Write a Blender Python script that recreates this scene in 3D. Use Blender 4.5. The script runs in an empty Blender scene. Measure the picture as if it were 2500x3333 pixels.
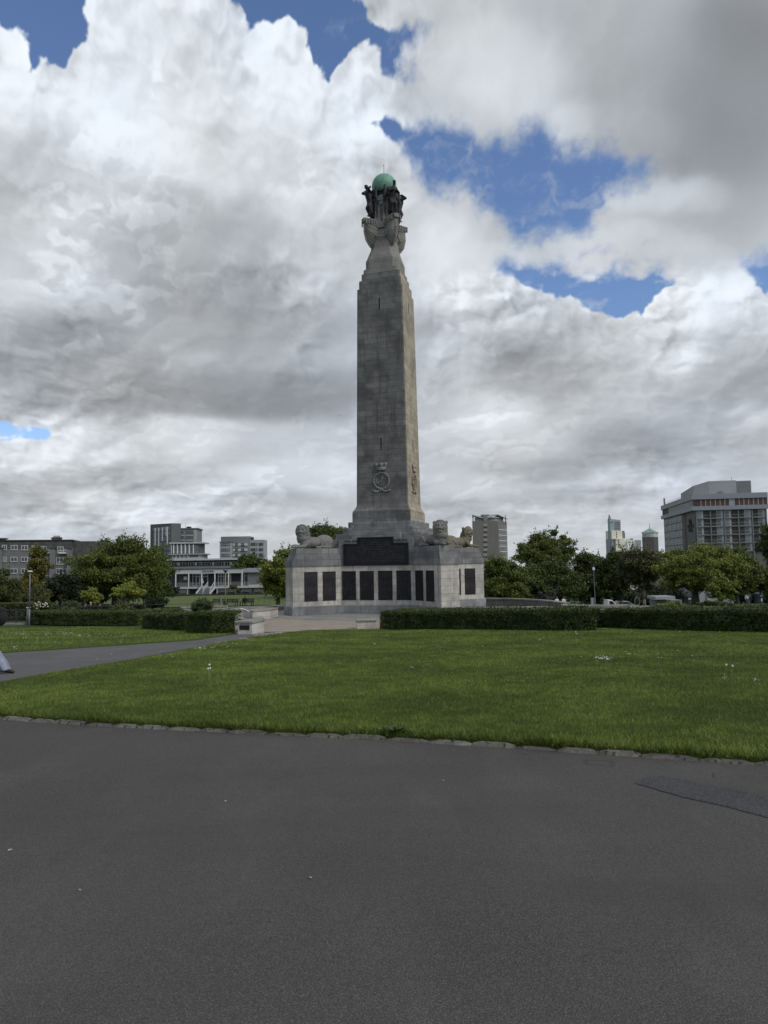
import bpy, bmesh, math, random, time
import numpy as np
from math import radians, sin, cos, pi, sqrt, hypot, atan2
from mathutils import Vector, Matrix
from mathutils.geometry import delaunay_2d_cdt
T0 = time.time()
random.seed(5); RS = np.random.RandomState(11)
SC = bpy.context.scene
COL = SC.collection

# ------------------------------------------------------------------ camera
F, PITCH, ROLL, EYE = 2311.0, radians(4.05), radians(0.92), 1.6
_f = Vector((0, cos(PITCH), sin(PITCH))); _r = Vector((1, 0, 0)); _u = _r.cross(_f)
CR = cos(ROLL)*_r - sin(ROLL)*_u; CU = sin(ROLL)*_r + cos(ROLL)*_u; CF = _f
cd = bpy.data.cameras.new('camera'); cam = bpy.data.objects.new('camera', cd); COL.objects.link(cam)
cd.sensor_fit = 'VERTICAL'; cd.sensor_height = 36.0; cd.sensor_width = 27.0
cd.lens = F/3333.0*36.0; cd.clip_end = 6000; cd.clip_start = 0.1
M = Matrix((CR, CU, -CF)).transposed().to_4x4(); M.translation = Vector((0, 0, EYE))
cam.matrix_world = M
SC.camera = cam
SC.view_settings.view_transform = 'Standard'; SC.view_settings.look = 'None'
SC.view_settings.exposure = 0.0; SC.view_settings.gamma = 1.0; SC.view_settings.use_curve_mapping = False
SC.cycles.max_bounces = 6; SC.cycles.diffuse_bounces = 3; SC.cycles.glossy_bounces = 2
SC.cycles.transmission_bounces = 3; SC.cycles.transparent_max_bounces = 4
SC.cycles.use_denoising = True

# ------------------------------------------------------------------ world: Nishita sky behind a layer of broken cloud
SUN_AZ, SUN_EL = radians(126), radians(42)      # behind the photographer, a little to the right
SKY_F=2311.; 
def _lat(seed,n=256):
    g=np.random.RandomState(seed); a=g.rand(n,n)*2*np.pi
    return np.cos(a).astype(np.float32),np.sin(a).astype(np.float32)
_GX,_GY=_lat(7)
def perlin(x,y,s=0):
    x=x+s*17.31; y=y+s*9.73
    xi=np.floor(x).astype(np.int32); yi=np.floor(y).astype(np.int32)
    xf=(x-xi).astype(np.float32); yf=(y-yi).astype(np.float32)
    u=xf*xf*xf*(xf*(xf*6-15)+10); v=yf*yf*yf*(yf*(yf*6-15)+10)
    def g(i,j,dx,dy):
        a=(xi+i)&255; b=(yi+j)&255
        return _GX[a,b]*dx+_GY[a,b]*dy
    n00=g(0,0,xf,yf); n10=g(1,0,xf-1,yf); n01=g(0,1,xf,yf-1); n11=g(1,1,xf-1,yf-1)
    a=n00+u*(n10-n00); b=n01+u*(n11-n01)
    return (a+v*(b-a))*1.5
def fbm(x,y,o,s=0,bil=False,gain=.5):
    t=0;a=1;n=0
    for i in range(o):
        p=perlin(x,y,s+i*3)
        if bil: p=2.5*np.abs(p)-1
        t=t+a*p; n+=a; a*=gain; x=x*2.03+.37; y=y*2.03+.71
    return t/n
def worley(x,y):
    xi=np.floor(x).astype(np.int32); yi=np.floor(y).astype(np.int32); fx=x-xi; fy=y-yi
    num=0.; 
    for i in (-1,0,1):
        for j in (-1,0,1):
            a=(xi+i)&255; b=(yi+j)&255
            dx=i+.5+.42*_GX[a,b]-fx; dy=j+.5+.42*_GY[a,b]-fy
            num=num+np.exp(-9.*(dx*dx+dy*dy))
    return np.clip(1+np.log(num+1e-9)/9.*1.6,0,1)   # smooth dome at every cell point
def cauli(x,y,o=4):
    t=0;a=1;n=0
    for i in range(o):
        t=t+a*worley(x+i*13.7,y+i*7.1); n+=a; a*=.46; x=x*2.17; y=y*2.17
    return t/n
BLUE=[[(0,90),(45,113),(72,150),(83,226),(98,211),(113,181),(188,196),(226,151),(271,128),(279,90),(252,45),(275,-60),(-100,-100)],
[(690,-40),(761,45),(799,98),(806,190),(815,120),(867,83),(912,79),(957,87),(1002,136),(1013,188),(1032,226),(1078,279),(1108,226),(1175,173),(1243,151),(1265,240),(1290,235),(1290,150),(1330,90),(1250,90),(1190,70),(1155,-40)],
[(1250,399),(1423,422),(1627,490),(1732,430),(1777,490),(1853,520),(1966,512),(1990,545),(2090,560),(2050,590),(1966,618),(1928,663),(1913,701),(1777,731),(1680,769),(1642,693),(1589,625),(1499,580),(1401,595),(1363,573),(1348,512),(1295,460),(1250,445),(1215,420)],
[(1640,880),(1732,945),(1808,960),(1875,968),(1928,998),(1973,1013),(2049,1005),(2086,1058),(2101,1005),(2154,953),(2200,915),(2139,890),(2034,905),(1950,880),(1890,880)],
[(2430,870),(2500,965),(2560,860)],
[(-80,1345),(45,1358),(150,1378),(175,1395),(115,1428),(-80,1430)]]
SPL=[(450,120,240,210,240),(330,330,200,160,240),(480,400,160,150,235),(700,150,150,150,215),(900,190,100,140,248),(1000,330,110,110,242),(1100,420,80,60,245),(1180,300,90,120,220),(850,430,110,100,218),(1030,600,90,90,214),(120,300,120,100,232),(60,170,60,80,235),
(680,270,110,70,198),(800,310,50,90,185),(740,520,80,80,200),(80,560,200,110,180),(300,700,230,90,194),(620,760,220,110,158),(560,850,100,60,162),(100,880,150,70,192),(200,1150,260,120,143),(700,960,230,90,142),(400,1250,280,70,142),(820,1100,240,80,152),(850,1275,300,65,132),(560,1200,60,40,172),(650,1165,60,20,180),(660,1420,120,45,210),(540,1375,60,25,205),(930,1440,180,55,184),(230,1460,150,70,222),(60,1500,120,50,196),(300,1555,220,40,158),(60,1590,150,25,160),(100,1650,200,22,172),(1000,1540,140,45,205),(1070,1530,60,30,228),(860,1620,150,25,158),(400,1640,220,35,200),(700,1610,100,25,200),(1000,1680,150,20,180),
(1650,210,180,120,208),(1400,200,130,100,190),(1850,410,100,70,198),(1450,350,100,60,182),(2050,130,280,180,158),(2350,330,250,270,128),(2450,120,150,150,124),(2100,420,150,80,160),(2150,640,180,45,200),(2000,790,160,50,198),(1430,810,70,90,222),(1600,860,110,60,205),(2200,830,180,50,190),(2420,930,110,60,238),(2230,980,110,60,230),(2200,1180,70,60,222),(1520,950,130,60,205),(1720,1020,160,50,188),(1750,1180,180,80,150),(1950,1080,150,50,168),(1400,1150,100,100,170),(2350,1230,200,80,158),(1590,1340,100,50,200),(1540,1420,100,40,190),(1720,1460,160,50,188),(2030,1450,200,60,142),(2300,1420,150,50,160),(1800,1520,180,35,150),(2080,1545,130,32,200),(2350,1540,150,40,178),(1550,1570,110,30,190),(1450,1650,200,30,165),(1900,1620,200,25,162),(2300,1640,200,30,180)]
def sdpoly(x,y,poly):
    d=np.full(x.shape,1e9,np.float32); ins=np.zeros(x.shape,bool)
    n=len(poly)
    for i in range(n):
        ax,ay=poly[i]; bx,by=poly[(i+1)%n]
        ex,ey=bx-ax,by-ay
        t=np.clip(((x-ax)*ex+(y-ay)*ey)/(ex*ex+ey*ey),0,1)
        d=np.minimum(d,np.hypot(x-ax-t*ex,y-ay-t*ey))
        c=((ay>y)!=(by>y))&(x<ex*(y-ay)/(ey if ey else 1e-9)+ax)
        ins^=c
    return np.where(ins,d,-d)
def ss(a,b,x):
    t=np.clip((x-a)/(b-a),0,1); return t*t*(3-2*t)
def front(az,el,P=PITCH,R=ROLL):
    """az,el radians arrays -> cover, brightness(0..1 display), warm"""
    dx=np.sin(az)*np.cos(el); dy=np.cos(az)*np.cos(el); dz=np.sin(el)
    fw=dy*cos(P)+dz*sin(P); up=-dy*sin(P)+dz*cos(P); rt=dx
    r2=cos(R)*rt-sin(R)*up; u2=sin(R)*rt+cos(R)*up
    fw=np.maximum(fw,.05)
    px=1250+SKY_F*r2/fw; py=1666-SKY_F*u2/fw
    e=np.degrees(el)
    qx=np.degrees(az)/10.; g=1.9*np.log1p(np.maximum(e,-1.)/9.+.15)*1.35+e*.035
    qx=qx.astype(np.float32); g=g.astype(np.float32)
    w1=fbm(qx*1.1,g*1.1,5,1); w2=fbm(qx*1.1,g*1.1,5,2)
    w3=fbm(qx*4,g*4,4,5); w4=fbm(qx*4,g*4,4,6)
    k=np.clip((1850-py)/900,.25,1)
    X=px+w1*70*k+w3*26*k; Y=py+w2*60*k+w4*24*k
    cov=np.full(px.shape,-1e9,np.float32)
    for p in BLUE: cov=np.maximum(cov,sdpoly(X,Y,p))
    bil=fbm(qx*2.6,g*2.6,7,11,True,.55)+.42
    fine=fbm(qx*7,g*7,6,21,False,.6)
    sd=-cov   # + inside cloud
    # soft wispy edges on the right half, crisp on the left
    soft=ss(1180,1500,px)*(1-ss(800,950,py))
    wisp=fbm(qx*1.6+w3*.5,g*3.+w4*.5,6,67,False,.6)
    cx_=qx*1.9+w3*.16+w1*.2; cy_=g*2.2+w4*.16+w2*.2
    ca=cauli(cx_,cy_); cb=cauli(cx_+.07,cy_-.10)
    a=sd-4-16*soft+(ca-.6)*60*(1-soft)+bil*26+fine*20*(1+soft*.6)+soft*wisp*70
    cover=ss(-6-soft*40,10+soft*55,a)
    veil=ss(.0,.55,fbm(qx*2.2+w3*.6,g*4.+w4*.5,6,77,False,.62))*.38*ss(900,1300,px)
    cover=np.clip(np.maximum(cover,veil),0,1)
    # brightness
    num=np.full(px.shape,182*.10,np.float32); den=np.full(px.shape,.10,np.float32)
    for (cx,cy,rx,ry,v) in SPL:
        wgt=np.exp(-(((X-cx)/rx)**2+((Y-cy)/ry)**2)*1.45)
        num+=wgt*v; den+=wgt
    B=num/den
    B=B+13
    B=np.where(B>208,208+(B-208)*.5,B)
    # billow relief : light from upper left
    def H(qx,qy):
        return fbm(qx*1.15+w3*.08,qy*1.15+w4*.08,7,31,True,.5)
    h=H(qx,g); hs=H(qx+.05,g-.075)
    rel=(h-hs)
    m=fbm(qx*1.3,g*1.3,5,41,False,.42)
    puff=ss(-.2,.5,fbm(qx*.75+3,g*.75,3,61))
    near=np.exp(-np.maximum(sd,0)/190.)
    crisp=(.08+.42*puff*puff+.85*near)*(1-.75*soft)*(1-.7*ss(2050,2350,px)*(1-ss(700,850,py)))
    B=B+ (ca-cb)*130*crisp*(1-soft)+(ca-.6)*26*crisp
    B=B+ rel*40*crisp + m*11 + (h+.4)*22*crisp
    for sc,sd_,amp in ((.62,101,34),(1.15,111,17),(2.1,121,4)):
        f=fbm(qx*sc+w3*.05,g*sc*1.25+w4*.05,6,sd_,True,.46)+.40
        up=fbm(qx*sc+w3*.10-.03,g*sc*1.25+w4*.10+.07,4,sd_,True,.5)+.40
        lay=ss(-.03,.16,f)*np.exp(-np.maximum(f,0)*3.2)*ss(-.02,.10,f-up+.05)
        gate=ss(-.15,.35,fbm(qx*.5+7,g*.8+sc,3,131))
        if sc>.7: gate=np.maximum(gate,.8*ss(1100,1400,py))
        B=B+amp*lay*gate*(1-.8*soft)*(1-.85*ss(2000,2300,px)*(1-ss(700,850,py)))
    B=B-4
    rim=np.exp(-np.maximum(a,0)/34.)*(1-soft)
    B=B+rim*16
    B=np.where(B>226,226+20*(1-np.exp(-(B-226)/20)),B)
    warm=np.clip(.5+.5*fbm(qx*.7,g*.7,2,51)*1.3,0,1)
    return cover,np.clip(B,110,252)/255.,warm

def build_world():
    W, H = 6144, 3072
    R = np.zeros((H, W), np.float32); G = np.full((H, W), .3, np.float32); Bc = np.full((H, W), .5, np.float32)
    # the rest of the sky, coarse
    k = 8; w, h = W//k, H//k
    u = (np.arange(w)+.5)/w; v = (np.arange(h)+.5)/h
    az = (u-.25)*2*pi; el = (v-.5)*pi
    AZ, EL = np.meshgrid(az, el)
    ez = np.maximum(np.sin(EL), 0)+.12
    qx = (np.sin(AZ)*np.cos(EL)/ez*1.1).astype(np.float32); qy = (np.cos(AZ)*np.cos(EL)/ez*1.1).astype(np.float32)
    n = fbm(qx, qy, 5, 71); m = fbm(qx*1.7, qy*1.7, 5, 81)
    cov = ss(-.25, -.05, n)
    sd = np.sin(EL)*sin(SUN_EL)+np.cos(EL)*cos(SUN_EL)*np.cos(AZ-SUN_AZ)
    br = .74+.16*m+.26*np.exp((sd-1)*3.0)
    gr = (EL < 0)
    cov[gr] = 1; br[gr] = .28
    rep = lambda a: np.repeat(np.repeat(a, k, 0), k, 1)
    R[:] = rep(cov); G[:] = rep(np.clip(br, .1, 1)); Bc[:] = .5
    # the part ahead, fine
    u0, u1 = int((.25-46/360)*W), int((.25+46/360)*W); v0, v1 = int((.5-3/180)*H), int((.5+63/180)*H)
    az = ((np.arange(u0, u1)+.5)/W-.25)*2*pi; el = ((np.arange(v0, v1)+.5)/H-.5)*pi
    AZ, EL = np.meshgrid(az, el)
    c, b, wm = front(AZ, EL)
    R[v0:v1, u0:u1] = c; G[v0:v1, u0:u1] = b; Bc[v0:v1, u0:u1] = wm
    img = bpy.data.images.new('cloud_layer', W, H, alpha=False, float_buffer=False)
    img.colorspace_settings.name = 'Non-Color'
    px = np.ones((H, W, 4), np.float32); px[..., 0] = R; px[..., 1] = G; px[..., 2] = Bc
    img.pixels.foreach_set(px.ravel()); img.update(); img.pack()
    wd = bpy.data.worlds.new('World'); SC.world = wd; wd.use_nodes = True
    nt = wd.node_tree; N = nt.nodes; L = nt.links
    bg = N['Background']; bg.inputs['Strength'].default_value = 0.1
    sky = N.new('ShaderNodeTexSky'); sky.sky_type = 'NISHITA'; sky.sun_disc = False
    sky.sun_elevation = SUN_EL; sky.sun_rotation = SUN_AZ; sky.altitude = 30; sky.dust_density = .3; sky.ozone_density = 2.2
    env = N.new('ShaderNodeTexEnvironment'); env.image = img; env.interpolation = 'Cubic'
    tc = N.new('ShaderNodeTexCoord'); L.new(tc.outputs['Generated'], env.inputs['Vector'])
    sep = N.new('ShaderNodeSeparateColor'); L.new(env.outputs['Color'], sep.inputs[0])
    pw = N.new('ShaderNodeMath'); pw.operation = 'POWER'; pw.inputs[1].default_value = 2.25; L.new(sep.outputs[1], pw.inputs[0])
    mu = N.new('ShaderNodeMath'); mu.operation = 'MULTIPLY'; mu.inputs[1].default_value = CLOUDGAIN*10; L.new(pw.outputs[0], mu.inputs[0])
    tint = N.new('ShaderNodeMix'); tint.data_type = 'RGBA'; L.new(sep.outputs[2], tint.inputs['Factor'])
    tint.inputs['A'].default_value = (.85, .935, 1.05, 1); tint.inputs['B'].default_value = (.95, .98, 1.0, 1)
    sc = N.new('ShaderNodeVectorMath'); sc.operation = 'SCALE'; L.new(tint.outputs['Result'], sc.inputs[0]); L.new(mu.outputs[0], sc.inputs['Scale'])
    sk = N.new('ShaderNodeMix'); sk.data_type = 'RGBA'; sk.blend_type = 'MULTIPLY'; sk.inputs['Factor'].default_value = 1
    L.new(sky.outputs[0], sk.inputs['A']); sk.inputs['B'].default_value = (SKYGAIN[0], SKYGAIN[1], SKYGAIN[2], 1)
    mx = N.new('ShaderNodeMix'); mx.data_type = 'RGBA'; L.new(sep.outputs[0], mx.inputs['Factor'])
    L.new(sk.outputs['Result'], mx.inputs['A']); L.new(sc.outputs[0], mx.inputs['B'])
    L.new(mx.outputs['Result'], bg.inputs['Color'])
CLOUDGAIN = 1.12; SKYGAIN = (1.18, 1.25, 1.42)
build_world()
sl = bpy.data.lights.new('sun', 'SUN'); so = bpy.data.objects.new('sun', sl); COL.objects.link(so)
sl.energy = 1.5; sl.angle = radians(18); sl.color = (1, .95, .88)     # sun veiled by cloud
sdir = Vector((sin(SUN_AZ)*cos(SUN_EL), cos(SUN_AZ)*cos(SUN_EL), sin(SUN_EL)))
so.rotation_euler = sdir.to_track_quat('Z', 'Y').to_euler(); so.location = (20, -20, 40)

# ------------------------------------------------------------------ helpers
def ray(px, py): return CF + CR*((px-1250)/F) + CU*((1666.5-py)/F)
def at(px, py, Y):
    d = ray(px, py); t = Y/d.y; return (d.x*t, EYE+d.z*t)
def lerp(a, b, t): return a+(b-a)*t
def sst(a, b, x):
    t = min(1, max(0, (x-a)/(b-a))); return t*t*(3-2*t)
PROF = [(-400, 0), (0, 0), (5, -.02), (10, -.22), (15, -.50), (28, -1.18), (38, -1.78), (46, -2.2), (60, -2.28), (64, -2.6), (70, -3.1), (80, -3.8), (92, -4.4), (119, -6.5), (256, -15.6), (400, -23), (1000, -40), (4000, -70)]
_px = np.array([p[0] for p in PROF], float); _pz = np.array([p[1] for p in PROF])
def Tn(x, y):
    x = np.asarray(x, float); y = np.asarray(y, float)
    z = sum(np.interp(y+o*1.0, _px, _pz) for o in (-1.5, -.75, 0, .75, 1.5))/5
    w = np.clip((6-x)/10, 0, 1); w = w*w*(3-2*w)
    far = np.clip((y-150)/60, 0, 1)
    z2 = np.maximum(z, -4.0-11*far)
    return z+(z2-z)*w
def T(x, y): return float(Tn(x, y))
def hit(px, py):
    d = ray(px, py); lo = 1.0; t = 1.0; prev = 1.0
    for i in range(4000):
        p = d*t
        if EYE+p.z < T(p.x, p.y): break
        prev = t; t *= 1.01
        if t > 3000: break
    lo, hi = prev, t
    for _ in range(30):
        m = (lo+hi)/2; p = d*m
        if EYE+p.z < T(p.x, p.y): hi = m
        else: lo = m
    p = d*hi
    return (p.x, p.y)

def tag(o, label=None, cat=None, group=None, kind=None):
    if label: o['label'] = label
    if cat: o['category'] = cat
    if group: o['group'] = group
    if kind: o['kind'] = kind
    return o
def thing(name, label, cat, loc=(0, 0, 0), rz=0, group=None, parent=None):
    o = bpy.data.objects.new(name, None); COL.objects.link(o); o.location = loc; o.rotation_euler = (0, 0, rz)
    o.empty_display_size = .3
    if parent: o.parent = parent
    return tag(o, label, cat, group)
def copy_tree(o, parent=None):
    c = o.copy(); COL.objects.link(c)
    if parent is not None: c.parent = parent
    for ch in [x for x in bpy.data.objects if x.parent is o and x is not c]: copy_tree(ch, c)
    return c
class MB:
    def __init__(s): s.v = []; s.f = []; s.mi = []
    def add(s, vs, fs, mi=0):
        o = len(s.v); s.v += [tuple(p) for p in vs]; s.f += [tuple(i+o for i in f) for f in fs]; s.mi += [mi]*len(fs); return s
    def box(s, x0, y0, z0, x1, y1, z1, mi=0, xf=None):
        P = [(x0, y0, z0), (x1, y0, z0), (x1, y1, z0), (x0, y1, z0), (x0, y0, z1), (x1, y0, z1), (x1, y1, z1), (x0, y1, z1)]
        if xf: P = [xf(p) for p in P]
        return s.add(P, [(0, 3, 2, 1), (4, 5, 6, 7), (0, 1, 5, 4), (1, 2, 6, 5), (2, 3, 7, 6), (3, 0, 4, 7)], mi)
    def rings(s, rs, mi=0, cap=(True, True)):
        n = len(rs[0]); vs = [p for r in rs for p in r]; fs = []
        for k in range(len(rs)-1):
            for i in range(n):
                j = (i+1) % n; fs.append((k*n+i, k*n+j, (k+1)*n+j, (k+1)*n+i))
        if cap[0]: fs.append(tuple(range(n-1, -1, -1)))
        if cap[1]: fs.append(tuple((len(rs)-1)*n+i for i in range(n)))
        return s.add(vs, fs, mi)
    def tube(s, p0, p1, r0, r1=None, n=8, mi=0, cap=True):
        r1 = r0 if r1 is None else r1
        p0 = Vector(p0); p1 = Vector(p1); d = (p1-p0)
        if d.length < 1e-6: return s
        d.normalize(); a = d.orthogonal().normalized(); b = d.cross(a)
        R = [[p+(a*cos(2*pi*i/n)+b*sin(2*pi*i/n))*r for i in range(n)] for p, r in ((p0, r0), (p1, r1))]
        return s.rings(R, mi, (cap, cap))
    def path(s, pts, rad, n=8, mi=0, closed=False):
        for i in range(len(pts)-(0 if closed else 1)):
            r0 = rad[i] if isinstance(rad, (list, tuple)) else rad; r1 = rad[(i+1) % len(pts)] if isinstance(rad, (list, tuple)) else rad
            s.tube(pts[i], pts[(i+1) % len(pts)], r0, r1, n, mi)
        return s
    def ball(s, c, r, n=12, m=8, mi=0, xf=None):
        if not isinstance(r, (tuple, list)): r = (r, r, r)
        vs = [(0, 0, -1)]
        for j in range(1, m):
            t = -pi/2+pi*j/m
            vs += [(cos(t)*cos(2*pi*i/n), cos(t)*sin(2*pi*i/n), sin(t)) for i in range(n)]
        vs.append((0, 0, 1)); fs = [(0, 1+(i+1) % n, 1+i) for i in range(n)]
        for j in range(m-2):
            for i in range(n): a = 1+j*n+i; b = 1+j*n+(i+1) % n; fs.append((a, b, b+n, a+n))
        l = len(vs)-1; k = 1+(m-2)*n; fs += [(l, k+i, k+(i+1) % n) for i in range(n)]
        P = [Vector((x*r[0], y*r[1], z*r[2])) for x, y, z in vs]
        if xf is not None: P = [xf @ p for p in P]
        return s.add([p+Vector(c) for p in P], fs, mi)
    def build(s, name, mats, parent=None, smooth=False, bevel=0):
        me = bpy.data.meshes.new(name); me.from_pydata(s.v, [], s.f)
        if not isinstance(mats, (list, tuple)): mats = [mats]
        for m in mats: me.materials.append(m)
        me.polygons.foreach_set('material_index', s.mi)
        if smooth: me.polygons.foreach_set('use_smooth', [True]*len(s.f))
        me.update()
        if len(s.f) < 40000: auto_uv(me)
        o = bpy.data.objects.new(name, me); COL.objects.link(o)
        if parent: o.parent = parent
        if bevel:
            b = o.modifiers.new('b', 'BEVEL'); b.width = bevel; b.segments = 1; b.limit_method = 'ANGLE'
        return o
def auto_uv(me):
    uv = me.uv_layers.new(name='UV'); dat = np.zeros(len(me.loops)*2, np.float32)
    V = me.vertices
    for p in me.polygons:
        n = p.normal
        if abs(n.z) > .8: f = lambda c: (c.x, c.y)
        else:
            l = hypot(n.x, n.y); tx, ty = -n.y/l, n.x/l; f = lambda c: (c.x*tx+c.y*ty, c.z)
        for li in p.loop_indices:
            a = f(V[me.loops[li].vertex_index].co); dat[2*li] = a[0]; dat[2*li+1] = a[1]
    uv.data.foreach_set('uv', dat)
def np_mesh(name, V, faces_flat, nper, mats, parent=None, attr=None, smooth=False):
    """V (n,3); faces all with nper corners, flat index array"""
    me = bpy.data.meshes.new(name); nv = len(V); nf = len(faces_flat)//nper
    me.vertices.add(nv); me.vertices.foreach_set('co', np.asarray(V, np.float32).ravel())
    me.loops.add(nf*nper); me.loops.foreach_set('vertex_index', np.asarray(faces_flat, np.int32))
    me.polygons.add(nf); me.polygons.foreach_set('loop_start', np.arange(nf, dtype=np.int32)*nper)
    me.polygons.foreach_set('loop_total', np.full(nf, nper, np.int32))
    me.materials.append(mats)
    me.update(calc_edges=True)
    if smooth: me.polygons.foreach_set('use_smooth', [True]*nf)
    if attr is not None:
        a = me.attributes.new('tint', 'FLOAT', 'POINT'); a.data.foreach_set('value', np.asarray(attr, np.float32))
    o = bpy.data.objects.new(name, me); COL.objects.link(o)
    if parent: o.parent = parent
    return o
def organic(name, mat, balls, voxel, parent=None, smooth=4, cut=None):
    """one continuous skin grown over overlapping ellipsoids: balls = [(centre, radii, rotation matrix or None)]"""
    mb = MB()
    for b in balls:
        mb.ball(b[0], b[1], 14, 10, 0, b[2] if len(b) > 2 else None)
    me = bpy.data.meshes.new(name+'_raw'); me.from_pydata(mb.v, [], mb.f)
    o = bpy.data.objects.new(name, me); COL.objects.link(o)
    m = o.modifiers.new('r', 'REMESH'); m.mode = 'VOXEL'; m.voxel_size = voxel; m.use_smooth_shade = True
    if smooth:
        m = o.modifiers.new('s', 'SMOOTH'); m.factor = .5; m.iterations = smooth
    dg = bpy.context.evaluated_depsgraph_get(); dg.update()
    ev = o.evaluated_get(dg); nm = bpy.data.meshes.new_from_object(ev)
    o.modifiers.clear(); o.data = nm; nm.name = name; bpy.data.meshes.remove(me)
    nm.materials.clear(); nm.materials.append(mat)
    nm.polygons.foreach_set('use_smooth', [True]*len(nm.polygons))
    if parent: o.parent = parent
    return o
def limb(p0, p1, r0, r1):
    p0 = Vector(p0); p1 = Vector(p1); L = (p1-p0).length; n = max(2, int(L/(min(r0, r1)*.45))+1)
    return [(p0.lerp(p1, i/(n-1)), lerp(r0, r1, i/(n-1))) for i in range(n)]

# ------------------------------------------------------------------ materials
def newmat(name):
    m = bpy.data.materials.new(name); m.use_nodes = True; nt = m.node_tree
    return m, nt.nodes, nt.links, nt.nodes['Principled BSDF']
def mixc(N, L, fac, a, b, mode='MIX'):
    x = N.new('ShaderNodeMix'); x.data_type = 'RGBA'; x.blend_type = mode
    for s, v in (('Factor', fac), ('A', a), ('B', b)):
        if isinstance(v, (int, float)): x.inputs[s].default_value = v
        elif isinstance(v, tuple): x.inputs[s].default_value = v if len(v) == 4 else v+(1,)
        else: L.new(v, x.inputs[s])
    return x.outputs['Result']
def noise(N, L, vec, scale, det=4, rough=.55, dist=0):
    n = N.new('ShaderNodeTexNoise'); n.inputs['Scale'].default_value = scale; n.inputs['Detail'].default_value = det
    n.inputs['Roughness'].default_value = rough; n.inputs['Distortion'].default_value = dist; L.new(vec, n.inputs['Vector']); return n.outputs['Fac']
def ramp(N, L, v, a, b, c0=0., c1=1.):
    m = N.new('ShaderNodeMapRange'); m.inputs[1].default_value = a; m.inputs[2].default_value = b
    m.inputs[3].default_value = c0; m.inputs[4].default_value = c1; m.interpolation_type = 'SMOOTHSTEP'; L.new(v, m.inputs[0]); return m.outputs[0]
def mapping(N, L, vec, sc):
    m = N.new('ShaderNodeMapping'); m.inputs['Scale'].default_value = sc; L.new(vec, m.inputs['Vector']); return m.outputs[0]
def bump(N, L, B, h, s, dist=.02):
    b = N.new('ShaderNodeBump'); b.inputs['Strength'].default_value = s; b.inputs['Distance'].default_value = dist
    L.new(h, b.inputs['Height']); L.new(b.outputs[0], B.inputs['Normal'])
def plain(name, col, rough=.6, var=.25, scale=3, metal=0, bmp=0, spec=.5):
    m, N, L, B = newmat(name); tc = N.new('ShaderNodeTexCoord').outputs['Object']
    n = noise(N, L, tc, scale, 5); f = ramp(N, L, n, .3, .7)
    L.new(mixc(N, L, f, tuple(c*(1-var) for c in col), tuple(min(1, c*(1+var)) for c in col)), B.inputs['Base Color'])
    B.inputs['Roughness'].default_value = rough; B.inputs['Metallic'].default_value = metal
    B.inputs['Specular IOR Level'].default_value = spec
    if bmp: bump(N, L, B, noise(N, L, tc, scale*6, 4), bmp)
    return m
def stone(name, c1, c2, bw=1.25, bh=.42, mort=.5, stain=.5, scol=(.035, .036, .035), streak=.5, pale=0., spec=.25, lich=0.):
    m, N, L, B = newmat(name); t = N.new('ShaderNodeTexCoord'); ob = t.outputs['Object']; uv = t.outputs['UV']
    br = N.new('ShaderNodeTexBrick'); L.new(uv, br.inputs['Vector']); br.inputs['Scale'].default_value = 1
    br.inputs['Brick Width'].default_value = bw; br.inputs['Row Height'].default_value = bh; br.inputs['Mortar Size'].default_value = .013
    br.inputs['Mortar Smooth'].default_value = .3; br.inputs['Bias'].default_value = 0
    br.inputs['Color1'].default_value = c1+(1,); br.inputs['Color2'].default_value = c2+(1,)
    br.inputs['Mortar'].default_value = tuple((a+b)/2*mort for a, b in zip(c1, c2))+(1,)
    col = br.outputs['Color']
    big = ramp(N, L, noise(N, L, ob, .55, 6, .6), .38, .68)
    col = mixc(N, L, ramp(N, L, noise(N, L, ob, 2.2, 6, .65), .35, .75, 0, .45), col, tuple((a+b)*.33 for a, b in zip(c1, c2)))
    st = N.new('ShaderNodeMath'); st.operation = 'MULTIPLY'; st.inputs[1].default_value = stain; L.new(big, st.inputs[0])
    col = mixc(N, L, st.outputs[0], col, scol)
    sk = ramp(N, L, noise(N, L, mapping(N, L, ob, (3.2, 3.2, .22)), 1, 5, .6), .52, .75, 0, streak)
    col = mixc(N, L, sk, col, scol)
    pl = ramp(N, L, noise(N, L, ob, 5.5, 7, .7), .60, .72, 0, pale)
    col = mixc(N, L, pl, col, tuple(min(.6, a*1.9) for a in c2))
    if lich: col = mixc(N, L, ramp(N, L, noise(N, L, ob, 3.1, 6, .7), .5, .62, 0, lich), col, (.16, .13, .06))
    sp = ramp(N, L, noise(N, L, ob, 38, 3, .7), .3, .7, .8, 1.16)
    v = N.new('ShaderNodeVectorMath'); v.operation = 'SCALE'; L.new(col, v.inputs[0]); L.new(sp, v.inputs['Scale'])
    L.new(v.outputs[0], B.inputs['Base Color']); B.inputs['Roughness'].default_value = .9; B.inputs['Specular IOR Level'].default_value = spec
    h = N.new('ShaderNodeMath'); h.operation = 'MULTIPLY_ADD'; h.inputs[1].default_value = -.6; L.new(br.outputs['Fac'], h.inputs[0])
    L.new(noise(N, L, ob, 14, 6, .65), h.inputs[2]); bump(N, L, B, h.outputs[0], .7, .04)
    return m
def leafmat(name, dark, light, rough=.55):
    m, N, L, B = newmat(name); a = N.new('ShaderNodeAttribute'); a.attribute_name = 'tint'
    L.new(mixc(N, L, a.outputs['Fac'], dark, light), B.inputs['Base Color']); B.inputs['Roughness'].default_value = rough
    B.inputs['Specular IOR Level'].default_value = .3
    B.inputs['Subsurface Weight'].default_value = 0
    return m

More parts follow.
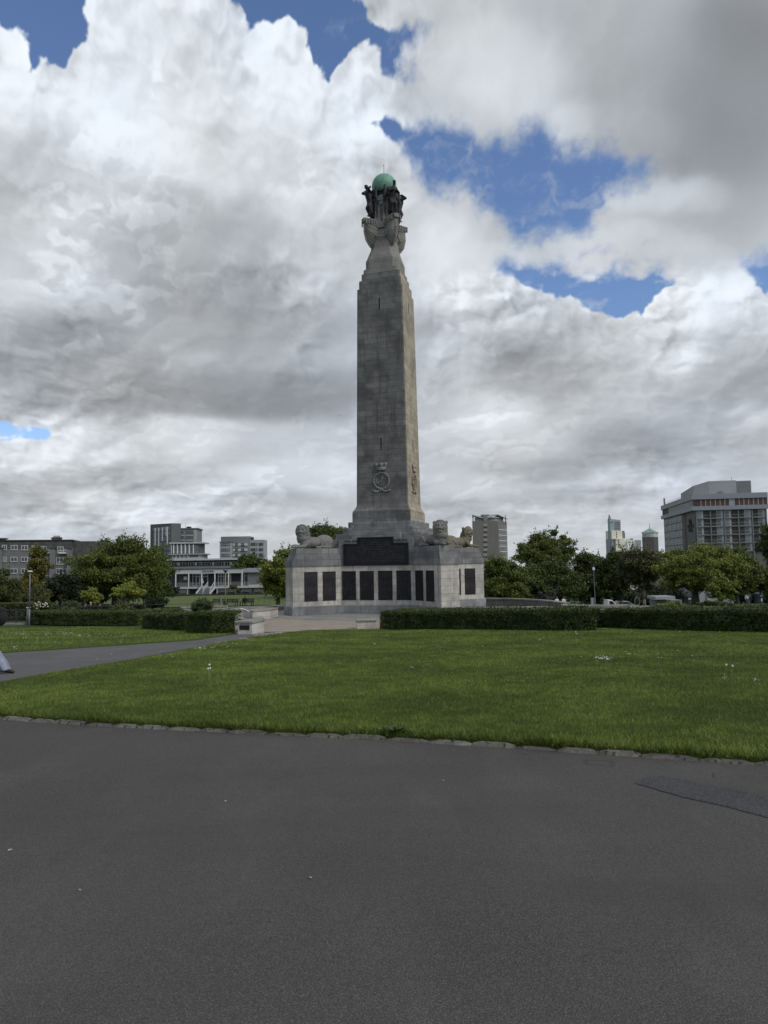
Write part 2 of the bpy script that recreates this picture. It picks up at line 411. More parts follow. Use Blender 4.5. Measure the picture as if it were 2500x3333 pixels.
# ------------------------------------------------------------------ ground surfaces
def asphalt_mat(name, base, light, fine=170, bm=.6, blue=0):
    m, N, L, B = newmat(name); ob = N.new('ShaderNodeTexCoord').outputs['Object']
    b2 = (base[0]*.8, base[1]*.8, base[2]*.8)
    col = mixc(N, L, ramp(N, L, noise(N, L, ob, .45, 6, .6), .35, .7), base, b2)
    col = mixc(N, L, ramp(N, L, noise(N, L, mapping(N, L, ob, (.9, .35, 1)), 1.6, 5, .65), .46, .70, 0, .5), col, tuple(min(1, a*1.35) for a in base))
    vo = N.new('ShaderNodeTexVoronoi'); vo.inputs['Scale'].default_value = fine; L.new(ob, vo.inputs['Vector'])
    wn = N.new('ShaderNodeTexWhiteNoise'); L.new(vo.outputs['Position'], wn.inputs['Vector'])
    col = mixc(N, L, ramp(N, L, wn.outputs['Value'], .6, 1.0, 0, .6), col, light)
    col = mixc(N, L, ramp(N, L, vo.outputs['Distance'], .35, .75, 0, .5), col, (.014, .014, .015))
    col = mixc(N, L, ramp(N, L, noise(N, L, ob, 60, 2, .5), .72, .8, 0, .5), col, (.20, .195, .18))
    col = mixc(N, L, ramp(N, L, noise(N, L, mapping(N, L, ob, (.25, .9, 1)), .9, 4, .6), .46, .66, 0, .35), col, (base[0]*.62, base[1]*.62, base[2]*.62))
    col = mixc(N, L, ramp(N, L, noise(N, L, ob, 5.5, 6, .7), .60, .74, 0, .30), col, (base[0]*1.5, base[1]*1.46, base[2]*1.38))
    L.new(col, B.inputs['Base Color']); B.inputs['Roughness'].default_value = .9; B.inputs['Specular IOR Level'].default_value = .25
    h = N.new('ShaderNodeMath'); h.operation = 'MULTIPLY_ADD'; h.inputs[1].default_value = -1; L.new(vo.outputs['Distance'], h.inputs[0])
    L.new(noise(N, L, ob, 45, 4, .6), h.inputs[2]); bump(N, L, B, h.outputs[0], bm, .006)
    return m
def grass_mat(name, a, b, c, sc=1.):
    m, N, L, B = newmat(name); ob = N.new('ShaderNodeTexCoord').outputs['Object']
    col = mixc(N, L, ramp(N, L, noise(N, L, ob, .35*sc, 5, .6), .35, .68), a, b)
    col = mixc(N, L, ramp(N, L, noise(N, L, mapping(N, L, ob, (1, .5, 1)), 3.*sc, 6, .7), .45, .7, 0, .6), col, c)
    col = mixc(N, L, ramp(N, L, noise(N, L, ob, 35*sc, 4, .8), .4, .62, 0, .7), col, tuple(x*.4 for x in a))
    L.new(col, B.inputs['Base Color']); B.inputs['Roughness'].default_value = .9; B.inputs['Specular IOR Level'].default_value = .15
    bump(N, L, B, noise(N, L, ob, 45*sc, 5, .8), .9, .03)
    return m
M_asph = asphalt_mat('asphalt', (.079, .0735, .067), (.132, .126, .117), 150)
M_path = asphalt_mat('path_asphalt', (.115, .112, .110), (.15, .148, .146), 120, .4)
M_patch = asphalt_mat('patch_asphalt', (.060, .0595, .061), (.115, .115, .118), 95, .8)
M_grass = grass_mat('lawn_soil_grass', (.060, .090, .012), (.085, .120, .018), (.045, .070, .010))
M_far = grass_mat('far_grass', (.040, .068, .014), (.055, .085, .018), (.03, .05, .012), .3)
M_green = grass_mat('mown_green', (.105, .135, .042), (.125, .150, .050), (.085, .115, .035), .3)
M_kerb = stone('kerb_stone', (.20, .183, .158), (.13, .12, .105), .3, 5, .3, .6, (.05, .048, .04), streak=.1, pale=.6)
M_pale = stone('pale_edging', (.26, .25, .23), (.20, .19, .175), 3, 3, .6, .3)

def sheet(name, poly, step, off, mat, skirt=0, kind='structure', z=None):
    P = []
    n = len(poly)
    for i in range(n):
        a = poly[i]; b = poly[(i+1) % n]; L = hypot(b[0]-a[0], b[1]-a[1]); k = max(1, int(L/step))
        for j in range(k): P.append((lerp(a[0], b[0], j/k), lerp(a[1], b[1], j/k)))
    nb = len(P); xs = [p[0] for p in P]; ys = [p[1] for p in P]
    gx = np.arange(min(xs)+step/2, max(xs), step); gy = np.arange(min(ys)+step/2, max(ys), step)
    G = np.array([(x, y) for x in gx for y in gy]); inside = inpoly(G[:, 0], G[:, 1], P, step*.3) if len(G) else []
    pts = [Vector(p) for p in P]+[Vector(g) for g in G[inside]] if len(G) else [Vector(p) for p in P]
    v, e, f, *_ = delaunay_2d_cdt(pts, [(i, (i+1) % nb) for i in range(nb)], [], 1, 1e-5)
    mb = MB()
    zf = (lambda x, y: z) if z is not None else T
    vs = [(p.x, p.y, zf(p.x, p.y)+off) for p in v]; fs = [tuple(t) for t in f]
    fs = [t if (Vector(vs[t[1]])-Vector(vs[t[0]])).cross(Vector(vs[t[2]])-Vector(vs[t[0]])).z > 0 else t[::-1] for t in fs]
    mb.add(vs, fs)
    if skirt:
        for i in range(nb):
            a = P[i]; b = P[(i+1) % nb]
            mb.add([(a[0], a[1], zf(*a)+off), (b[0], b[1], zf(*b)+off), (b[0], b[1], zf(*b)+off-skirt), (a[0], a[1], zf(*a)+off-skirt)], [(0, 1, 2, 3)])
    o = mb.build(name, mat); o['kind'] = kind; return o
def inpoly(x, y, P, marg=0):
    ins = np.zeros(len(x), bool); d = np.full(len(x), 1e9); n = len(P)
    for i in range(n):
        ax, ay = P[i]; bx, by = P[(i+1) % n]
        if ay != by:
            c = ((ay > y) != (by > y)) & (x < (bx-ax)*(y-ay)/(by-ay)+ax); ins ^= c
        if marg:
            L2 = (bx-ax)**2+(by-ay)**2+1e-12; t = np.clip(((x-ax)*(bx-ax)+(y-ay)*(by-ay))/L2, 0, 1)
            d = np.minimum(d, np.hypot(x-ax-t*(bx-ax), y-ay-t*(by-ay)))
    return ins & (d > marg) if marg else ins

# terrain: one sheet to the horizon
def build_ground():
    ys = np.unique(np.concatenate([np.arange(-60, 150, 1.5), np.arange(150, 420, 9), np.geomspace(420, 4500, 24)]))
    xs = np.unique(np.concatenate([-np.geomspace(60, 3000, 16), np.arange(-60, 60, 3), np.geomspace(60, 3000, 16)]))
    X, Y = np.meshgrid(xs, ys); Z = Tn(X, Y)-.07
    V = np.stack([X, Y, Z], -1).reshape(-1, 3); nx = len(xs); ny = len(ys)
    i, j = np.meshgrid(np.arange(nx-1), np.arange(ny-1)); a = (j*nx+i).ravel()
    fl = np.stack([a, a+1, a+1+nx, a+nx], 1).ravel()
    o = np_mesh('ground', V, fl, 4, M_far); o['kind'] = 'structure'
build_ground()
KN = [(-320, 2326), (0, 2344), (300, 2364), (600, 2379), (900, 2395), (1250, 2411), (1500, 2426), (1700, 2439), (2100, 2467), (2500, 2495), (2900, 2524)]
kerb_near = [hit(*p) for p in KN]
_a, _b = Vector(kerb_near[-2]), Vector(kerb_near[-1]); kerb_near.append(tuple(_b+(_b-_a).normalized()*11)); kerb_near.append(tuple(_b+(_b-_a).normalized()*11.5))
path_near = [hit(*p) for p in [(-300, 2300), (0, 2228), (150, 2199), (362, 2163), (527, 2136), (678, 2103), (829, 2076), (927, 2063)]]
lawn_far = [hit(*p) for p in [(1002, 2054), (1120, 2051), (1232, 2051)]]+[(0.2, 30.6), (11.2, 30.9), (11.6, 32.2), (26, 32.2), (26, 12)]
def off_line(L, d):
    o = []
    for i, p in enumerate(L):
        a_ = Vector(L[max(0, i-1)]); b_ = Vector(L[min(len(L)-1, i+1)]); t = (b_-a_).normalized(); o.append((p[0]-t.y*d, p[1]+t.x*d))
    return o
lawn_edge = off_line(kerb_near, .115)
main_lawn = lawn_edge[1:-1]+[(26, lawn_edge[-1][1])]+lawn_far[::-1][1:]+path_near[::-1]
left_far = [hit(*p) for p in [(0, 2128), (264, 2111), (452, 2098), (640, 2085), (700, 2075), (761, 2066)]]
left_lawn = [(left_far[0][0]-14, left_far[0][1]-6)]+left_far+[hit(768, 2058), (-11.5, 38.5), (-18, 44), (-25, 43), (-44, 43)]
sheet('asphalt_pavement', [(-45, -20), (40, -20), (40, 31), (-45, 31)], .5, 0, M_asph)
pth = [hit(*p) for p in [(-900, 2290), (0, 2226), (362, 2160), (678, 2100), (927, 2060), (1010, 2051), (1010, 2045), (761, 2050), (640, 2083), (264, 2108), (0, 2124), (-900, 2200)]]
pth = [(p[0], p[1]) for p in pth]
sheet('path', pth, .8, .012, M_path)
M_pave = stone('plaza_paving', (.33, .285, .225), (.28, .245, .195), .9, .6, .7, .25, (.14, .12, .10), streak=.0, pale=.15)
M_pave2 = stone('grey_paving', (.30, .29, .27), (.24, .235, .22), .9, .6, .7, .3, (.12, .115, .11), streak=0)
plz = [hit(836, 2060), hit(1240, 2052), (6, 30.7), (28, 33), (28, 54), (12, 63), (-11, 63), (-14, 50), (-11, 38)]
sheet('plaza_paving', plz, 1.2, .03, M_pave)
sheet('memorial_apron', [(0.45+10.3*cos(a), 57+10.3*sin(a)) for a in np.linspace(0, 2*pi, 40, endpoint=False)], 1.2, .045, M_pave2)
sheet('main_lawn', main_lawn, .6, .04, M_grass, .09)
sheet('left_lawn', left_lawn, .6, .04, M_grass, .09)
sheet('bowling_green', [(-46, 97), (-2, 97), (-1, 131.5), (-50, 131.5)], 4, .02, M_green, z=-4.0)
pp = [hit(*p) for p in [(2069, 2551), (2110, 2533), (2154, 2527), (2300, 2556), (2500, 2596), (2760, 2660), (2700, 2715), (2500, 2663), (2360, 2626), (2237, 2599), (2150, 2575)]]
sheet('asphalt_patch', pp, .15, .004, M_patch, .02)
M_crack = plain('crack_tar', (.032, .031, .030), .9)
def strip(mb, pts, w, off):
    for a, b in zip(pts[:-1], pts[1:]):
        d = Vector((b[0]-a[0], b[1]-a[1])); n = Vector((-d.y, d.x)).normalized()*w/2
        mb.add([(a[0]-n.x, a[1]-n.y, T(*a)+off), (b[0]-n.x, b[1]-n.y, T(*b)+off), (b[0]+n.x, b[1]+n.y, T(*b)+off), (a[0]+n.x, a[1]+n.y, T(*a)+off)], [(0, 1, 2, 3)])
mb = MB()
def crk(pl, w=.012, seg=6):
    P = [hit(*p) for p in pl]; Q = []
    for a, b in zip(P[:-1], P[1:]):
        for k in range(seg): Q.append((lerp(a[0], b[0], k/seg)+random.uniform(-.015, .015), lerp(a[1], b[1], k/seg)+random.uniform(-.015, .015)))
    Q.append(P[-1]); strip(mb, Q, w*.6, .007)
crk([(1902, 2474), (1907, 2487), (1994, 2495), (1997, 2479), (1902, 2474)], .010)
crk([(190, 2374), (207, 2369)], .012, 3); crk([(455, 2395), (474, 2386)], .012); crk([(222, 2381), (262, 2378)], .008)
crk([(2069, 2551), (2110, 2533), (2154, 2527), (2300, 2556), (2500, 2596), (2640, 2630)], .006); crk([(2069, 2551), (2150, 2575), (2237, 2599), (2360, 2626), (2500, 2663)], .007)
crk([(2318, 2514), (2325, 2532)], .012, 3); crk([(405, 2408), (430, 2402)], .008)
o = mb.build('asphalt_crack', M_crack); o['kind'] = 'structure'
# kerbs
def kerb(name, line, L=.92, h=.085, w=.13, mat=None, gap=.02, jit=.012, side=1):
    mb = MB(); pts = [Vector(p) for p in line]; seg = []
    cum = [0]
    for a, b in zip(pts[:-1], pts[1:]): cum.append(cum[-1]+(b-a).length)
    def pos(s):
        for i in range(len(pts)-1):
            if s <= cum[i+1]+1e-9: return pts[i].lerp(pts[i+1], (s-cum[i])/(cum[i+1]-cum[i]))
        return pts[-1]
    s = 0
    while s < cum[-1]-.1:
        l = min(L*random.uniform(.75, 1.1), cum[-1]-s); a = pos(s+gap/2); b = pos(s+l-gap/2); d = (b-a).normalized(); n = Vector((-d.y, d.x))*side
        hh = h+random.uniform(-jit, jit); t = random.uniform(-jit, jit)
        m = 5; Rr = []
        for k in range(m+1):
            q = a.lerp(b, k/m); e = .018*(k in (0, m)); z = T(q.x, q.y); jj = random.uniform(-.006, .006)
            Rr.append([(q.x-n.x*(.0-t), q.y-n.y*(.0-t), z-.05), (q.x+n.x*w, q.y+n.y*w, z-.05), (q.x+n.x*w, q.y+n.y*w, z+hh-e), (q.x+n.x*(.03+jj+t), q.y+n.y*(.03+jj+t), z+hh+jj-e), (q.x+n.x*(t+jj), q.y+n.y*(t+jj), z+hh-.03-e)])
        mb.rings(Rr)
        s += l
    o = mb.build(name, mat or M_kerb); o['kind'] = 'structure'; return o
kerb('kerb', [(p[0], p[1]) for p in kerb_near], .42, .024, .085, None, .008, .013)
kerb('path_edging', left_far, 1.2, .03, .10, M_pale, .004, .003)
kerb('plaza_edging', [hit(829, 2067), hit(935, 2060)], 1.2, .05, .12, M_pale, .004, .002)

# grass blades
def blades(name, poly, N, dpow, mat, h0=.06, edge=None, ymin=0, ymax=99):
    P = np.array(poly); x0, y0 = P.min(0); x1, y1 = P.max(0)
    out = []
    got = 0
    while got < N:
        x = RS.uniform(x0, x1, N); y = RS.uniform(max(ymin, y0), min(ymax, y1), N); D = np.hypot(x, y)
        vis = (np.abs(x)/np.maximum(y, 1) < 1.05) & (RS.rand(N) < np.minimum(1, (6.0/np.maximum(D, .1))**dpow))
        ok = vis & inpoly(x, y, poly)
        out.append(np.stack([x[ok], y[ok]], 1)); got += ok.sum()
    Q = np.concatenate(out)[:N]; x, y = Q[:, 0], Q[:, 1]; D = np.hypot(x, y); n = len(x)
    z = Tn(x, y)+.038
    nz = fbm((x*.5+90).astype(np.float32), (y*.5+90).astype(np.float32), 4, 91); nf = fbm((x*3+90).astype(np.float32), (y*3+90).astype(np.float32), 3, 95)
    h = h0*(1+.35*nf)*RS.uniform(.55, 1.35, n)
    if edge is not None:
        E = np.array(edge); dmin = np.full(n, 9.)
        for a, b in zip(E[:-1], E[1:]):
            d = b-a; t = np.clip(((x-a[0])*d[0]+(y-a[1])*d[1])/(d@d), 0, 1); dmin = np.minimum(dmin, np.hypot(x-a[0]-t*d[0], y-a[1]-t*d[1]))
        h *= 1+1.5*np.exp(-dmin/.16)
    w = np.clip(.0045*D/6, .006, .03)*RS.uniform(.7, 1.3, n)
    an = RS.uniform(0, 2*pi, n); ln = RS.uniform(.2, 1.5, n)*h; la = RS.uniform(0, 2*pi, n)
    cx, cy = np.cos(an)*w/2, np.sin(an)*w/2
    b0 = np.stack([x-cx, y-cy, z-.01], 1); b1 = np.stack([x+cx, y+cy, z-.01], 1); tp = np.stack([x+np.cos(la)*ln, y+np.sin(la)*ln, z+h], 1)
    V = np.stack([b0, b1, tp], 1).reshape(-1, 3); tint = np.clip(.46+nz*1.15+nf*.8+RS.normal(0, .24, n), 0, 1)
    o = np_mesh(name, V, np.arange(3*n), 3, mat, attr=np.repeat(tint, 3)); o['kind'] = 'stuff'; return o
M_blade = leafmat('grass_blade', (.054, .082, .011), (.175, .218, .034), .6)
lawn_b = [tuple(p) for p in main_lawn]
g = blades('grass', lawn_b, 800000, 1.6, M_blade, .027, lawn_edge); tag(g, 'short green grass of the wide lawn in front of the hedges', 'grass')
g = blades('grass', left_lawn, 90000, .0, M_blade, .045); tag(g, 'green daisy-dotted grass left of the path', 'grass')
# tufts hanging over the kerb
def tufts():
    V = []; tint = []
    pts = [Vector(p) for p in kerb_near]
    for a, b in zip(pts[:-1], pts[1:]):
        L = (b-a).length; d = (b-a)/L; nn = Vector((d.y, -d.x)); k = int(L*420)
        for _ in range(k):
            s = random.random()*L
            cl = perlin(np.array([s*1.3+a.x*2]), np.array([a.y*3.]))[0]
            if random.random() > .22+1.5*max(0, cl): continue
            q = a+d*s-nn*random.uniform(.03, .16); h = random.uniform(.04, .10)*(1+max(0, cl)*.7); z = T(q.x, q.y)+.04
            w = random.uniform(.003, .006); o = nn*random.uniform(-.02, .13)+d*random.uniform(-.05, .05)
            V += [(q.x-d.x*w, q.y-d.y*w, z), (q.x+d.x*w, q.y+d.y*w, z), (q.x+o.x, q.y+o.y, z+h*random.uniform(.2, 1))]
            tint += [random.random()]*3
    o = np_mesh('grass_fringe', np.array(V), np.arange(len(V)), 3, M_blade, attr=tint); tag(o, 'longer grass fringe hanging over the kerb stones', 'grass', kind='stuff')
tufts()
# daisies
def daisies():
    mb = MB()
    cl = [(30, 2066, 22, 6, 14), (62, 2068, 18, 5, 22), (85, 2071, 14, 4, 14), (80, 2082, 12, 3, 7), (120, 2086, 9, 4, 10), (155, 2070, 16, 6, 26), (205, 2064, 18, 5, 22), (225, 2068, 20, 5, 24), (258, 2076, 16, 4, 20), (292, 2076, 10, 3, 8), (330, 2072, 30, 8, 8), (50, 2115, 9, 5, 12), (395, 2075, 20, 8, 7), (100, 2050, 90, 10, 10), (250, 2052, 60, 8, 8),
          (655, 2119, 22, 4, 22), (700, 2117, 16, 4, 8), (760, 2100, 60, 6, 16), (860, 2074, 40, 4, 30), (905, 2068, 25, 3, 22), (800, 2086, 30, 4, 16), (1035, 2053, 20, 2, 12), (1110, 2053, 30, 3, 6), (740, 2116, 3, 2, 3),
          (1340, 2187, 10, 4, 8), (1380, 2186, 8, 3, 3), (1960, 2155, 24, 5, 26), (1980, 2160, 18, 3, 10), (2060, 2142, 12, 3, 3), (1760, 2090, 8, 4, 4), (2460, 2232, 16, 5, 9), (2360, 2225, 8, 10, 5), (2220, 2064, 6, 3, 2), (1700, 2200, 600, 100, 5), (600, 2200, 350, 60, 6), (1500, 2100, 500, 30, 12), (2200, 2150, 260, 60, 18), (560, 2145, 8, 3, 4)]
    for cx, cy, rx, ry, n in cl:
        for _ in range(n):
            x, y = hit(cx+random.gauss(0, rx*.55), cy+random.gauss(0, ry*.55)); r = random.uniform(.008, .013)*(1 if y > 14 else .55); z = T(x, y)+.085+random.uniform(-.01, .02)
            tx, ty = random.uniform(-.5, .2), random.uniform(-.9, -.2)
            P = [(x+r*cos(a), y+r*sin(a), z+r*(cos(a)*tx-sin(a)*ty)*.5) for a in np.linspace(0, 2*pi, 7, endpoint=False)]
            mb.add(P, [tuple(range(7))], 0)
    o = mb.build('daisies', plain('daisy_white', (.6, .6, .55), .6, .05)); tag(o, 'small white daisies scattered in clusters over the lawns', 'daisies', kind='stuff')
daisies()
def broad_weed():
    x, y = hit(1285, 2402); V = [Vector((x, y+.03, T(x, y)+.03))]; tint = [.1]; Fc = []
    for i in range(46):
        a = random.uniform(0, 2*pi); r = random.uniform(.02, .14); c = Vector((x+cos(a)*r*1.2, y+sin(a)*r*.5+.03, T(x, y)+.04+random.uniform(0, .06)))
        u = Vector((cos(a), sin(a), random.uniform(-.2, .8))).normalized(); v = u.cross(Vector((0, 0, 1))).normalized(); s = random.uniform(.012, .028)
        k = len(V); V += [c+u*s-v*s*.9, c+u*s*2.2, c+u*s+v*s*.9]; Fc += [0, k, k+1, k+2]; tint += [random.random()*.5]*3
    o = np_mesh('weed', np.array([tuple(v) for v in V]), Fc, 4, leafmat('weed_leaf', (.05, .075, .025), (.13, .16, .07)), attr=tint)
    tag(o, 'broad leaved weed growing out over the kerb at the lawn edge', 'weed')
broad_weed()
def seedhead(px, py, n, k):
    x, y = hit(px, py); mb = MB(); z = T(x, y)+.07
    for i in range(n):
        q = Vector((x+random.uniform(-.08, .08), y+random.uniform(-.05, .05), z)); t = q+Vector((random.uniform(-.03, .03), 0, random.uniform(.15, .24)))
        mb.tube(q, t, .004, .003, 5, 0); mb.ball(t, .018, 6, 5, 1)
    o = mb.build('dandelion', [M_stem, M_head]); tag(o, k, 'dandelion', 'dandelion seedheads in the lawn')
M_stem = plain('pale_stem', (.16, .2, .08), .7); M_head = plain('seed_white', (.5, .5, .45), .9)
seedhead(686, 2222, 3, 'trio of pale dandelion stalks standing in the lawn below the path')
seedhead(1876, 2092, 2, 'pair of dandelion seedheads nearest the right hedge corner')
seedhead(2365, 2232, 2, 'dandelion seedheads far out on the right of the lawn')

mb = MB()
for px, py in ((33, 2770), (155, 2443), (128, 2477), (805, 2392), (742, 2427), (403, 2538), (735, 2610), (1600, 2598), (1602, 2606), (1444, 2543), (668, 3186), (1330, 3160), (1010, 2860), (2230, 2480), (2430, 2590), (260, 2900), (1900, 2920), (1640, 2700))[::3]:
    x, y = hit(px, py); a = random.uniform(0, pi); r = random.uniform(.006, .012); z = T(x, y)+.006
    mb.add([(x+r*1.6*cos(a), y+r*1.6*sin(a), z), (x-r*sin(a), y+r*cos(a), z+.004), (x-r*1.6*cos(a), y-r*1.6*sin(a), z), (x+r*sin(a), y-r*cos(a), z+.002)], [(0, 1, 2, 3)])
o = mb.build('litter_specks', plain('grit_white', (.30, .29, .27), .8)); tag(o, 'tiny pale chips and fallen petals scattered over the asphalt', 'grit', kind='stuff')

# ------------------------------------------------------------------ the memorial
MX, MY, MTH, MZ = .446, 57.0, -.29196, -2.2
S2 = 1/sqrt(2)
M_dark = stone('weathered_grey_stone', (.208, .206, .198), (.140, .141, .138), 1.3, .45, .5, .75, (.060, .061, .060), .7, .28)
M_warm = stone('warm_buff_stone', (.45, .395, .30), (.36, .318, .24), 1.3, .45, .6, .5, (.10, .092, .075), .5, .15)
M_clean = stone('pale_portland_stone', (.57, .535, .47), (.46, .435, .385), 1.25, .52, .6, .55, (.17, .17, .165), .7, .3)
M_mid = stone('grey_band_stone', (.265, .265, .257), (.19, .192, .19), 1.4, .45, .55, .65, (.080, .082, .083), .7, .4)
M_top = stone('bleached_top_stone', (.28, .27, .245), (.235, .227, .208), 1.1, .5, .7, .35, (.12, .118, .11), .5, .1)
M_base = stone('base_course_stone', (.31, .312, .31), (.195, .20, .204), 1.7, .7, .6, .65, (.10, .104, .11), .8, .4)
M_lion = stone('carved_lion_stone', (.25, .245, .23), (.21, .206, .195), 9, 9, .9, .65, (.085, .085, .08), .6, .35, lich=.25)
M_lich = stone('lichened_lion_stone', (.21, .195, .15), (.19, .175, .13), 9, 9, .9, .4, (.07, .065, .045), .25, .3, lich=.9)
def bronze_mat(name, col, line=0, bm=.5):
    m, N, L, B = newmat(name); t = N.new('ShaderNodeTexCoord'); ob = t.outputs['Object']; uv = t.outputs['UV']
    L.new(mixc(N, L, ramp(N, L, noise(N, L, ob, 2.5, 5, .65), .35, .7), col, tuple(c*1.9 for c in col)), B.inputs['Base Color'])
    B.inputs['Roughness'].default_value = .55; B.inputs['Metallic'].default_value = .35; B.inputs['Specular IOR Level'].default_value = .35
    if line:
        w = N.new('ShaderNodeTexWave'); w.wave_type = 'BANDS'; w.bands_direction = 'Y'; w.inputs['Scale'].default_value = line; w.inputs['Distortion'].default_value = 0
        L.new(uv, w.inputs['Vector']); n = noise(N, L, mapping(N, L, uv, (1, 1, 1)), 60, 2, .5)
        mm = N.new('ShaderNodeMath'); mm.operation = 'MULTIPLY'; L.new(w.outputs['Fac'], mm.inputs[0]); L.new(n, mm.inputs[1]); bump(N, L, B, mm.outputs[0], bm, .02)
    else: bump(N, L, B, noise(N, L, ob, 9, 6, .7), bm, .05)
    return m
M_panel = bronze_mat('dark_bronze_panel', (.011, .010, .012), 9)
M_frame = bronze_mat('bronze_frame', (.010, .010, .010))
M_letter = bronze_mat('rubbed_bronze', (.034, .032, .034), 0, .2)
M_plaque = bronze_mat('relief_bronze', (.012, .0115, .014), 3.2, .9)
M_statue = bronze_mat('statue_bronze', (.014, .015, .017))
M_verd = plain('verdigris_copper', (.13, .29, .21), .65, .16, 1.6)
M_black = plain('deep_recess', (.004, .004, .004), .9, .1)

mem = thing('war_memorial', 'tall stone obelisk memorial with bronze panels, carved lions and a green globe on top', 'memorial', (MX, MY, MZ), MTH)
def plinth(a, c, L, off):
    c2 = c+off; a2 = a-.4142*off; L2 = L+.5858*off; q = [(-a2, -c2), (a2, -c2), (a2+L2*S2, -c2-L2*S2), (c2+L2*S2, -a2-L2*S2)]
    P = []
    x = q
    for k in range(4):
        P += x; x = [(-y, xx) for xx, y in x]
    return P
A, Cc, LL = 2.80, 3.86, 3.88
def prings(levels): return [[(x, y, z-MZ) for x, y in plinth(A, Cc, LL+dl, off)] for z, off, dl in levels]
mb = MB(); mb.rings(prings([(-2.6, .10, 0), (-1.60, .10, 0), (-1.56, .06, 0), (-1.56, .0, 0)]), 0); mb.build('base_course', M_base, mem)
mb = MB(); mb.rings(prings([(-1.56, 0, 0), (1.36, 0, 0)]), 0); mb.build('plinth_wall', M_clean, mem)
# stepped buttress tops: four blocks along the diagonals
for k in range(4):
    mb = MB(); an = -pi/4+k*pi/2
    def wing(z0, z1, hw, tip, tip1=None):
        tip1 = tip if tip1 is None else tip1
        def pt(u, v, z): return (u*cos(an)-v*sin(an), u*sin(an)+v*cos(an), z-MZ)
        r0 = 3.6
        mb.rings([[pt(r0, -hw, z0), pt(tip, -hw, z0), pt(tip, hw, z0), pt(r0, hw, z0)], [pt(r0, -hw, z1), pt(tip1, -hw, z1), pt(tip1, hw, z1), pt(r0, hw, z1)]])
    d0 = 8.59
    wing(1.36, 1.78, .80, d0+.05); wing(1.78, 2.04, .76, d0-.02, d0-.14); wing(2.04, 2.30, .72, d0-.16, d0-.24); wing(2.30, 2.72, .66, d0-.30, d0-.34)
    mb.build('buttress_top', M_mid, mem)
# central stepped pedestal
def sq(h, z, ch=0):
    if ch <= 0: ch = .002
    P = [(-h+ch, -h), (h-ch, -h), (h, -h+ch), (h, h-ch), (h-ch, h), (-h+ch, h), (-h, h-ch), (-h, -h+ch)]
    return [(x, y, z-MZ) for x, y in P]
mb = MB()
mb.rings([sq(3.64, 1.36), sq(3.64, 3.41)]); 
for k in range(4):
    an = k*pi/2
    def xf(p): return (p[0]*cos(an)-p[1]*sin(an), p[0]*sin(an)+p[1]*cos(an), p[2]-MZ)
    mb.box(-2.95, -3.875, 1.36, 2.95, -3.2, 3.41, 0, xf); mb.box(-1.9, -3.873, 3.41, 1.9, -3.2, 3.84, 0, xf)
mb.rings([sq(3.36, 3.41), sq(3.36, 3.84)]); mb.rings([sq(3.01, 3.84, .3), sq(3.01, 4.29, .3)]); mb.rings([sq(2.69, 4.29, .3), sq(2.69, 4.74, .3)])
mb.build('stepped_pedestal', M_mid, mem, bevel=.012)
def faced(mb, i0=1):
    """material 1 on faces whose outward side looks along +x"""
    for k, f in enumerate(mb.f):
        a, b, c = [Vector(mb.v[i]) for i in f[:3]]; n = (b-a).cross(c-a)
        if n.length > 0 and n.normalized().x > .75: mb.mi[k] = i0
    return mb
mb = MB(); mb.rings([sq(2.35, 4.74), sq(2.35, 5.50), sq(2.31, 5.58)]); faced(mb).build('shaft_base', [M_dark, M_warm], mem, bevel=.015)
mb = MB(); R = [sq(2.35-.26*sin(pi/2*min(1, k/7)), 5.58+.58*k/7*1.0, .09) for k in range(8)]
def hwz(z): return lerp(2.09, 2.02, (z-6.16)/5.9) if z < 12.06 else lerp(2.02, 1.88, (z-12.06)/11.44)
for z in (9, 12.06, 16, 20, 23.5): R.append(sq(hwz(z), z, .09))
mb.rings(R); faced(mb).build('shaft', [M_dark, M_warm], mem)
mb = MB()
for z0, z1, h, ch in ((23.5, 24.22, 1.76, .1), (24.22, 24.84, 1.60, .14)): mb.rings([sq(h, z0, ch), sq(h, z1, ch)])
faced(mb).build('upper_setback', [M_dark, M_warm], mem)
mb = MB()
for z0, z1, h, ch in ((24.84, 25.26, 1.49, .2), (25.26, 26.12, 1.38, .38)): mb.rings([sq(h, z0, ch), sq(h, z1, ch)])
mb.rings([sq(1.36, 26.12, .40), sq(1.05, 27.15, .42), sq(.98, 27.9, .42), sq(1.0, 28.75, .41)])
mb.rings([sq(1.12, 28.75, .45), sq(1.12, 28.86, .45), sq(1.04, 28.88, .43), sq(1.04, 29.05, .43)])
mb.build('neck', M_top, mem, bevel=.02)
# lantern drum with pilasters and recesses, their shade painted as darker slabs
mb = MB(); mb.rings([sq(.86, 29.05, .36), sq(.90, 31.35, .36)])
for k in range(8):
    an = k*pi/4; w = .30 if k % 2 == 0 else .34; r = .98 if k % 2 == 0 else 1.06
    def xf(p): return (p[0]*cos(an)-p[1]*sin(an), p[0]*sin(an)+p[1]*cos(an), p[2]-MZ)
    if k % 2: mb.box(.5, -w, 29.05, r, w, 31.2, 0, xf)
    else:
        for s in (-1, 1): mb.box(.5, s*.22-.09 if s > 0 else -.31, 29.05, r, .31 if s > 0 else -.13, 31.1, 0, xf)
        mb.box(.5, -.31, 30.75, r, .31, 31.1, 0, xf); mb.box(.5, -.31, 29.05, r-.02, .31, 29.3, 0, xf)
mb.rings([sq(1.02, 31.1, .42), sq(1.02, 31.3, .42), sq(.92, 31.32, .38), sq(.92, 31.6, .38)])
mb.build('lantern_drum', M_top, mem, bevel=.012)
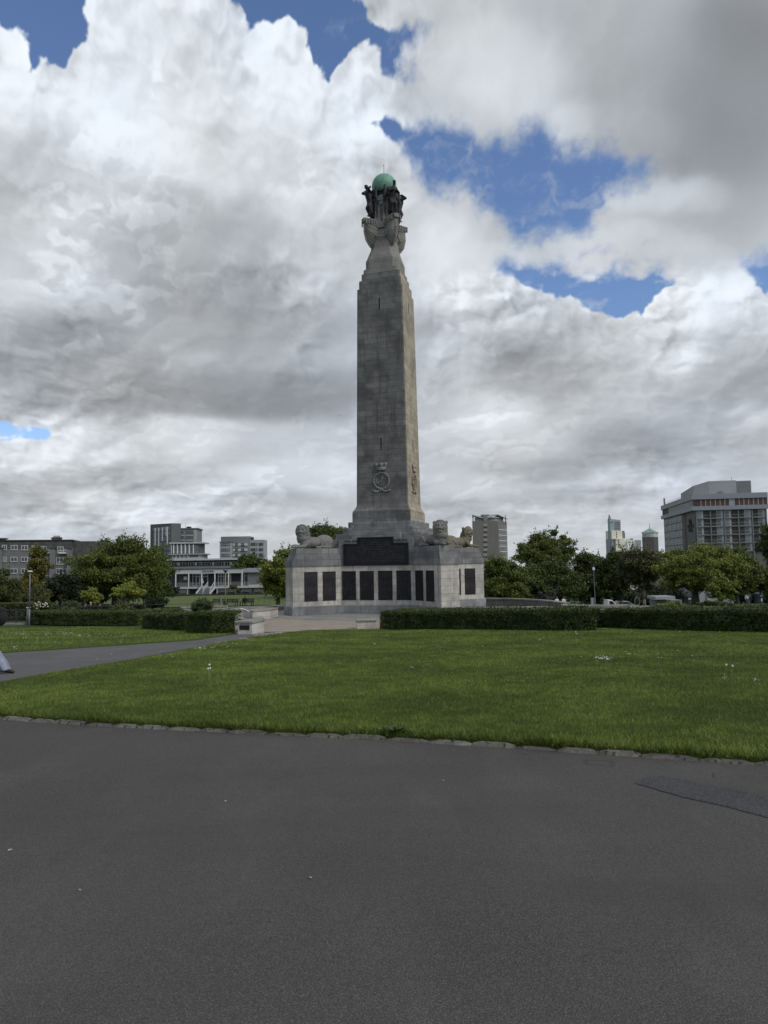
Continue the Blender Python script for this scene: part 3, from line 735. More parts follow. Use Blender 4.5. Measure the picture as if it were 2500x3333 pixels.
for k in range(4):
    an = k*pi/2-pi/2
    def xf(p): return (p[0]*cos(an)-p[1]*sin(an), p[0]*sin(an)+p[1]*cos(an), p[2]-MZ)
    m2 = MB(); m2.box(.9, -.12, 29.6, .925, .12, 30.7, 0, xf); m2.build('lantern_recess_shade', M_dark, mem)  # darker stone slab stands in for the shadow inside the pale recess
    m2 = MB(); m2.box(.9, -.11, 31.33, .95, .11, 31.62, 0, xf); m2.build('copper_vent', M_verd, mem)
# globe and spike
mb = MB(); mb.ball((0, 0, 32.72-MZ), (1.03, 1.03, 1.06), 40, 26); g = mb.build('copper_globe', M_verd, mem, True)
mb = MB(); 
for k in range(28):
    a = 2*pi*k/28; mb.ball((cos(a)*.86, sin(a)*.86, 32.02-MZ+.07*sin(5*a)), (.17, .17, .15), 8, 6)
mb.tube((0, 0, 31.6-MZ), (0, 0, 31.95-MZ), .9, .95, 20); mb.build('bronze_collar', M_statue, mem, True)
mb = MB(); mb.tube((0, 0, 33.7-MZ), (0, 0, 34.5-MZ), .028, .018, 6); mb.tube((0, 0, 34.5-MZ), (0, 0, 34.78-MZ), .02, .004, 6)
mb.tube((-.08, 0, 34.55-MZ), (.08, 0, 34.55-MZ), .012, .012, 5); mb.tube((0, -.08, 34.55-MZ), (0, .08, 34.55-MZ), .012, .012, 5); mb.ball((0, 0, 33.8-MZ), .05, 8, 6)
mb.build('spike', M_frame, mem)
# ship prows on the four diagonals
def prow():
    mb = MB(); nz = 9; rows = []
    # stations along outward axis r; section as half widths at heights
    for i, (r, w, zk, zt) in enumerate([(.7, .58, 27.2, 29.0), (1.0, .60, 27.22, 29.0), (1.3, .57, 27.34, 29.04), (1.52, .48, 27.5, 29.14), (1.70, .34, 27.75, 29.28), (1.82, .17, 28.1, 29.42), (1.88, .04, 28.5, 29.5)]):
        ring = []
        for j in range(nz):
            t = j/(nz-1); z = lerp(zk, zt, t); ww = w*min(1, (t*1.9)**.6)*(1-.12*t) if t > 0 else .012
            ring.append((r+.10*t*t*(i/6), -ww, z-MZ))
        ring += [(x, -y, z) for x, y, z in ring[::-1]]
        rows.append(ring)
    mb.rings(rows, 0)
    for s in (-1, 1):      # strakes and castle rail
        for t in (.25, .42, .6, .78):
            P = []
            for ring in rows[:-1]:
                j = int(t*(nz-1)); a = ring[j]; P.append((a[0], a[1]*s*-1*-1 if s < 0 else -a[1], a[2]))
            mb.path([(p[0], p[1], p[2]) for p in P], .022, 5)
        for r in (1.05, 1.25, 1.45, 1.65, 1.85): mb.box(r, s*(.62-.28*(r-1)**1.5)-.03, 29.05-MZ, r+.09, s*(.62-.28*(r-1)**1.5)+.03, 29.38+.15*(r-1)-MZ)
        mb.rings([[(.95, s*.56-.05, 28.9-MZ), (.95, s*.56+.05, 28.9-MZ), (.95, s*.56+.05, 29.32-MZ), (.95, s*.56-.05, 29.32-MZ)], [(1.45, s*.46-.05, 28.95-MZ), (1.45, s*.46+.05, 28.95-MZ), (1.45, s*.46+.05, 29.38-MZ), (1.45, s*.46-.05, 29.38-MZ)], [(1.86, s*.14-.05, 29.1-MZ), (1.86, s*.14+.05, 29.1-MZ), (1.86, s*.14+.05, 29.5-MZ), (1.86, s*.14-.05, 29.5-MZ)]])
        mb.rings([[(1.0, s*.60-.03, 29.34-MZ), (1.0, s*.60+.03, 29.34-MZ), (1.0, s*.60+.03, 29.44-MZ), (1.0, s*.60-.03, 29.44-MZ)], [(1.98, s*.2-.03, 29.46-MZ), (1.98, s*.2+.03, 29.46-MZ), (1.98, s*.2+.03, 29.58-MZ), (1.98, s*.2-.03, 29.58-MZ)]])
    mb.box(1.78, -.22, 29.26-MZ, 2.04, .22, 29.58-MZ)
    mb.path([(1.86, 0, 29.3-MZ), (1.91, 0, 28.5-MZ), (1.74, 0, 27.8-MZ), (1.48, 0, 27.42-MZ), (1.25, 0, 27.2-MZ)], [.07, .075, .07, .06, .05], 6)
    return mb
pm = prow()
o0 = None
for k in range(4):
    if o0 is None: o0 = pm.build('ship_prow', M_top, mem); o = o0
    else: o = o0.copy(); COL.objects.link(o)
    o.rotation_euler = (0, 0, -pi/4+k*pi/2)
# chains between prows
for k in range(4):
    mb = MB(); an = -pi/2+k*pi/2
    for i in range(9):
        t = i/8; y = lerp(-.72, .72, t); z = 28.25-.28*(1-(2*t-1)**2)-MZ; p = Vector((1.22, y, z)); a = Vector((0, .09, .05*(2*t-1)))
        q = [Vector((p.x*cos(an)-v.y*sin(an), p.x*sin(an)+v.y*cos(an), v.z)) for v in (p-a, p+a)]
        mb.tube(q[0], q[1], .05, .05, 6)
    mb.build('stone_chain', M_top, mem)
    # carved swag ledge
# bronze figures leaning out at the corners
def figure_balls(v):
    B = []
    def add(l):
        for p, r in l: B.append((p, (r, r, r)))
    pel = Vector((1.28, 0, 31.05)); ch = Vector((1.5, .02*v, 31.75)); hd = Vector((1.66, .02, 32.2))
    add(limb(Vector((1.14, .0, 29.95)), pel, .24, .33)); add(limb(pel, ch, .30, .31)); add(limb(ch, hd, .11, .10))
    B.append((tuple(hd+Vector((.05, 0, .1))), (.14, .12, .17))); B.append((tuple(hd+Vector((.03, 0, .2))), (.16, .14, .08)))
    for s in (-1, 1):
        sh = ch+Vector((.0, s*.27, .1))
        if (v+s) % 2 == 0: el = sh+Vector((.28, s*.22, .12)); ha = el+Vector((-.28, -s*.12, .22))
        else: el = sh+Vector((.18, s*.16, -.32)); ha = el+Vector((.12, -s*.22, .1))
        add(limb(sh, el, .13, .10)); add(limb(el, ha, .10, .075)); B.append((tuple(ha), (.08, .07, .09)))
        hip = pel+Vector((.06, s*.14, 0)); kn = hip+Vector((.20, s*.04, -.42)); ft = kn+Vector((-.22, 0, -.55)); add(limb(hip, kn, .17, .14)); add(limb(kn, ft, .14, .1))
        B.append((tuple(ft+Vector((.1, 0, -.08))), (.16, .07, .06)))
    for i in range(9):    # folds of drapery
        a = -1.4+2.8*i/8; p0 = pel+Vector((cos(a)*.24, sin(a)*.27, .1)); p1 = Vector((1.2+cos(a)*.16, sin(a)*.30+.06*sin(i*2.1), 30.15+.18*sin(i*1.7))); add(limb(p0, p1, .06, .05))
    return [((p[0], p[1], p[2]-MZ), r) for p, r in B]
fig = [organic('bronze_figure', M_statue, figure_balls(v), .032, mem, 1) for v in (0, 1)]
for k in range(4):
    o = fig[k % 2]
    if k > 1: o = o.copy(); COL.objects.link(o)
    o.rotation_euler = (0, 0, -pi/4+k*pi/2)
# sea-creature tails flanking each opening
def tail_balls(s):
    B = []
    pts = [Vector((1.02, s*.33, 29.95)), Vector((1.14, s*.36, 30.3)), Vector((1.10, s*.33, 30.8)), Vector((1.2, s*.38, 31.3)), Vector((1.14, s*.4, 31.8)), Vector((1.16, s*.38, 32.25))]
    rr = [.04, .07, .09, .13, .13, .08]
    for i in range(5):
        for p, r in limb(pts[i], pts[i+1], rr[i], rr[i+1]): B.append((p, (r, r, r)))
    B.append((Vector((1.1, s*.62, 31.85)), (.1, .22, .2))); B.append((Vector((1.1, s*.55, 31.6)), (.08, .14, .3)))
    return [((p[0], p[1], p[2]-MZ), r) for p, r in B]
tl = [organic('seahorse_tail', M_statue, tail_balls(s), .035, mem, 1) for s in (-1, 1)]
for k in range(1, 4):
    for t in tl: o = t.copy(); COL.objects.link(o); o.rotation_euler = (0, 0, k*pi/2-pi/2)
for t in tl: t.rotation_euler = (0, 0, -pi/2)

# name panels
def facebox(an, cxy, y0, y1, u0, u1, z0, z1, name, mat, frame=True, label=None):
    """u along the wall, y0..y1 proud distance; wall frame = origin cxy + angle an (outward)"""
    nx, ny = cos(an), sin(an); tx, ty = -ny, nx
    def xf(p): return (cxy[0]+tx*p[0]+nx*p[1], cxy[1]+ty*p[0]+ny*p[1], p[2]-MZ)
    mb = MB(); mb.box(u0, y0, z0, u1, y1, z1, 0, xf)
    if frame:
        w = .045; d = y1+.015
        mb.box(u0, y1+.001, z0, u0+w, d, z1, 1, xf); mb.box(u1-w, y1+.001, z0, u1, d, z1, 1, xf); mb.box(u0+w, y1+.001, z1-w, u1-w, d, z1, 1, xf); mb.box(u0+w, y1+.001, z0, u1-w, d, z0+w, 1, xf)
        rq = random.Random(int(u0*100)+int(cxy[0]*10))
        for i in range(5):
            a0 = lerp(u0+w, u1-w, i/5)+.02; a1 = lerp(u0+w, u1-w, (i+1)/5)-.02
            zz = z1-w-.05
            while zz > z0+w+.04: mb.box(a0, y1+.001, zz-.012, lerp(a0, a1, rq.uniform(.55, 1)), y1+.008, zz, 2, xf); zz -= .036
    o = mb.build(name, [mat, M_frame, M_letter], mem)
    if label: o['label'] = label
    return o
for k in range(4):
    an = -pi/2+k*pi/2; c = (cos(an)*Cc, sin(an)*Cc)
    for u0, u1 in ((-2.70, -1.60), (-1.28, -.18), (.16, 1.26), (1.58, 2.68)): facebox(an, c, -.05, .02, u0, u1, -1.2, .97, 'name_panel', M_panel)
    # wing faces: from corner (+-A,-C) along the diagonal
    for s in (-1, 1):
        aw = an-s*pi/4   # outward normal of the inner wing face
        # corner in the local frame of this side
        tx, ty = -sin(an), cos(an); cc = (cos(an)*Cc+tx*A*s, sin(an)*Cc+ty*A*s)
        dirx, diry = (cos(an)+tx*s)*S2, (sin(an)+ty*s)*S2
        tx2, ty2 = -sin(aw), cos(aw); sg = 1 if tx2*dirx+ty2*diry > 0 else -1
        for a0, a1 in ((.45, 1.5), (1.93, 2.98)):
            u0, u1 = (a0, a1) if sg > 0 else (-a1, -a0); facebox(aw, cc, -.05, .02, u0, u1, -1.2, .97, 'name_panel', M_panel)
# great stepped plaque on each face
for k in range(4):
    an = -pi/2+k*pi/2; cxy = (cos(an)*3.875, sin(an)*3.875); nx, ny = cos(an), sin(an); tx, ty = -ny, nx
    def xf(p): return (cxy[0]+tx*p[0]+nx*p[1], cxy[1]+ty*p[0]+ny*p[1], p[2]-MZ)
    mb = MB(); mb.box(-2.50, -.04, 1.44, 2.50, .02, 3.0, 0, xf); mb.box(-1.37, -.04, 3.0, 1.37, .0202, 3.45, 0, xf)
    P = [(-2.5, 1.44), (2.5, 1.44), (2.5, 3.0), (1.37, 3.0), (1.37, 3.46), (-1.37, 3.46), (-1.37, 3.0), (-2.5, 3.0)]
    for i in range(8):
        (u0, z0), (u1, z1) = P[i], P[(i+1) % 8]
        if abs(z0-z1) < 1e-6: mb.box(min(u0, u1)-.06, .02, z0-.06, max(u0, u1)+.06, .085, z0+.04, 1, xf)
        else: mb.box(u0-.06, .02, min(z0, z1)+.04, u0+.05, .083, max(z0, z1)-.06, 1, xf)
    # raised inscription rows
    rr = random.Random(k)
    for row in range(10):
        z = 3.28-row*.175; hw = 1.2 if z > 3.0 else 2.25; u = -hw
        while u < hw-.05:
            w = rr.uniform(.035, .075)
            if rr.random() > .15: mb.box(u, .02, z-.05, u+w*.6, .036, z+.05, 2, xf)
            u += w+.025
    mb.build('inscribed_plaque', [M_plaque, M_frame, M_letter], mem)
    if k == 0:
        for txt, u in (('1914-1918', -1.96), ('1939-1945', 1.95)):
            cu = bpy.data.curves.new('carved_date', 'FONT'); cu.body = txt; cu.size = .30; cu.align_x = 'CENTER'; cu.align_y = 'CENTER'; cu.extrude = .006; cu.offset = .004
            to = bpy.data.objects.new('tmp', cu); COL.objects.link(to); dg = bpy.context.evaluated_depsgraph_get(); me = bpy.data.meshes.new_from_object(to.evaluated_get(dg))
            bpy.data.objects.remove(to); me.materials.clear(); me.materials.append(M_black)
            o = bpy.data.objects.new('carved_date', me); COL.objects.link(o); o.parent = mem; o['label'] = 'carved date '+txt
            o.location = xf((u, .004, 3.2)); o.rotation_euler = (pi/2, 0, 0); o.scale = (.80, 1, 1)
# slit windows and crests on the shaft
for k in range(4):
    an = -pi/2+k*pi/2
    def mk(z, d=0):
        h = hwz(z)
        return lambda p: (cos(an)*(h+p[1])-sin(an)*p[0], sin(an)*(h+p[1])+cos(an)*p[0], p[2]-MZ)
    wm = M_warm if k == 1 else M_dark
    for z0, z1 in ((21.65, 22.6), (10.4, 11.32)):
        mb = MB(); mb.box(-.045, -.1, z0, .045, .012, z1, 0, mk((z0+z1)/2)); mb.build('slit_window', M_black, mem)
    f = mk(7.95); mb = MB()
    def V3(u, z, d=0): return f((u, d, z))
    mb.path([V3(.62*cos(t), 7.93+.62*sin(t), .03) for t in np.linspace(0, 2*pi, 28, endpoint=False)], .085, 8, 0, True)
    for i in range(14):
        t = 2*pi*(i+.5)/14; mb.path([V3(.53*cos(t), 7.93+.53*sin(t), .09), V3(.73*cos(t+.12), 7.93+.73*sin(t+.12), .09)], .03, 5)
    mb.path([V3(.44*cos(t), 7.93+.44*sin(t), .03) for t in np.linspace(0, 2*pi, 24, endpoint=False)], .035, 6, 0, True)
    # anchor with cable
    r = radians(-22)
    def aN(u, z): return V3(u*cos(r)-z*sin(r), 7.93+u*sin(r)+z*cos(r), .06)
    mb.path([aN(0, .34), aN(0, -.34)], .04, 6); mb.path([aN(-.2, .24), aN(.2, .24)], .035, 6)
    mb.path([aN(.24*sin(t), -.34+.24*(1-cos(t))) for t in np.linspace(-1.3, 1.3, 9)], .04, 6)
    mb.path([aN(.06*cos(t), .38+.06*sin(t)) for t in np.linspace(0, 2*pi, 9)], .02, 5)
    mb.path([aN(.13*sin(t*5), .3-.6*t) for t in np.linspace(0, 1, 14)], .022, 5)
    # ribbon below
    mb.path([V3(-.68, 7.2, .03), V3(-.45, 7.08, .05), V3(-.2, 7.12, .06), V3(0, 7.3, .07), V3(.2, 7.12, .06), V3(.45, 7.08, .05), V3(.68, 7.2, .03)], .09, 6)
    for s in (-1, 1): mb.path([V3(s*.1, 7.35, .1), V3(s*.06, 7.12, .1)], .07, 6); mb.path([V3(s*.66, 7.1, .03), V3(s*.74, 7.25, .03)], .06, 5)
    # naval crown
    mb.rings([[V3(-.34, 8.74, 0), V3(.34, 8.74, 0), V3(.34, 8.74, .12), V3(-.34, 8.74, .12)], [V3(-.42, 8.98, 0), V3(.42, 8.98, 0), V3(.42, 8.98, .15), V3(-.42, 8.98, .15)]])
    mb.path([V3(-.40, 8.80, .12), V3(.40, 8.80, .12)], .035, 6); mb.path([V3(-.45, 9.0, .12), V3(.45, 9.0, .12)], .035, 6)
    for u, w in ((-.36, .13), (0, .17), (.36, .13)):
        mb.rings([[V3(u-w*.7, 9.0, .02), V3(u+w*.7, 9.0, .02), V3(u+w*.7, 9.0, .13), V3(u-w*.7, 9.0, .13)], [V3(u*1.06-w, 9.34, .02), V3(u*1.06+w, 9.34, .02), V3(u*1.06+w, 9.34, .12), V3(u*1.06-w, 9.34, .12)]])
    for u in (-.19, .19): mb.path([V3(u, 9.0, .06), V3(u*1.1, 9.36, .06)], .045, 5)
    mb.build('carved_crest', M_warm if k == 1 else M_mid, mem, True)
# lions on the buttresses
def lion_balls(turn, side):
    B = []
    def add(l):
        for p, r in l: B.append((tuple(p), (r, r, r)))
    e = lambda c, r, R=None: B.append((c, r, R))
    e((-1.0, 0, .54), (.76, .45, .54)); e((-.2, 0, .48), (.95, .37, .42)); e((.5, 0, .55), (.5, .42, .56)); e((.62, 0, .8), (.42, .40, .5))
    e((-.95, 0, .78), (.4, .3, .22))
    for s in (-1, 1):
        e((-1.05, s*.36, .40), (.50, .17, .38)); add(limb(Vector((-1.35, s*.44, .12)), Vector((-.35, s*.50, .10)), .13, .10)); e((-.28, s*.50, .1), (.2, .13, .1))
        add(limb(Vector((-1.0, s*.42, .62)), Vector((-.62, s*.46, .3)), .14, .12))
        x1 = 1.42 if s == side else 1.28; yy = .30 if s == side else .12
        add(limb(Vector((.45, s*.38, .42)), Vector((.75, s*.38, .18)), .17, .15)); add(limb(Vector((.75, s*.38, .18)), Vector((x1, s*yy, .16 if s == side else .22)), .15, .12))
        e((x1+.1, s*yy, .14 if s == side else .22), (.22, .16, .12))
        for t in (-.09, 0, .09): e((x1+.28, s*yy+t, .11 if s == side else .19), (.07, .05, .07))
    add(limb(Vector((-1.7, side*.1, .2)), Vector((-1.3, side*.55, .08)), .07, .07)); add(limb(Vector((-1.3, side*.55, .08)), Vector((-.75, side*.62, .1)), .07, .06)); e((-.68, side*.62, .12), (.14, .08, .09))
    R = Matrix.Rotation(turn, 3, 'Z'); c0 = Vector((.72, 0, 0))
    def h(x, y, z, r):
        k = 1.13; p = c0+R @ Vector((x*k, y*k, 0)); B.append(((p.x, p.y, 1.0+(z-1.0)*k+.05), tuple(q*k for q in r), R))
    h(-.08, 0, 1.0, (.44, .47, .44)); h(-.12, 0, .78, (.50, .50, .36)); h(0, 0, 1.25, (.38, .40, .40)); h(.10, 0, 1.42, (.27, .30, .22))
    for s in (-1, 1):
        h(-.04, s*.38, 1.53, (.10, .11, .13)); h(.30, s*.17, 1.40, (.09, .10, .05)); h(.34, s*.1, 1.16, (.13, .12, .11)); h(.26, s*.22, 1.2, (.12, .12, .16))
    for i in range(26):
        t = 2*pi*i/26; h(.14, .41*sin(t), 1.22+.42*cos(t), (.10, .085, .085))
    for i in range(7): h(.36+.02*i/6, 0, 1.42-.036*i, (.075, .075, .05))
    h(.46, 0, 1.2, (.07, .10, .06)); h(.36, 0, .98, (.11, .13, .075)); h(.32, 0, 1.0, (.1, .16, .12))
    return B
la = radians
for k, (turn, side, mt, lab) in enumerate([(-38, -1, M_lion, 'stone lion with crossed paws beside the 1939-1945 end of the plaque'), (-75, -1, M_lich, 'lichen-stained stone lion with worn face, rearmost on the right'), (40, 1, M_lion, 'stone lion hidden behind the obelisk'), (42, 1, M_lion, 'stone lion beside the 1914-1918 end of the plaque')]):
    o = organic('lion_statue', mt, lion_balls(la(turn), side), .036, mem, 3); an = -pi/4+k*pi/2
    o.location = (cos(an)*6.75, sin(an)*6.75, 2.70-MZ); o.rotation_euler = (0, 0, an); o['label'] = lab
    mb = MB()   # mouth slot and eyes
    R = Matrix.Rotation(la(turn), 3, 'Z'); c0 = Vector((.72, 0, 0))

# ------------------------------------------------------------------ low walls round the plaza
M_wall = stone('retaining_wall_render', (.24, .222, .195), (.20, .188, .165), 2.2, .6, .8, .6, (.10, .098, .09), .6, .25)
M_cope = stone('coping_stone', (.30, .29, .26), (.22, .213, .195), 1.3, 3, .6, .6, (.10, .10, .09), .2, .5)
def wall(name, label, pts, ztop, thick, depth, cope=.12, over=.06, mat=None, cmat=None, cat='wall', group=None, smooth=False):
    """pts = plan line of the wall's near face, ztop may be a list"""
    root = thing(name, label, cat, (pts[0][0], pts[0][1], (ztop if not isinstance(ztop, list) else ztop[0])), 0, group)
    ox, oy, oz = root.location
    n = len(pts); zt = ztop if isinstance(ztop, list) else [ztop]*n
    N = []
    for i in range(n):
        a = Vector(pts[max(0, i-1)]); b = Vector(pts[min(n-1, i+1)]); d = (b-a).normalized(); N.append(Vector((-d.y, d.x)))
    def loft(z0f, z1f, i0, i1):
        mb = MB(); R = []
        for p, q, z in zip(pts, N, zt):
            R.append([(p[0]-q.x*i0-ox, p[1]-q.y*i0-oy, z0f(z)-oz), (p[0]+q.x*(thick+i1)-ox, p[1]+q.y*(thick+i1)-oy, z0f(z)-oz), (p[0]+q.x*(thick+i1)-ox, p[1]+q.y*(thick+i1)-oy, z1f(z)-oz), (p[0]-q.x*i0-ox, p[1]-q.y*i0-oy, z1f(z)-oz)])
        mb.rings(R); bm = bmesh.new(); return mb
    loft(lambda z: z-depth, lambda z: z-cope, 0, 0).build('wall_face', mat or M_wall, root)
    loft(lambda z: z-cope, lambda z: z, over, over).build('coping', cmat or M_cope, root, bevel=.015)
    return root
def P3(px, py, Y): x, z = at(px, py, Y); return (x, Y), z
# curved retaining wall behind, left side: wing towards the bench lawn
wl = [(-20, 54), P3(750, 1968, 57.5)[0], P3(893, 1972, 58.4)[0]]
wall('retaining_wall', 'grey rendered retaining wall with thick coping below the park benches, left of the memorial', wl, [-1.80]*3, .5, 2.6, .2, .09)
p1 = P3(896, 1971, 58.5)[0]
wall('retaining_wall', 'retaining wall section rising behind the left corner of the memorial', [p1, P3(1000, 1962, 61.5)[0], (-4.5, 66)], [-1.79]*3, .5, 2.6, .2, .09)
cw = [P3(x, 1960, Y)[0] for x, Y in ((1540, 66.5), (1590, 65.5), (1640, 64.8), (1700, 63.4), (1760, 61.2), (1800, 59.2), (1836, 56.8))]
wall('curved_wall', 'curved concrete retaining wall right of the memorial in front of the dark trees', cw, [-1.82]*7, .45, 2.6, .14, .08)
wall('low_stone_wall', 'long low stone wall with wide coping below the parked van', [P3(1826, 1970, 55.5)[0], P3(1875, 1970, 55.2)[0], P3(2052, 1970, 54.5)[0]], [-1.92, -1.96, -1.96], .9, 1.4, .2, .12)
wall('low_stone_wall', 'low stone wall at the right edge under the two strollers', [P3(2372, 1980, 52)[0], P3(2510, 1980, 51)[0], P3(2640, 1980, 50)[0]], [-2.03]*3, .7, 1.6, .16, .1)
wall('stone_pier', 'short stone pier at the far right end of the low wall', [P3(2490, 1985, 46)[0], P3(2560, 1985, 46)[0]], [-1.83, -1.83], .7, 1.2, .14, .08)
# seat-height walls in the left gap
x0, y0 = hit(773, 2068); x1, y1 = hit(818, 2068)
def boxwall(name, label, px0, px1, pyb, hgt, dep, yaw, cope=.1, plaque=False, over=.035):
    a = hit(px0, pyb); b = hit(px1, pyb-0); W = hypot(b[0]-a[0], b[1]-a[1]); z = T(*a)
    r = thing(name, label, 'wall', (a[0], a[1], z), yaw)
    mb = MB(); mb.box(0, 0, -.3, W, dep, hgt-cope); mb.build('wall_block', M_clean, r, bevel=.012)
    mb = MB(); mb.box(-over, -over, hgt-cope, W+over, dep+over, hgt); mb.build('coping', M_cope, r, bevel=.02)
    if plaque:
        mb = MB(); mb.box(W*.15, -.015, hgt*.36, W*.84, .01, hgt-cope-.05)
        for i in range(4): mb.box(W*.22, -.021, hgt*.42+i*.065, W*.77, -.0155, hgt*.42+i*.065+.018, 1)
        mb.build('plaque', [M_panel, plain('worn_bronze', (.03, .03, .03), .5)], r)
    return r
boxwall('stone_plinth', 'low stone block with a dark bronze plaque at the path end of the left wall', 773, 817, 2066, .56, 1.25, radians(-14), .12, True)
boxwall('stone_plinth', 'low weathered stone block at the left end of the right hedge', 1161, 1217, 2049, .44, 1.6, radians(3), .10)
def arcwall(name, label, pix, h, thick, cope=.1):
    P = [hit(*p) for p in pix]; return wall(name, label, P, [T(*p)+h for p in P], thick, h+.4, cope, .05, M_clean, M_cope)
arcwall('stepped_wall', 'weathered low wall running back from the plaque block', [(846, 2050), (852, 2046), (856, 2034)], .5, .5)
arcwall('curved_seat_wall', 'broken-edged curved stone seat wall nearest the beige paving', [(822, 2020), (850, 2018), (880, 2014), (905, 2008)], .68, 1.3)
arcwall('curved_seat_wall', 'pale curved stone wall just behind the seat wall', [(765, 2012), (800, 2006), (850, 2004), (880, 2000)], .62, .7)
arcwall('stone_step', 'low stone step between hedge and curved wall', [(766, 2024), (790, 2021)], .42, .8)
arcwall('stone_ledge', 'flat stone ledge at the end of the dark hedge', [(764, 2036), (800, 2033)], .42, .6)
arcwall('stone_wall', 'low pale stone wall showing over the middle left hedge', [(590, 2003), (660, 2000), (740, 1998)], .62, .6)
# fallen white-painted bar on the wall
a = at(790, 1985, 44)
# pale stone edge seen above the right hedge
arcwall('pale_step', 'pale stone step glimpsed over the right hedge', [(1790, 2004), (1830, 2002), (1850, 2002)], .40, 1.2)
arcwall('grey_step', 'broad grey steps at the right foot of the memorial', [(1640, 1998), (1600, 1990), (1560, 1986)], .16, 2.2)

# ------------------------------------------------------------------ foliage
def cards(C, size, tint, name, mat, parent=None, flat=.0, asp=.62, rs=RS):
    """leaf-sized rhombic faces at points C (n,3)"""
    n = len(C); a = rs.normal(size=(n, 3)); a[:, 2] *= (1-flat); a /= np.linalg.norm(a, axis=1)[:, None]
    b = rs.normal(size=(n, 3)); b -= (b*a).sum(1)[:, None]*a; b /= np.linalg.norm(b, axis=1)[:, None]
    s = (size*rs.uniform(.6, 1.3, n))[:, None] if np.ndim(size) else size*rs.uniform(.6, 1.3, (n, 1))
    V = np.stack([C-a*s, C+b*s*asp, C+a*s, C-b*s*asp], 1).reshape(-1, 3)
    return np_mesh(name, V, np.arange(4*n), 4, mat, parent, np.repeat(np.clip(tint, 0, 1), 4))
LM = {}
def lm(key):
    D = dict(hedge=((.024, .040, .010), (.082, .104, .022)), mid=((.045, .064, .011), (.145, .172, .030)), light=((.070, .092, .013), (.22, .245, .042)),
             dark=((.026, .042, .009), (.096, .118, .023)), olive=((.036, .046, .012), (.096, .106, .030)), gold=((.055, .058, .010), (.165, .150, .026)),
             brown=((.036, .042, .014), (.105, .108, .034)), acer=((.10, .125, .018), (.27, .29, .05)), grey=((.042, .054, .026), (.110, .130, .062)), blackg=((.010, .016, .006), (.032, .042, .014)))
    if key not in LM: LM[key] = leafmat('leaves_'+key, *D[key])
    return LM[key]
M_bark = plain('bark', (.075, .066, .052), .95, .35, 5, bmp=.5); M_barkp = plain('pale_bark', (.20, .185, .15), .95, .35, 3, bmp=.4)
M_core = plain('hedge_core', (.008, .012, .005), 1, .2)
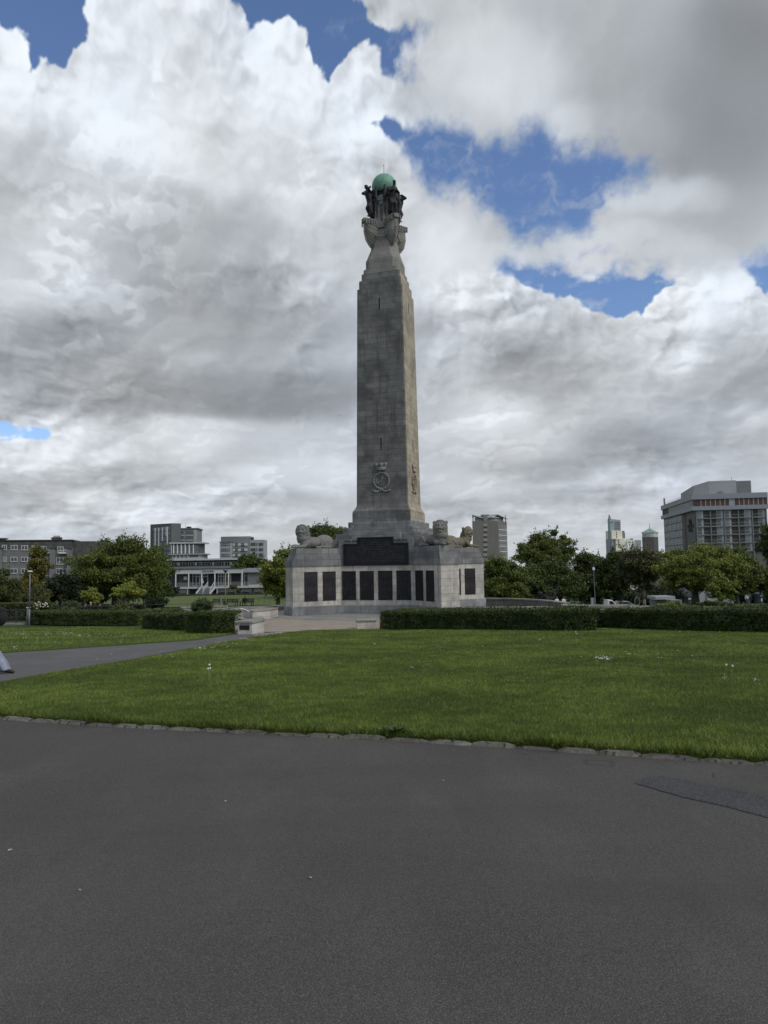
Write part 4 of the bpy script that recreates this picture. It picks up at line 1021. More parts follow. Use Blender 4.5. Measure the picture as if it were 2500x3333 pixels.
def hedge(name, label, poly_px, h, thick, lean=0, n=26000, key='hedge', top_tint=.28, group='clipped hedges around the plaza'):
    """poly_px: ground pixels of the near foot of the hedge"""
    P = [Vector(hit(*p)) for p in poly_px]; rs = np.random.RandomState(len(label))
    root = thing(name, label, 'hedge', (P[0].x, P[0].y, T(*P[0])), 0, group); o = Vector(root.location)
    segs = [(a, b, (b-a).length) for a, b in zip(P[:-1], P[1:])]; tot = sum(s[2] for s in segs)
    mb = MB(); R = []
    for i, p in enumerate(P):
        a = P[max(0, i-1)]; b = P[min(len(P)-1, i+1)]; d = (b-a).normalized(); q = Vector((-d.y, d.x)); m = .15
        e = d*(m if i == 0 else -m if i == len(P)-1 else 0)
        z = T(p.x, p.y)
        R.append([(p.x+e.x+q.x*m-o.x, p.y+e.y+q.y*m-o.y, z-.1-o.z), (p.x+e.x+q.x*(thick-m)-o.x, p.y+e.y+q.y*(thick-m)-o.y, z-.1-o.z), (p.x+e.x+q.x*(thick-m)-o.x, p.y+e.y+q.y*(thick-m)-o.y, z+h-m-o.z), (p.x+e.x+q.x*m-o.x, p.y+e.y+q.y*m-o.y, z+h-m-o.z)])
    mb.rings(R); mb.build('branches', M_core, root)  # solid near-black box, no twigs: the hedge's inner shade as colour
    C = []; Tn_ = []
    def emit(k, fn):
        for _ in range(1):
            s = rs.uniform(0, tot, k); acc = 0; x = np.zeros(k); y = np.zeros(k); qx = np.zeros(k); qy = np.zeros(k)
            for a, b, L in segs:
                m = (s >= acc) & (s <= acc+L); t = (s[m]-acc)/L; x[m] = a.x+(b.x-a.x)*t; y[m] = a.y+(b.y-a.y)*t; d = (b-a)/L; qx[m] = -d.y; qy[m] = d.x; acc += L
            w, z = fn(k, s)
            X = x+qx*w; Y = y+qy*w; C.append(np.stack([X, Y, Tn(x, y)+z], 1))
    def wob(s, z): return .09*perlin((s*.9).astype(np.float32), (z*1.5+3).astype(np.float32), 2)+.05*perlin((s*3).astype(np.float32), (z*4).astype(np.float32), 4)
    def front(k, s): z = rs.uniform(0, h, k); return wob(s, z)+rs.exponential(.05, k)-.02+.10*(z/h > .86)*(z/h-.86)/.14, z
    def back(k, s): z = rs.uniform(0, h, k); return thick-wob(s, z+9)-rs.exponential(.05, k), z
    def top(k, s): w = rs.uniform(.02, thick-.02, k); return w, h-.03+wob(s, w)*.6-rs.exponential(.03, k)+.10*(rs.rand(k) < .06)*rs.rand(k)
    def shoots(k, s): return rs.uniform(.05, thick-.05, k), h+rs.exponential(.035, k)*(perlin((s*5).astype(np.float32), (s*0+1).astype(np.float32), 6) > .05)
    emit(int(n*.05), shoots); emit(int(n*.56), front); emit(int(n*.06), back); kt = sum(len(c) for c in C); emit(int(n*.32), top)
    # ends
    for (p, a, b, s0) in ((P[0], P[0], P[1], 0), (P[-1], P[-2], P[-1], 1)):
        d = (b-a).normalized(); q = Vector((-d.y, d.x)); k = int(n*.03); w = rs.uniform(0, thick, k); z = rs.uniform(0, h, k); e = rs.exponential(.04, k)*(1 if s0 == 0 else -1)
        C.append(np.stack([p.x+q.x*w+d.x*e, p.y+q.y*w+d.y*e, T(p.x, p.y)+z], 1))
    C = np.concatenate(C)-np.array(o); tint = np.full(len(C), 0.0)
    zz = C[:, 2]; cl = perlin((C[:, 0]*2.2+40).astype(np.float32), (zz*2.2+C[:, 1]+40).astype(np.float32), 3)
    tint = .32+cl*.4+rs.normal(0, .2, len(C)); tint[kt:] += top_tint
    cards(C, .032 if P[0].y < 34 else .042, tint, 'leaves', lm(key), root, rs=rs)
    return root
hedge('hedge', 'long clipped hedge running right from the low stone block in front of the memorial', [(1236, 2051), (1400, 2052), (1650, 2054), (1840, 2057), (1942, 2056)], .83, 2.2, n=52000)
hedge('hedge', 'darker clipped hedge continuing to the right edge below the large round tree', [(1900, 2048), (1960, 2047), (2100, 2052), (2300, 2059), (2520, 2062), (3050, 2062)], .80, 2.6, n=60000)
hedge('hedge', 'rounded end of clipped hedge next to the plaque block', [(606, 2063), (690, 2066), (764, 2063)], .90, 1.5, n=28000)
hedge('hedge', 'middle stretch of clipped hedge between the long far hedge and the rounded end', [(463, 2049), (520, 2053), (600, 2057)], .84, 1.3, n=20000)
hedge('hedge', 'long far clipped hedge at the left below the lamp post', [(86, 2028), (110, 2032), (250, 2035), (400, 2034), (450, 2033)], .84, 2.4, n=36000)

def tree(name, label, X, Y, lobes, key, n, leaf=.13, clump=.9, trunk=None, bark=None, fill=.0, seed=0, group=None, cat='tree', clumps=60, thin=1.0, sink=.25, stems=1, base=None):
    """lobes: (dx, dy, z0.., rx, ry, rz) relative to the foot of the tree; trunk=(height, radius)"""
    rs = np.random.RandomState(seed+3); z0 = (T(X, Y) if base is None else base)-.1
    root = thing(name, label, cat, (X, Y, z0), 0, group)
    vol = np.array([l[3]*l[4]*l[5] for l in lobes])**.75; vol /= vol.sum()
    CC = []
    for i, l in enumerate(lobes):
        k = max(3, int(clumps*vol[i])); d = rs.normal(size=(k, 3)); d /= np.linalg.norm(d, axis=1)[:, None]; r = (1-fill*rs.rand(k)**1.0)*rs.uniform(.72, 1.0, k)
        CC.append(np.stack([l[0]+d[:, 0]*l[3]*r, l[1]+d[:, 1]*l[4]*r, l[2]+d[:, 2]*l[5]*r], 1))
    CC = np.concatenate(CC)
    CC = CC[CC[:, 2] > .3*min(1, max(l[2]+l[5] for l in lobes)/4)]
    if not len(CC): CC = np.array([[lobes[0][0], 0, .3]])
    k = len(CC); per = int(n*thin/k); L = []; tt = []
    for c in CC:
        cr = clump*rs.uniform(.6, 1.25); d = rs.normal(size=(per, 3)); d /= np.linalg.norm(d, axis=1)[:, None]
        r = cr*rs.uniform(.35, 1, per)**.6; q = c+d*r[:, None]*np.array([1.15, 1.15, .72]); q += rs.normal(0, cr*.10, q.shape)
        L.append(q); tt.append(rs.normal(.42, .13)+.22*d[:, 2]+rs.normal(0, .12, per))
    L = np.concatenate(L); tt = np.concatenate(tt)
    # loose sprays breaking the outline
    k2 = int(len(L)*.05); idx = rs.randint(0, len(CC), k2); ctr = CC.mean(0); dd = CC[idx]-ctr; dd /= np.linalg.norm(dd, axis=1)[:, None]+1e-6
    sp = CC[idx]+dd*clump*rs.uniform(.8, 1.55, (k2, 1))+rs.normal(0, .16*clump, (k2, 3)); L = np.concatenate([L, sp]); tt = np.concatenate([tt, rs.normal(.5, .15, k2)])
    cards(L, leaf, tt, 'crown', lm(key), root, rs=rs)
    if trunk:
        mb = MB(); th, tr = trunk[:2]; lean = trunk[2] if len(trunk) > 2 else 0
        for sidx in range(stems):
            off = Vector((rs.uniform(-.25, .25), rs.uniform(-.2, .2), 0)) if stems > 1 else Vector((0, 0, 0))
            top = Vector((lean+(rs.uniform(-.6, .6) if stems > 1 else 0), 0, th)); pts = [off+Vector((0, 0, -.3)), off+Vector((lean*.15, .0, th*.35)), off*.5+top]
            mb.path(pts, [tr*1.35, tr, tr*.78], 9)
            order = sorted(range(len(CC)), key=lambda i: rs.rand())[:max(6, min(26, len(CC)//3))//stems+2]
            for i in order:
                c = Vector(CC[i]); s = pts[-1].copy(); s.z = th*rs.uniform(.82, 1.0); mid = s.lerp(c, .5)+Vector((rs.uniform(-.2, .2), rs.uniform(-.2, .2), rs.uniform(0, .5)))*clump
                mb.path([s, s.lerp(mid, .5)+Vector((0, 0, .1)), mid, c], [tr*.5, tr*.36, tr*.24, tr*.07], 5)
                for _ in range(3): e = c+Vector(rs.normal(0, clump*.8, 3)); mb.path([mid.lerp(c, .5), e], [tr*.12, tr*.04], 4)
        mb.build('trunk', bark or M_bark, root, True)
    return root
def tr(name, label, px, D, box, key, n, **kw):
    """box = crown extent in pixels (x0, y0, x1, y1); lobes generated inside it"""
    Y = D; X, _ = at(px, 1900, Y); base = T(X, Y); x0, zt = at(box[0], box[1], Y); x1, zb = at(box[2], box[3], Y)
    W = (x1-x0)/2; H = (zt-zb)/2; cx = (x0+x1)/2-X; cz = (zt+zb)/2-base
    rs = random.Random(kw.get('seed', 0)); nl = kw.pop('nl', 6); c = kw.get('clump', .9)
    dome = kw.pop('dome', .5)
    lobes = [(cx, 0, cz-H*.04, W*.84, W*.78, H*.82)]
    for i in range(nl):
        a = 2*pi*i/nl+rs.uniform(-.3, .3); rr = rs.uniform(.42, .58); lobes.append((cx+cos(a)*W*rr, sin(a)*W*rr, cz+H*rs.uniform(-.35, .32)*(1.1-dome*abs(cos(a))), W*rs.uniform(.36, .5), W*.42, H*rs.uniform(.34, .52)))
    lobes.append((cx+W*rs.uniform(-.25, .25), 0, cz+H*.42, W*.5, W*.4, H*.42))
    lobes += kw.pop('extra', [])
    return tree(name, label, X, Y, lobes, key, n, **kw)
# left side
tr('broadleaf_tree', 'largest tree on the left, broad mid-green crown in front of the tall grey block', 372, 76, (204, 1712, 574, 1990), 'mid', 80000, leaf=.10, clump=.75, nl=9, trunk=(3.2, .28), clumps=260, seed=1, fill=.35)
tr('conifer', 'golden-green conical conifer in front of the grey flats', 118, 82, (52, 1838, 166, 1975), 'gold', 17000, leaf=.11, clump=.5, trunk=(3.5, .2), clumps=100, seed=2, fill=.4, nl=5, dome=.2)
X, _ = at(118, 1900, 82)
tree('conifer', 'pointed top of the golden conifer', X, 82.3, [(0, 0, 7.9, .4, .4, .9), (0, 0, 7.0, .85, .85, 1.0), (.1, 0, 6, 1.4, 1.3, 1.2)], 'gold', 6000, leaf=.11, clump=.45, clumps=30, seed=22, fill=.4)
tr('broadleaf_tree', 'dark rounded tree at the far left edge behind the railings', 10, 66, (-120, 1838, 88, 1985), 'olive', 18000, leaf=.10, clump=.6, trunk=(1.5, .2), clumps=60, seed=3, fill=.3)
tr('shrub', 'brownish loose shrub behind the lamp post', 118, 62, (70, 1893, 168, 1985), 'brown', 9000, leaf=.07, clump=.4, clumps=45, seed=4, fill=.4, cat='shrub')
tr('evergreen_tree', 'almost black evergreen between the conifer and the big tree', 195, 70, (138, 1850, 268, 1985), 'blackg', 15000, leaf=.10, clump=.5, trunk=(1.5, .15), clumps=70, seed=5, fill=.3)
tr('evergreen_tree', 'dark low tree filling the gap under the big left tree', 285, 79, (240, 1905, 350, 1985), 'blackg', 9000, leaf=.11, clump=.5, clumps=50, seed=6, fill=.3)
tr('small_tree', 'small yellow-green tree above the seated people', 297, 60, (258, 1908, 340, 1970), 'acer', 6000, leaf=.065, clump=.26, trunk=(1.0, .05), clumps=46, seed=7, fill=.5)
tr('small_tree', 'bright yellow-green tree with splayed bare stems left of the clubhouse', 408, 62, (360, 1886, 470, 1955), 'acer', 13000, leaf=.065, clump=.30, trunk=(1.15, .05), clumps=60, seed=8, fill=.5, stems=5, bark=M_barkp)
tr('shrub', 'dark round shrub with glossy leaves right of the lamp post', 138, 58, (104, 1932, 170, 1985), 'olive', 8000, leaf=.06, clump=.25, clumps=50, seed=9, fill=.3, cat='shrub')
tr('shrub', 'grey-green spreading shrub behind the far hedge', 228, 52, (186, 1950, 268, 1996), 'grey', 8000, leaf=.045, clump=.2, clumps=60, seed=10, fill=.3, cat='shrub')
tr('shrub', 'leafy shrub mound right of the seated people', 395, 52, (345, 1962, 440, 2000), 'olive', 7000, leaf=.045, clump=.2, clumps=60, seed=12, fill=.3, cat='shrub')
tr('shrub', 'feathery grey-green bush in front of the bowling green', 658, 56, (616, 1938, 698, 1998), 'grey', 12000, leaf=.045, clump=.22, clumps=80, seed=13, fill=.3, cat='shrub')
tr('shrub', 'low dark bushes left of the clubhouse lawn', 500, 64, (470, 1940, 545, 1975), 'blackg', 7000, leaf=.07, clump=.25, clumps=60, seed=14, fill=.3, cat='shrub')
tr('shrub', 'low green planting over the middle hedge', 520, 50, (440, 1975, 620, 2004), 'olive', 9000, leaf=.045, clump=.2, clumps=80, seed=15, fill=.3, cat='shrub')
tr('shrub', 'dark planting beside the clubhouse steps', 560, 130, (540, 1905, 585, 1938), 'blackg', 5000, leaf=.12, clump=.4, clumps=40, seed=16, fill=.3, cat='shrub')
tr('shrub', 'round clipped bush against the clubhouse veranda', 762, 136, (745, 1898, 782, 1940), 'dark', 5000, leaf=.10, clump=.35, clumps=50, seed=17, fill=.3, cat='shrub')
def bank(name, label, px0, px1, pyt, D, key, n, h, seed):
    a, z = at(px0, pyt, D); b, _ = at(px1, pyt, D); rs = np.random.RandomState(seed); zg = T((a+b)/2, D)
    root = thing(name, label, 'shrub', ((a+b)/2, D, zg)); k = int((b-a)/.5); C = []
    xs = rs.uniform(a, b, n)-(a+b)/2; ys = rs.uniform(-.5, .5, n); top = (z-zg)*(1+.12*perlin((xs*1.2+50).astype(np.float32), (ys*0+seed).astype(np.float32))); zz = top*(1-rs.rand(n)**2*.95)
    C = np.stack([xs, ys, zz], 1); cards(C, .05, rs.normal(.4, .22, n)+.25*(zz/top > .85), 'leaves', lm(key), root, rs=rs)
    mb = MB(); mb.box(a-(a+b)/2+.1, -.3, -.2, b-(a+b)/2-.1, .45, (z-zg)*.8); mb.build('branches', M_core, root); return root  # dark solid filler painted as the shaded inside of the bank
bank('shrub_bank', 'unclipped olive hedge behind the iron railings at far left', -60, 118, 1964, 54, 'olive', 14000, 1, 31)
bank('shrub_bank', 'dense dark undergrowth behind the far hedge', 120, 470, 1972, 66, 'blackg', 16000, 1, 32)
# white flowers on the shrub
mb = MB()
for i in range(26):
    x, z = at(random.gauss(134, 10), random.gauss(1968, 4), 53.3); mb.ball((x, 53.3+random.uniform(-.2, .1), z), random.uniform(.03, .06), 6, 5)
x, z = at(134, 1968, 53.3)
o = mb.build('blossom', plain('blossom_white', (.5, .5, .36), .8)); tag(o, 'cream blossoms on the shrub by the lamp post', 'flowers', kind='stuff')
# middle distance
tr('broadleaf_tree', 'dense dark domed tree behind the clubhouse roof', 815, 158, (752, 1800, 876, 1905), 'dark', 24000, leaf=.26, clump=1.1, trunk=(3, .3), clumps=110, seed=18, fill=.3, dome=.9)
tr('broadleaf_tree', 'light green tree standing against the left side of the memorial', 905, 92, (838, 1768, 1000, 1962), 'light', 34000, leaf=.13, clump=.8, trunk=(3, .25), clumps=100, seed=19, fill=.35)
tr('broadleaf_tree', 'tree top showing over the back of the left lion', 1062, 112, (968, 1694, 1150, 1810), 'dark', 30000, leaf=.14, clump=.9, nl=9, trunk=(4, .3), clumps=190, seed=20, fill=.4)
tr('broadleaf_tree', 'lighter green tree beside the right end of the memorial', 1630, 98, (1550, 1785, 1735, 1990), 'mid', 50000, leaf=.12, clump=.8, trunk=(2.5, .25), clumps=170, seed=21, fill=.35)
tr('broadleaf_tree', 'tall airy tree with dark limbs showing, right of the concrete tower', 1776, 122, (1664, 1700, 1890, 1900), 'mid', 46000, leaf=.14, clump=.85, trunk=(8.0, .42), clumps=190, seed=23, fill=.5, nl=8)
tr('broadleaf_tree', 'dark wide tree below the airy crown', 1770, 112, (1650, 1808, 1905, 1985), 'dark', 50000, leaf=.15, clump=1.0, trunk=(3, .3), clumps=190, seed=24, fill=.3)
tr('broadleaf_tree', 'dark tree behind the thin steel mast', 1920, 128, (1835, 1785, 2010, 1975), 'dark', 40000, leaf=.18, clump=1.1, trunk=(3, .3), clumps=100, seed=25, fill=.3)
tr('broadleaf_tree', 'brown-tinged dark tree with forked pale trunk', 2095, 104, (2010, 1772, 2165, 1925), 'brown', 26000, leaf=.14, clump=.9, trunk=(3.0, .20), bark=M_barkp, clumps=100, seed=26, fill=.35)
tr('broadleaf_tree', 'dark tree between the mast and the forked pale trunk', 2020, 116, (1940, 1782, 2085, 1945), 'dark', 30000, leaf=.17, clump=1.0, trunk=(3.6, .22), clumps=80, seed=27, fill=.3)
tr('broadleaf_tree', 'broad windswept light green tree in front of the hotel', 2262, 92, (2112, 1758, 2448, 1952), 'light', 80000, leaf=.115, clump=.75, nl=9, trunk=(4.2, .42, -.3), clumps=300, seed=28, fill=.3, bark=M_bark)
tr('broadleaf_tree', 'light green right half of the tree group in front of the hotel', 2395, 96, (2310, 1772, 2492, 1950), 'mid', 42000, leaf=.12, clump=.75, trunk=(4.2, .30), clumps=170, seed=29, fill=.3)
tr('young_tree', 'small pale green young tree in front of the hotel podium', 2345, 84, (2296, 1862, 2412, 1965), 'light', 14000, leaf=.10, clump=.42, trunk=(2.2, .07), clumps=80, seed=30, fill=.5)
tr('broadleaf_tree', 'dark tree cut by the right edge of the view', 2520, 98, (2440, 1780, 2640, 1965), 'mid', 44000, leaf=.13, clump=.9, trunk=(3, .3), clumps=90, seed=33, fill=.3)
tr('broadleaf_tree', 'nearer dark branches reaching in from the right edge over the hotel', 2530, 70, (2448, 1680, 2640, 1830), 'dark', 12000, leaf=.12, clump=.55, trunk=(7, .25), clumps=60, seed=34, fill=.4)
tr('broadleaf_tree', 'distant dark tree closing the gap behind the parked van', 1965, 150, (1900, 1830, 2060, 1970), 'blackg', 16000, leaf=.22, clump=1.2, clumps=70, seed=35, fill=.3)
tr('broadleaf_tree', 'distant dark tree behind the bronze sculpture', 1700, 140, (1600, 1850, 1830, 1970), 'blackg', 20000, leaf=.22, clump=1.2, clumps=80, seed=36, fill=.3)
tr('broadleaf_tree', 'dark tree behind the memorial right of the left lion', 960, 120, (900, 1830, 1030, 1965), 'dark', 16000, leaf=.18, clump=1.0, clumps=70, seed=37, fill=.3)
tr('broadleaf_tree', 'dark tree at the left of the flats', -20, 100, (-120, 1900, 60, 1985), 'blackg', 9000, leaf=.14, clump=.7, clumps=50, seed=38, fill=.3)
tr('broadleaf_tree', 'dark foliage behind the big left tree', 480, 90, (440, 1850, 560, 1965), 'dark', 14000, leaf=.14, clump=.8, clumps=70, seed=39, fill=.3)
tr('shrub', 'flower bed of tall light green leaves in front of the broad tree', 2200, 56, (2125, 1955, 2260, 1990), 'light', 11000, leaf=.06, clump=.22, clumps=90, seed=40, fill=.3, cat='shrub')
tr('shrub', 'dark rounded shrubs at the foot of the young tree', 2330, 58, (2262, 1952, 2400, 1992), 'dark', 13000, leaf=.05, clump=.22, clumps=100, seed=41, fill=.3, cat='shrub')

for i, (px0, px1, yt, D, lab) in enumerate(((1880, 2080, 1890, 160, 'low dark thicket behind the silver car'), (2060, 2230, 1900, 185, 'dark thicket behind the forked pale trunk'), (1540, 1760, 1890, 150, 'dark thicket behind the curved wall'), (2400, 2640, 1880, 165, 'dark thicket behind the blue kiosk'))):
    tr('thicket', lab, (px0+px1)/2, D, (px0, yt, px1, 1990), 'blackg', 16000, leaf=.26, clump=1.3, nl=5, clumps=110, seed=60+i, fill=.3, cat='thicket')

# ------------------------------------------------------------------ buildings
class Fac:
    """a vertical facade plane through (X, Y) with in-plane direction yaw and outward normal n"""
    def __init__(s, X, Y, yaw, flip=False):
        s.o = Vector((X, Y)); s.u = Vector((cos(yaw), sin(yaw))); s.n = Vector((sin(yaw), -cos(yaw)))*(-1 if flip else 1); s.zc = None
    def uz(s, px, py):
        d = ray(px, py); k = (s.o.x*s.n.x+s.o.y*s.n.y)/(d.x*s.n.x+d.y*s.n.y); p = d*k
        return ((p.x-s.o.x)*s.u.x+(p.y-s.o.y)*s.u.y, EYE+p.z)
    def xf(s, root):
        r = root.location.copy(); r2 = Matrix.Rotation(-root.rotation_euler.z, 3, 'Z')
        def f(p): return tuple(r2 @ (Vector((s.o.x+s.u.x*p[0]+s.n.x*p[1], s.o.y+s.u.y*p[0]+s.n.y*p[1], p[2]))-r))
        return f
    def box(s, root, mb, u0, z0, u1, z1, d0, d1, mi=0): mb.box(min(u0, u1), d0, min(z0, z1), max(u0, u1), d1, max(z0, z1), mi, s.xf(root)); return mb
    def pbox(s, root, mb, x0, y0, x1, y1, d0, d1, mi=0):
        a = s.uz(x0, y0); b = s.uz(x1, y1); return s.box(root, mb, a[0], b[1], b[0], a[1], d0, d1, mi)
M_glass = plain('dark_glass', (.030, .036, .042), .12, .3, .2, spec=.8)
M_glassb = plain('sky_reflection_glass', (.13, .155, .175), .15, .3, .15, spec=.9)  # sky reflection is put into the lighter base colour
M_curt = plain('curtained_glass', (.24, .26, .28), .3, .2, .3)
M_wht = plain('white_paint', (.62, .63, .63), .6, .05)
M_offw = plain('offwhite_render', (.44, .44, .43), .8, .07, .2)
M_lgrey = plain('light_grey_cladding', (.29, .30, .305), .7, .06, .2)
M_mgrey = plain('mid_grey_cladding', (.16, .17, .17), .7, .08, .2)
M_dgrey = plain('dark_grey_cladding', (.085, .098, .095), .7, .08, .2)
M_black2 = plain('near_black_trim', (.02, .02, .022), .6, .2)
M_conc = stone('ribbed_concrete', (.175, .165, .15), (.165, .157, .145), 1.6, 3.4, .55, .3, (.10, .10, .095), .45, .0)
M_frm = plain('weathered_white_frame', (.40, .41, .41), .7, .1)
M_brown = plain('brown_infill_panel', (.028, .022, .020), .6, .3, .4)
M_red = plain('red_brown_panel', (.075, .032, .027), .6, .2, .4)
M_fascia = plain('blue_grey_fascia', (.235, .255, .285), .6, .05, .1)
M_slate = plain('dark_slate_cladding', (.064, .064, .061), .85, .3, .8)
M_rough = plain('pebbledash', (.15, .148, .145), .95, .12, .6)
M_copper = plain('green_copper_roof', (.17, .26, .22), .7, .15, .5)
M_brick = stone('brown_brick', (.12, .105, .10), (.10, .09, .086), .5, .25, .8, .2, (.04, .036, .035), .2, 0)
def window(F_, root, u0, z0, u1, z1, frame, glass, d=.0, mull=(), trans=(), fw=.07, deep=.06, name='window'):
    mb = MB(); b = lambda a0, c0, a1, c1: F_.box(root, mb, a0, c0, a1, c1, d-.02, d+deep)
    b(u0, z0, u0+fw, z1); b(u1-fw, z0, u1, z1); b(u0+fw, z1-fw, u1-fw, z1); b(u0+fw, z0, u1-fw, z0+fw*1.3)
    for m in mull: u = lerp(u0, u1, m); b(u-fw*.4, z0+fw*1.3, u+fw*.4, z1-fw)
    for t in trans:
        z = lerp(z0, z1, t); cur = u0+fw
        for m in list(mull)+[1.0]: u = lerp(u0, u1, m); e = u-fw*.4 if m < 1 else u1-fw; b(cur, z-fw*.35, e, z+fw*.35); cur = u+fw*.4
    w = mb.build(name, frame, root)
    mb = MB(); F_.box(root, mb, u0+fw*.5, z0+fw*.5, u1-fw*.5, z1-fw*.5, d-.05, d+.012)
    if isinstance(glass, tuple): F_.box(root, mb, lerp(u0, u1, .68), z0+fw, u1-fw, z1-fw, d+.012, d+.016, 1)
    p = mb.build('pane', list(glass) if isinstance(glass, tuple) else glass, w); return w
def pz(ox, oy, s): return lambda x, y: (ox+x/s, oy+y/s)
def broot(name, label, F_, cat='building'): return thing(name, label, cat, (F_.o.x, F_.o.y, T(F_.o.x, F_.o.y)))

# --- flats, far left
q = pz(0, 1730, 5.925); x, _ = at(0, 1850, 168)
F1 = Fac(x, 168, radians(14)); r = broot('apartment_block', 'long grey four-storey block of flats with white window frames, behind the trees at far left', F1)
uL = -14; uR = F1.uz(*q(1375, 400))[0]; zt = F1.uz(*q(60, 165))[1]; zmid = F1.uz(*q(600, 320))[1]; zb = T(x, 168)-2
mb = MB(); F1.box(r, mb, uL, zb, uR, zmid, -11, 0); mb.build('wall', M_rough, r)
mb = MB(); F1.box(r, mb, uL, zmid, uR, zt-.25, -10.8, .12); mb.build('upper_storey', M_slate, r)
mb = MB(); F1.box(r, mb, uL-.2, zt-.25, uR+.3, zt, -11, .35); mb.build('roof', M_black2, r)
F1b = F1; u2 = F1.uz(*q(1720, 400))[0]
mb = MB(); F1.box(r, mb, uR, zb, u2+4, zt-.35, -12, -2.2); mb.build('rear_wing', M_slate, r)
mb = MB(); a = F1.uz(*q(952, 185)); b = F1.uz(*q(1138, 105)); F1.box(r, mb, a[0], zt, b[0], b[1], -4, -2.2); F1.box(r, mb, a[0]-.1, b[1]-.15, b[0]+.1, b[1], -4.1, -2.1, 0)
for i in range(6):
    u = lerp(a[0]+.4, b[0]-.4, i/5); mb.tube(F1.xf(r)((u, -3, b[1])), F1.xf(r)((u, -3, b[1]+.45)), .12, .1, 6, 1)
mb.build('chimney', [M_slate, M_rough], r)
mb = MB(); a = F1.uz(*q(0, 160)); b = F1.uz(*q(70, 118)); F1.box(r, mb, a[0]-1, zt, b[0]-.4, b[1]-.3, -4, -2.2); F1.box(r, mb, a[0]-1.4, b[1]-.3, b[0], b[1], -4.3, -1.9); mb.build('roof_vent', M_slate, r)
for x0, y0, x1, y1, mu, tv in [(38, 258, 138, 360, (.5,), ()), (208, 260, 348, 362, (.5,), ()), (408, 266, 548, 365, (.5,), ()), (612, 270, 703, 367, (.55,), ()), (768, 280, 908, 415, (.5,), ()), (1105, 290, 1230, 418, (.5,), ()),
                               (60, 487, 132, 590, (.5,), ()), (203, 487, 345, 590, (.5,), ()), (405, 487, 540, 590, (.5,), ()), (825, 487, 972, 640, (.5,), (.35,)), (1082, 495, 1300, 640, (.3, .65), (.35,)),
                               (200, 712, 345, 815, (.5,), ()), (60, 712, 132, 815, (.5,), ()), (405, 712, 540, 815, (.5,), ()), (825, 708, 970, 860, (.5,), (.35,)), (1078, 708, 1290, 860, (.3, .65), (.35,)), (-160, 258, -30, 360, (.5,), ()), (-160, 487, -30, 590, (.5,), ())]:
    a = F1.uz(*q(x0, y1)); b = F1.uz(*q(x1, y0)); window(F1, r, a[0], a[1], b[0], b[1], M_frm, M_glass, .13, mu, tv, .16, .06)
for x0, x1 in ((0, 62), (978, 1078), (1310, 1372)):
    mb = MB(); a = F1.uz(*q(x0, 330)); b = F1.uz(*q(x1, 330)); F1.box(r, mb, a[0], zb, b[0], a[1], 0, 1.1); F1.box(r, mb, a[0]-.1, a[1], b[0]+.3, a[1]+.18, -.1, 1.3, 1); mb.build('pilaster', [M_rough, M_slate], r)
for x0, y0, x1, y1 in ((812, 360, 972, 412), (1145, 365, 1300, 415)):
    mb = MB(); a = F1.uz(*q(x0, y1)); b = F1.uz(*q(x1, y0)); F1.box(r, mb, a[0], a[1]-.15, b[0], a[1], 0, 1.0)
    for z in (a[1]+.1, b[1]): F1.box(r, mb, a[0], z-.05, b[0], z+.05, .95, 1.02)
    for i in range(4): u = lerp(a[0], b[0]-.06, i/3); F1.box(r, mb, u, a[1]+.15, u+.06, b[1]-.05, .95, 1.0)
    mb.build('balcony', M_wht, r)
# --- tall grey glazed block
q = pz(480, 1690, 8.295)
x, _ = at(*q(640, 400), 400); FL = Fac(x, 400, radians(-31)); FR = Fac(x, 400, radians(40))
r = broot('tower_block', 'tall dark grey tower block with glazed grid front, behind the big left tree', FL)
zt = at(*q(640, 108), 400)[1]; zb = -25; a = FL.uz(*q(78, 400))[0]; b = FR.uz(*q(905, 400))[0]
def prism(root, mb, pl, z0, z1, mi=0):
    rl = root.location; mb.rings([[(p[0]-rl.x, p[1]-rl.y, z0-rl.z) for p in pl], [(p[0]-rl.x, p[1]-rl.y, z1-rl.z) for p in pl]], mi)
o_ = Vector((x, 400)); PL = o_+FL.u*a; PR = o_+FR.u*b
mb = MB(); prism(r, mb, [PL, o_, PR, PL+(PR-o_)], zb, zt); mb.build('wall', M_dgrey, r)
cols = [(150, 205), (240, 298), (345, 405), (440, 505), (540, 612)]
for x0, x1 in cols:
    for k in range(7):
        y0 = 205+k*138-(x0-540)*.11-28; p0 = FL.uz(*q(x0, y0+118)); p1 = FL.uz(*q(x1, y0+8)); window(FL, r, p0[0], p0[1], p1[0], p1[1], M_mgrey, M_glassb if (k*3+x0) % 5 else M_curt, .05, (.45,), (.4,), .14, .1)
for x0, k in ((218, 5), (312, 5), (415, 3), (520, 2), (545, 4)):
    mb = MB(); y0 = 205-(x0-540)*.11; p0 = FL.uz(*q(x0-13, y0+k*125)); p1 = FL.uz(*q(x0+13, y0)); FL.box(r, mb, p0[0], p0[1], p1[0], p1[1], .1, .4); mb.build('white_fin', M_wht, r)
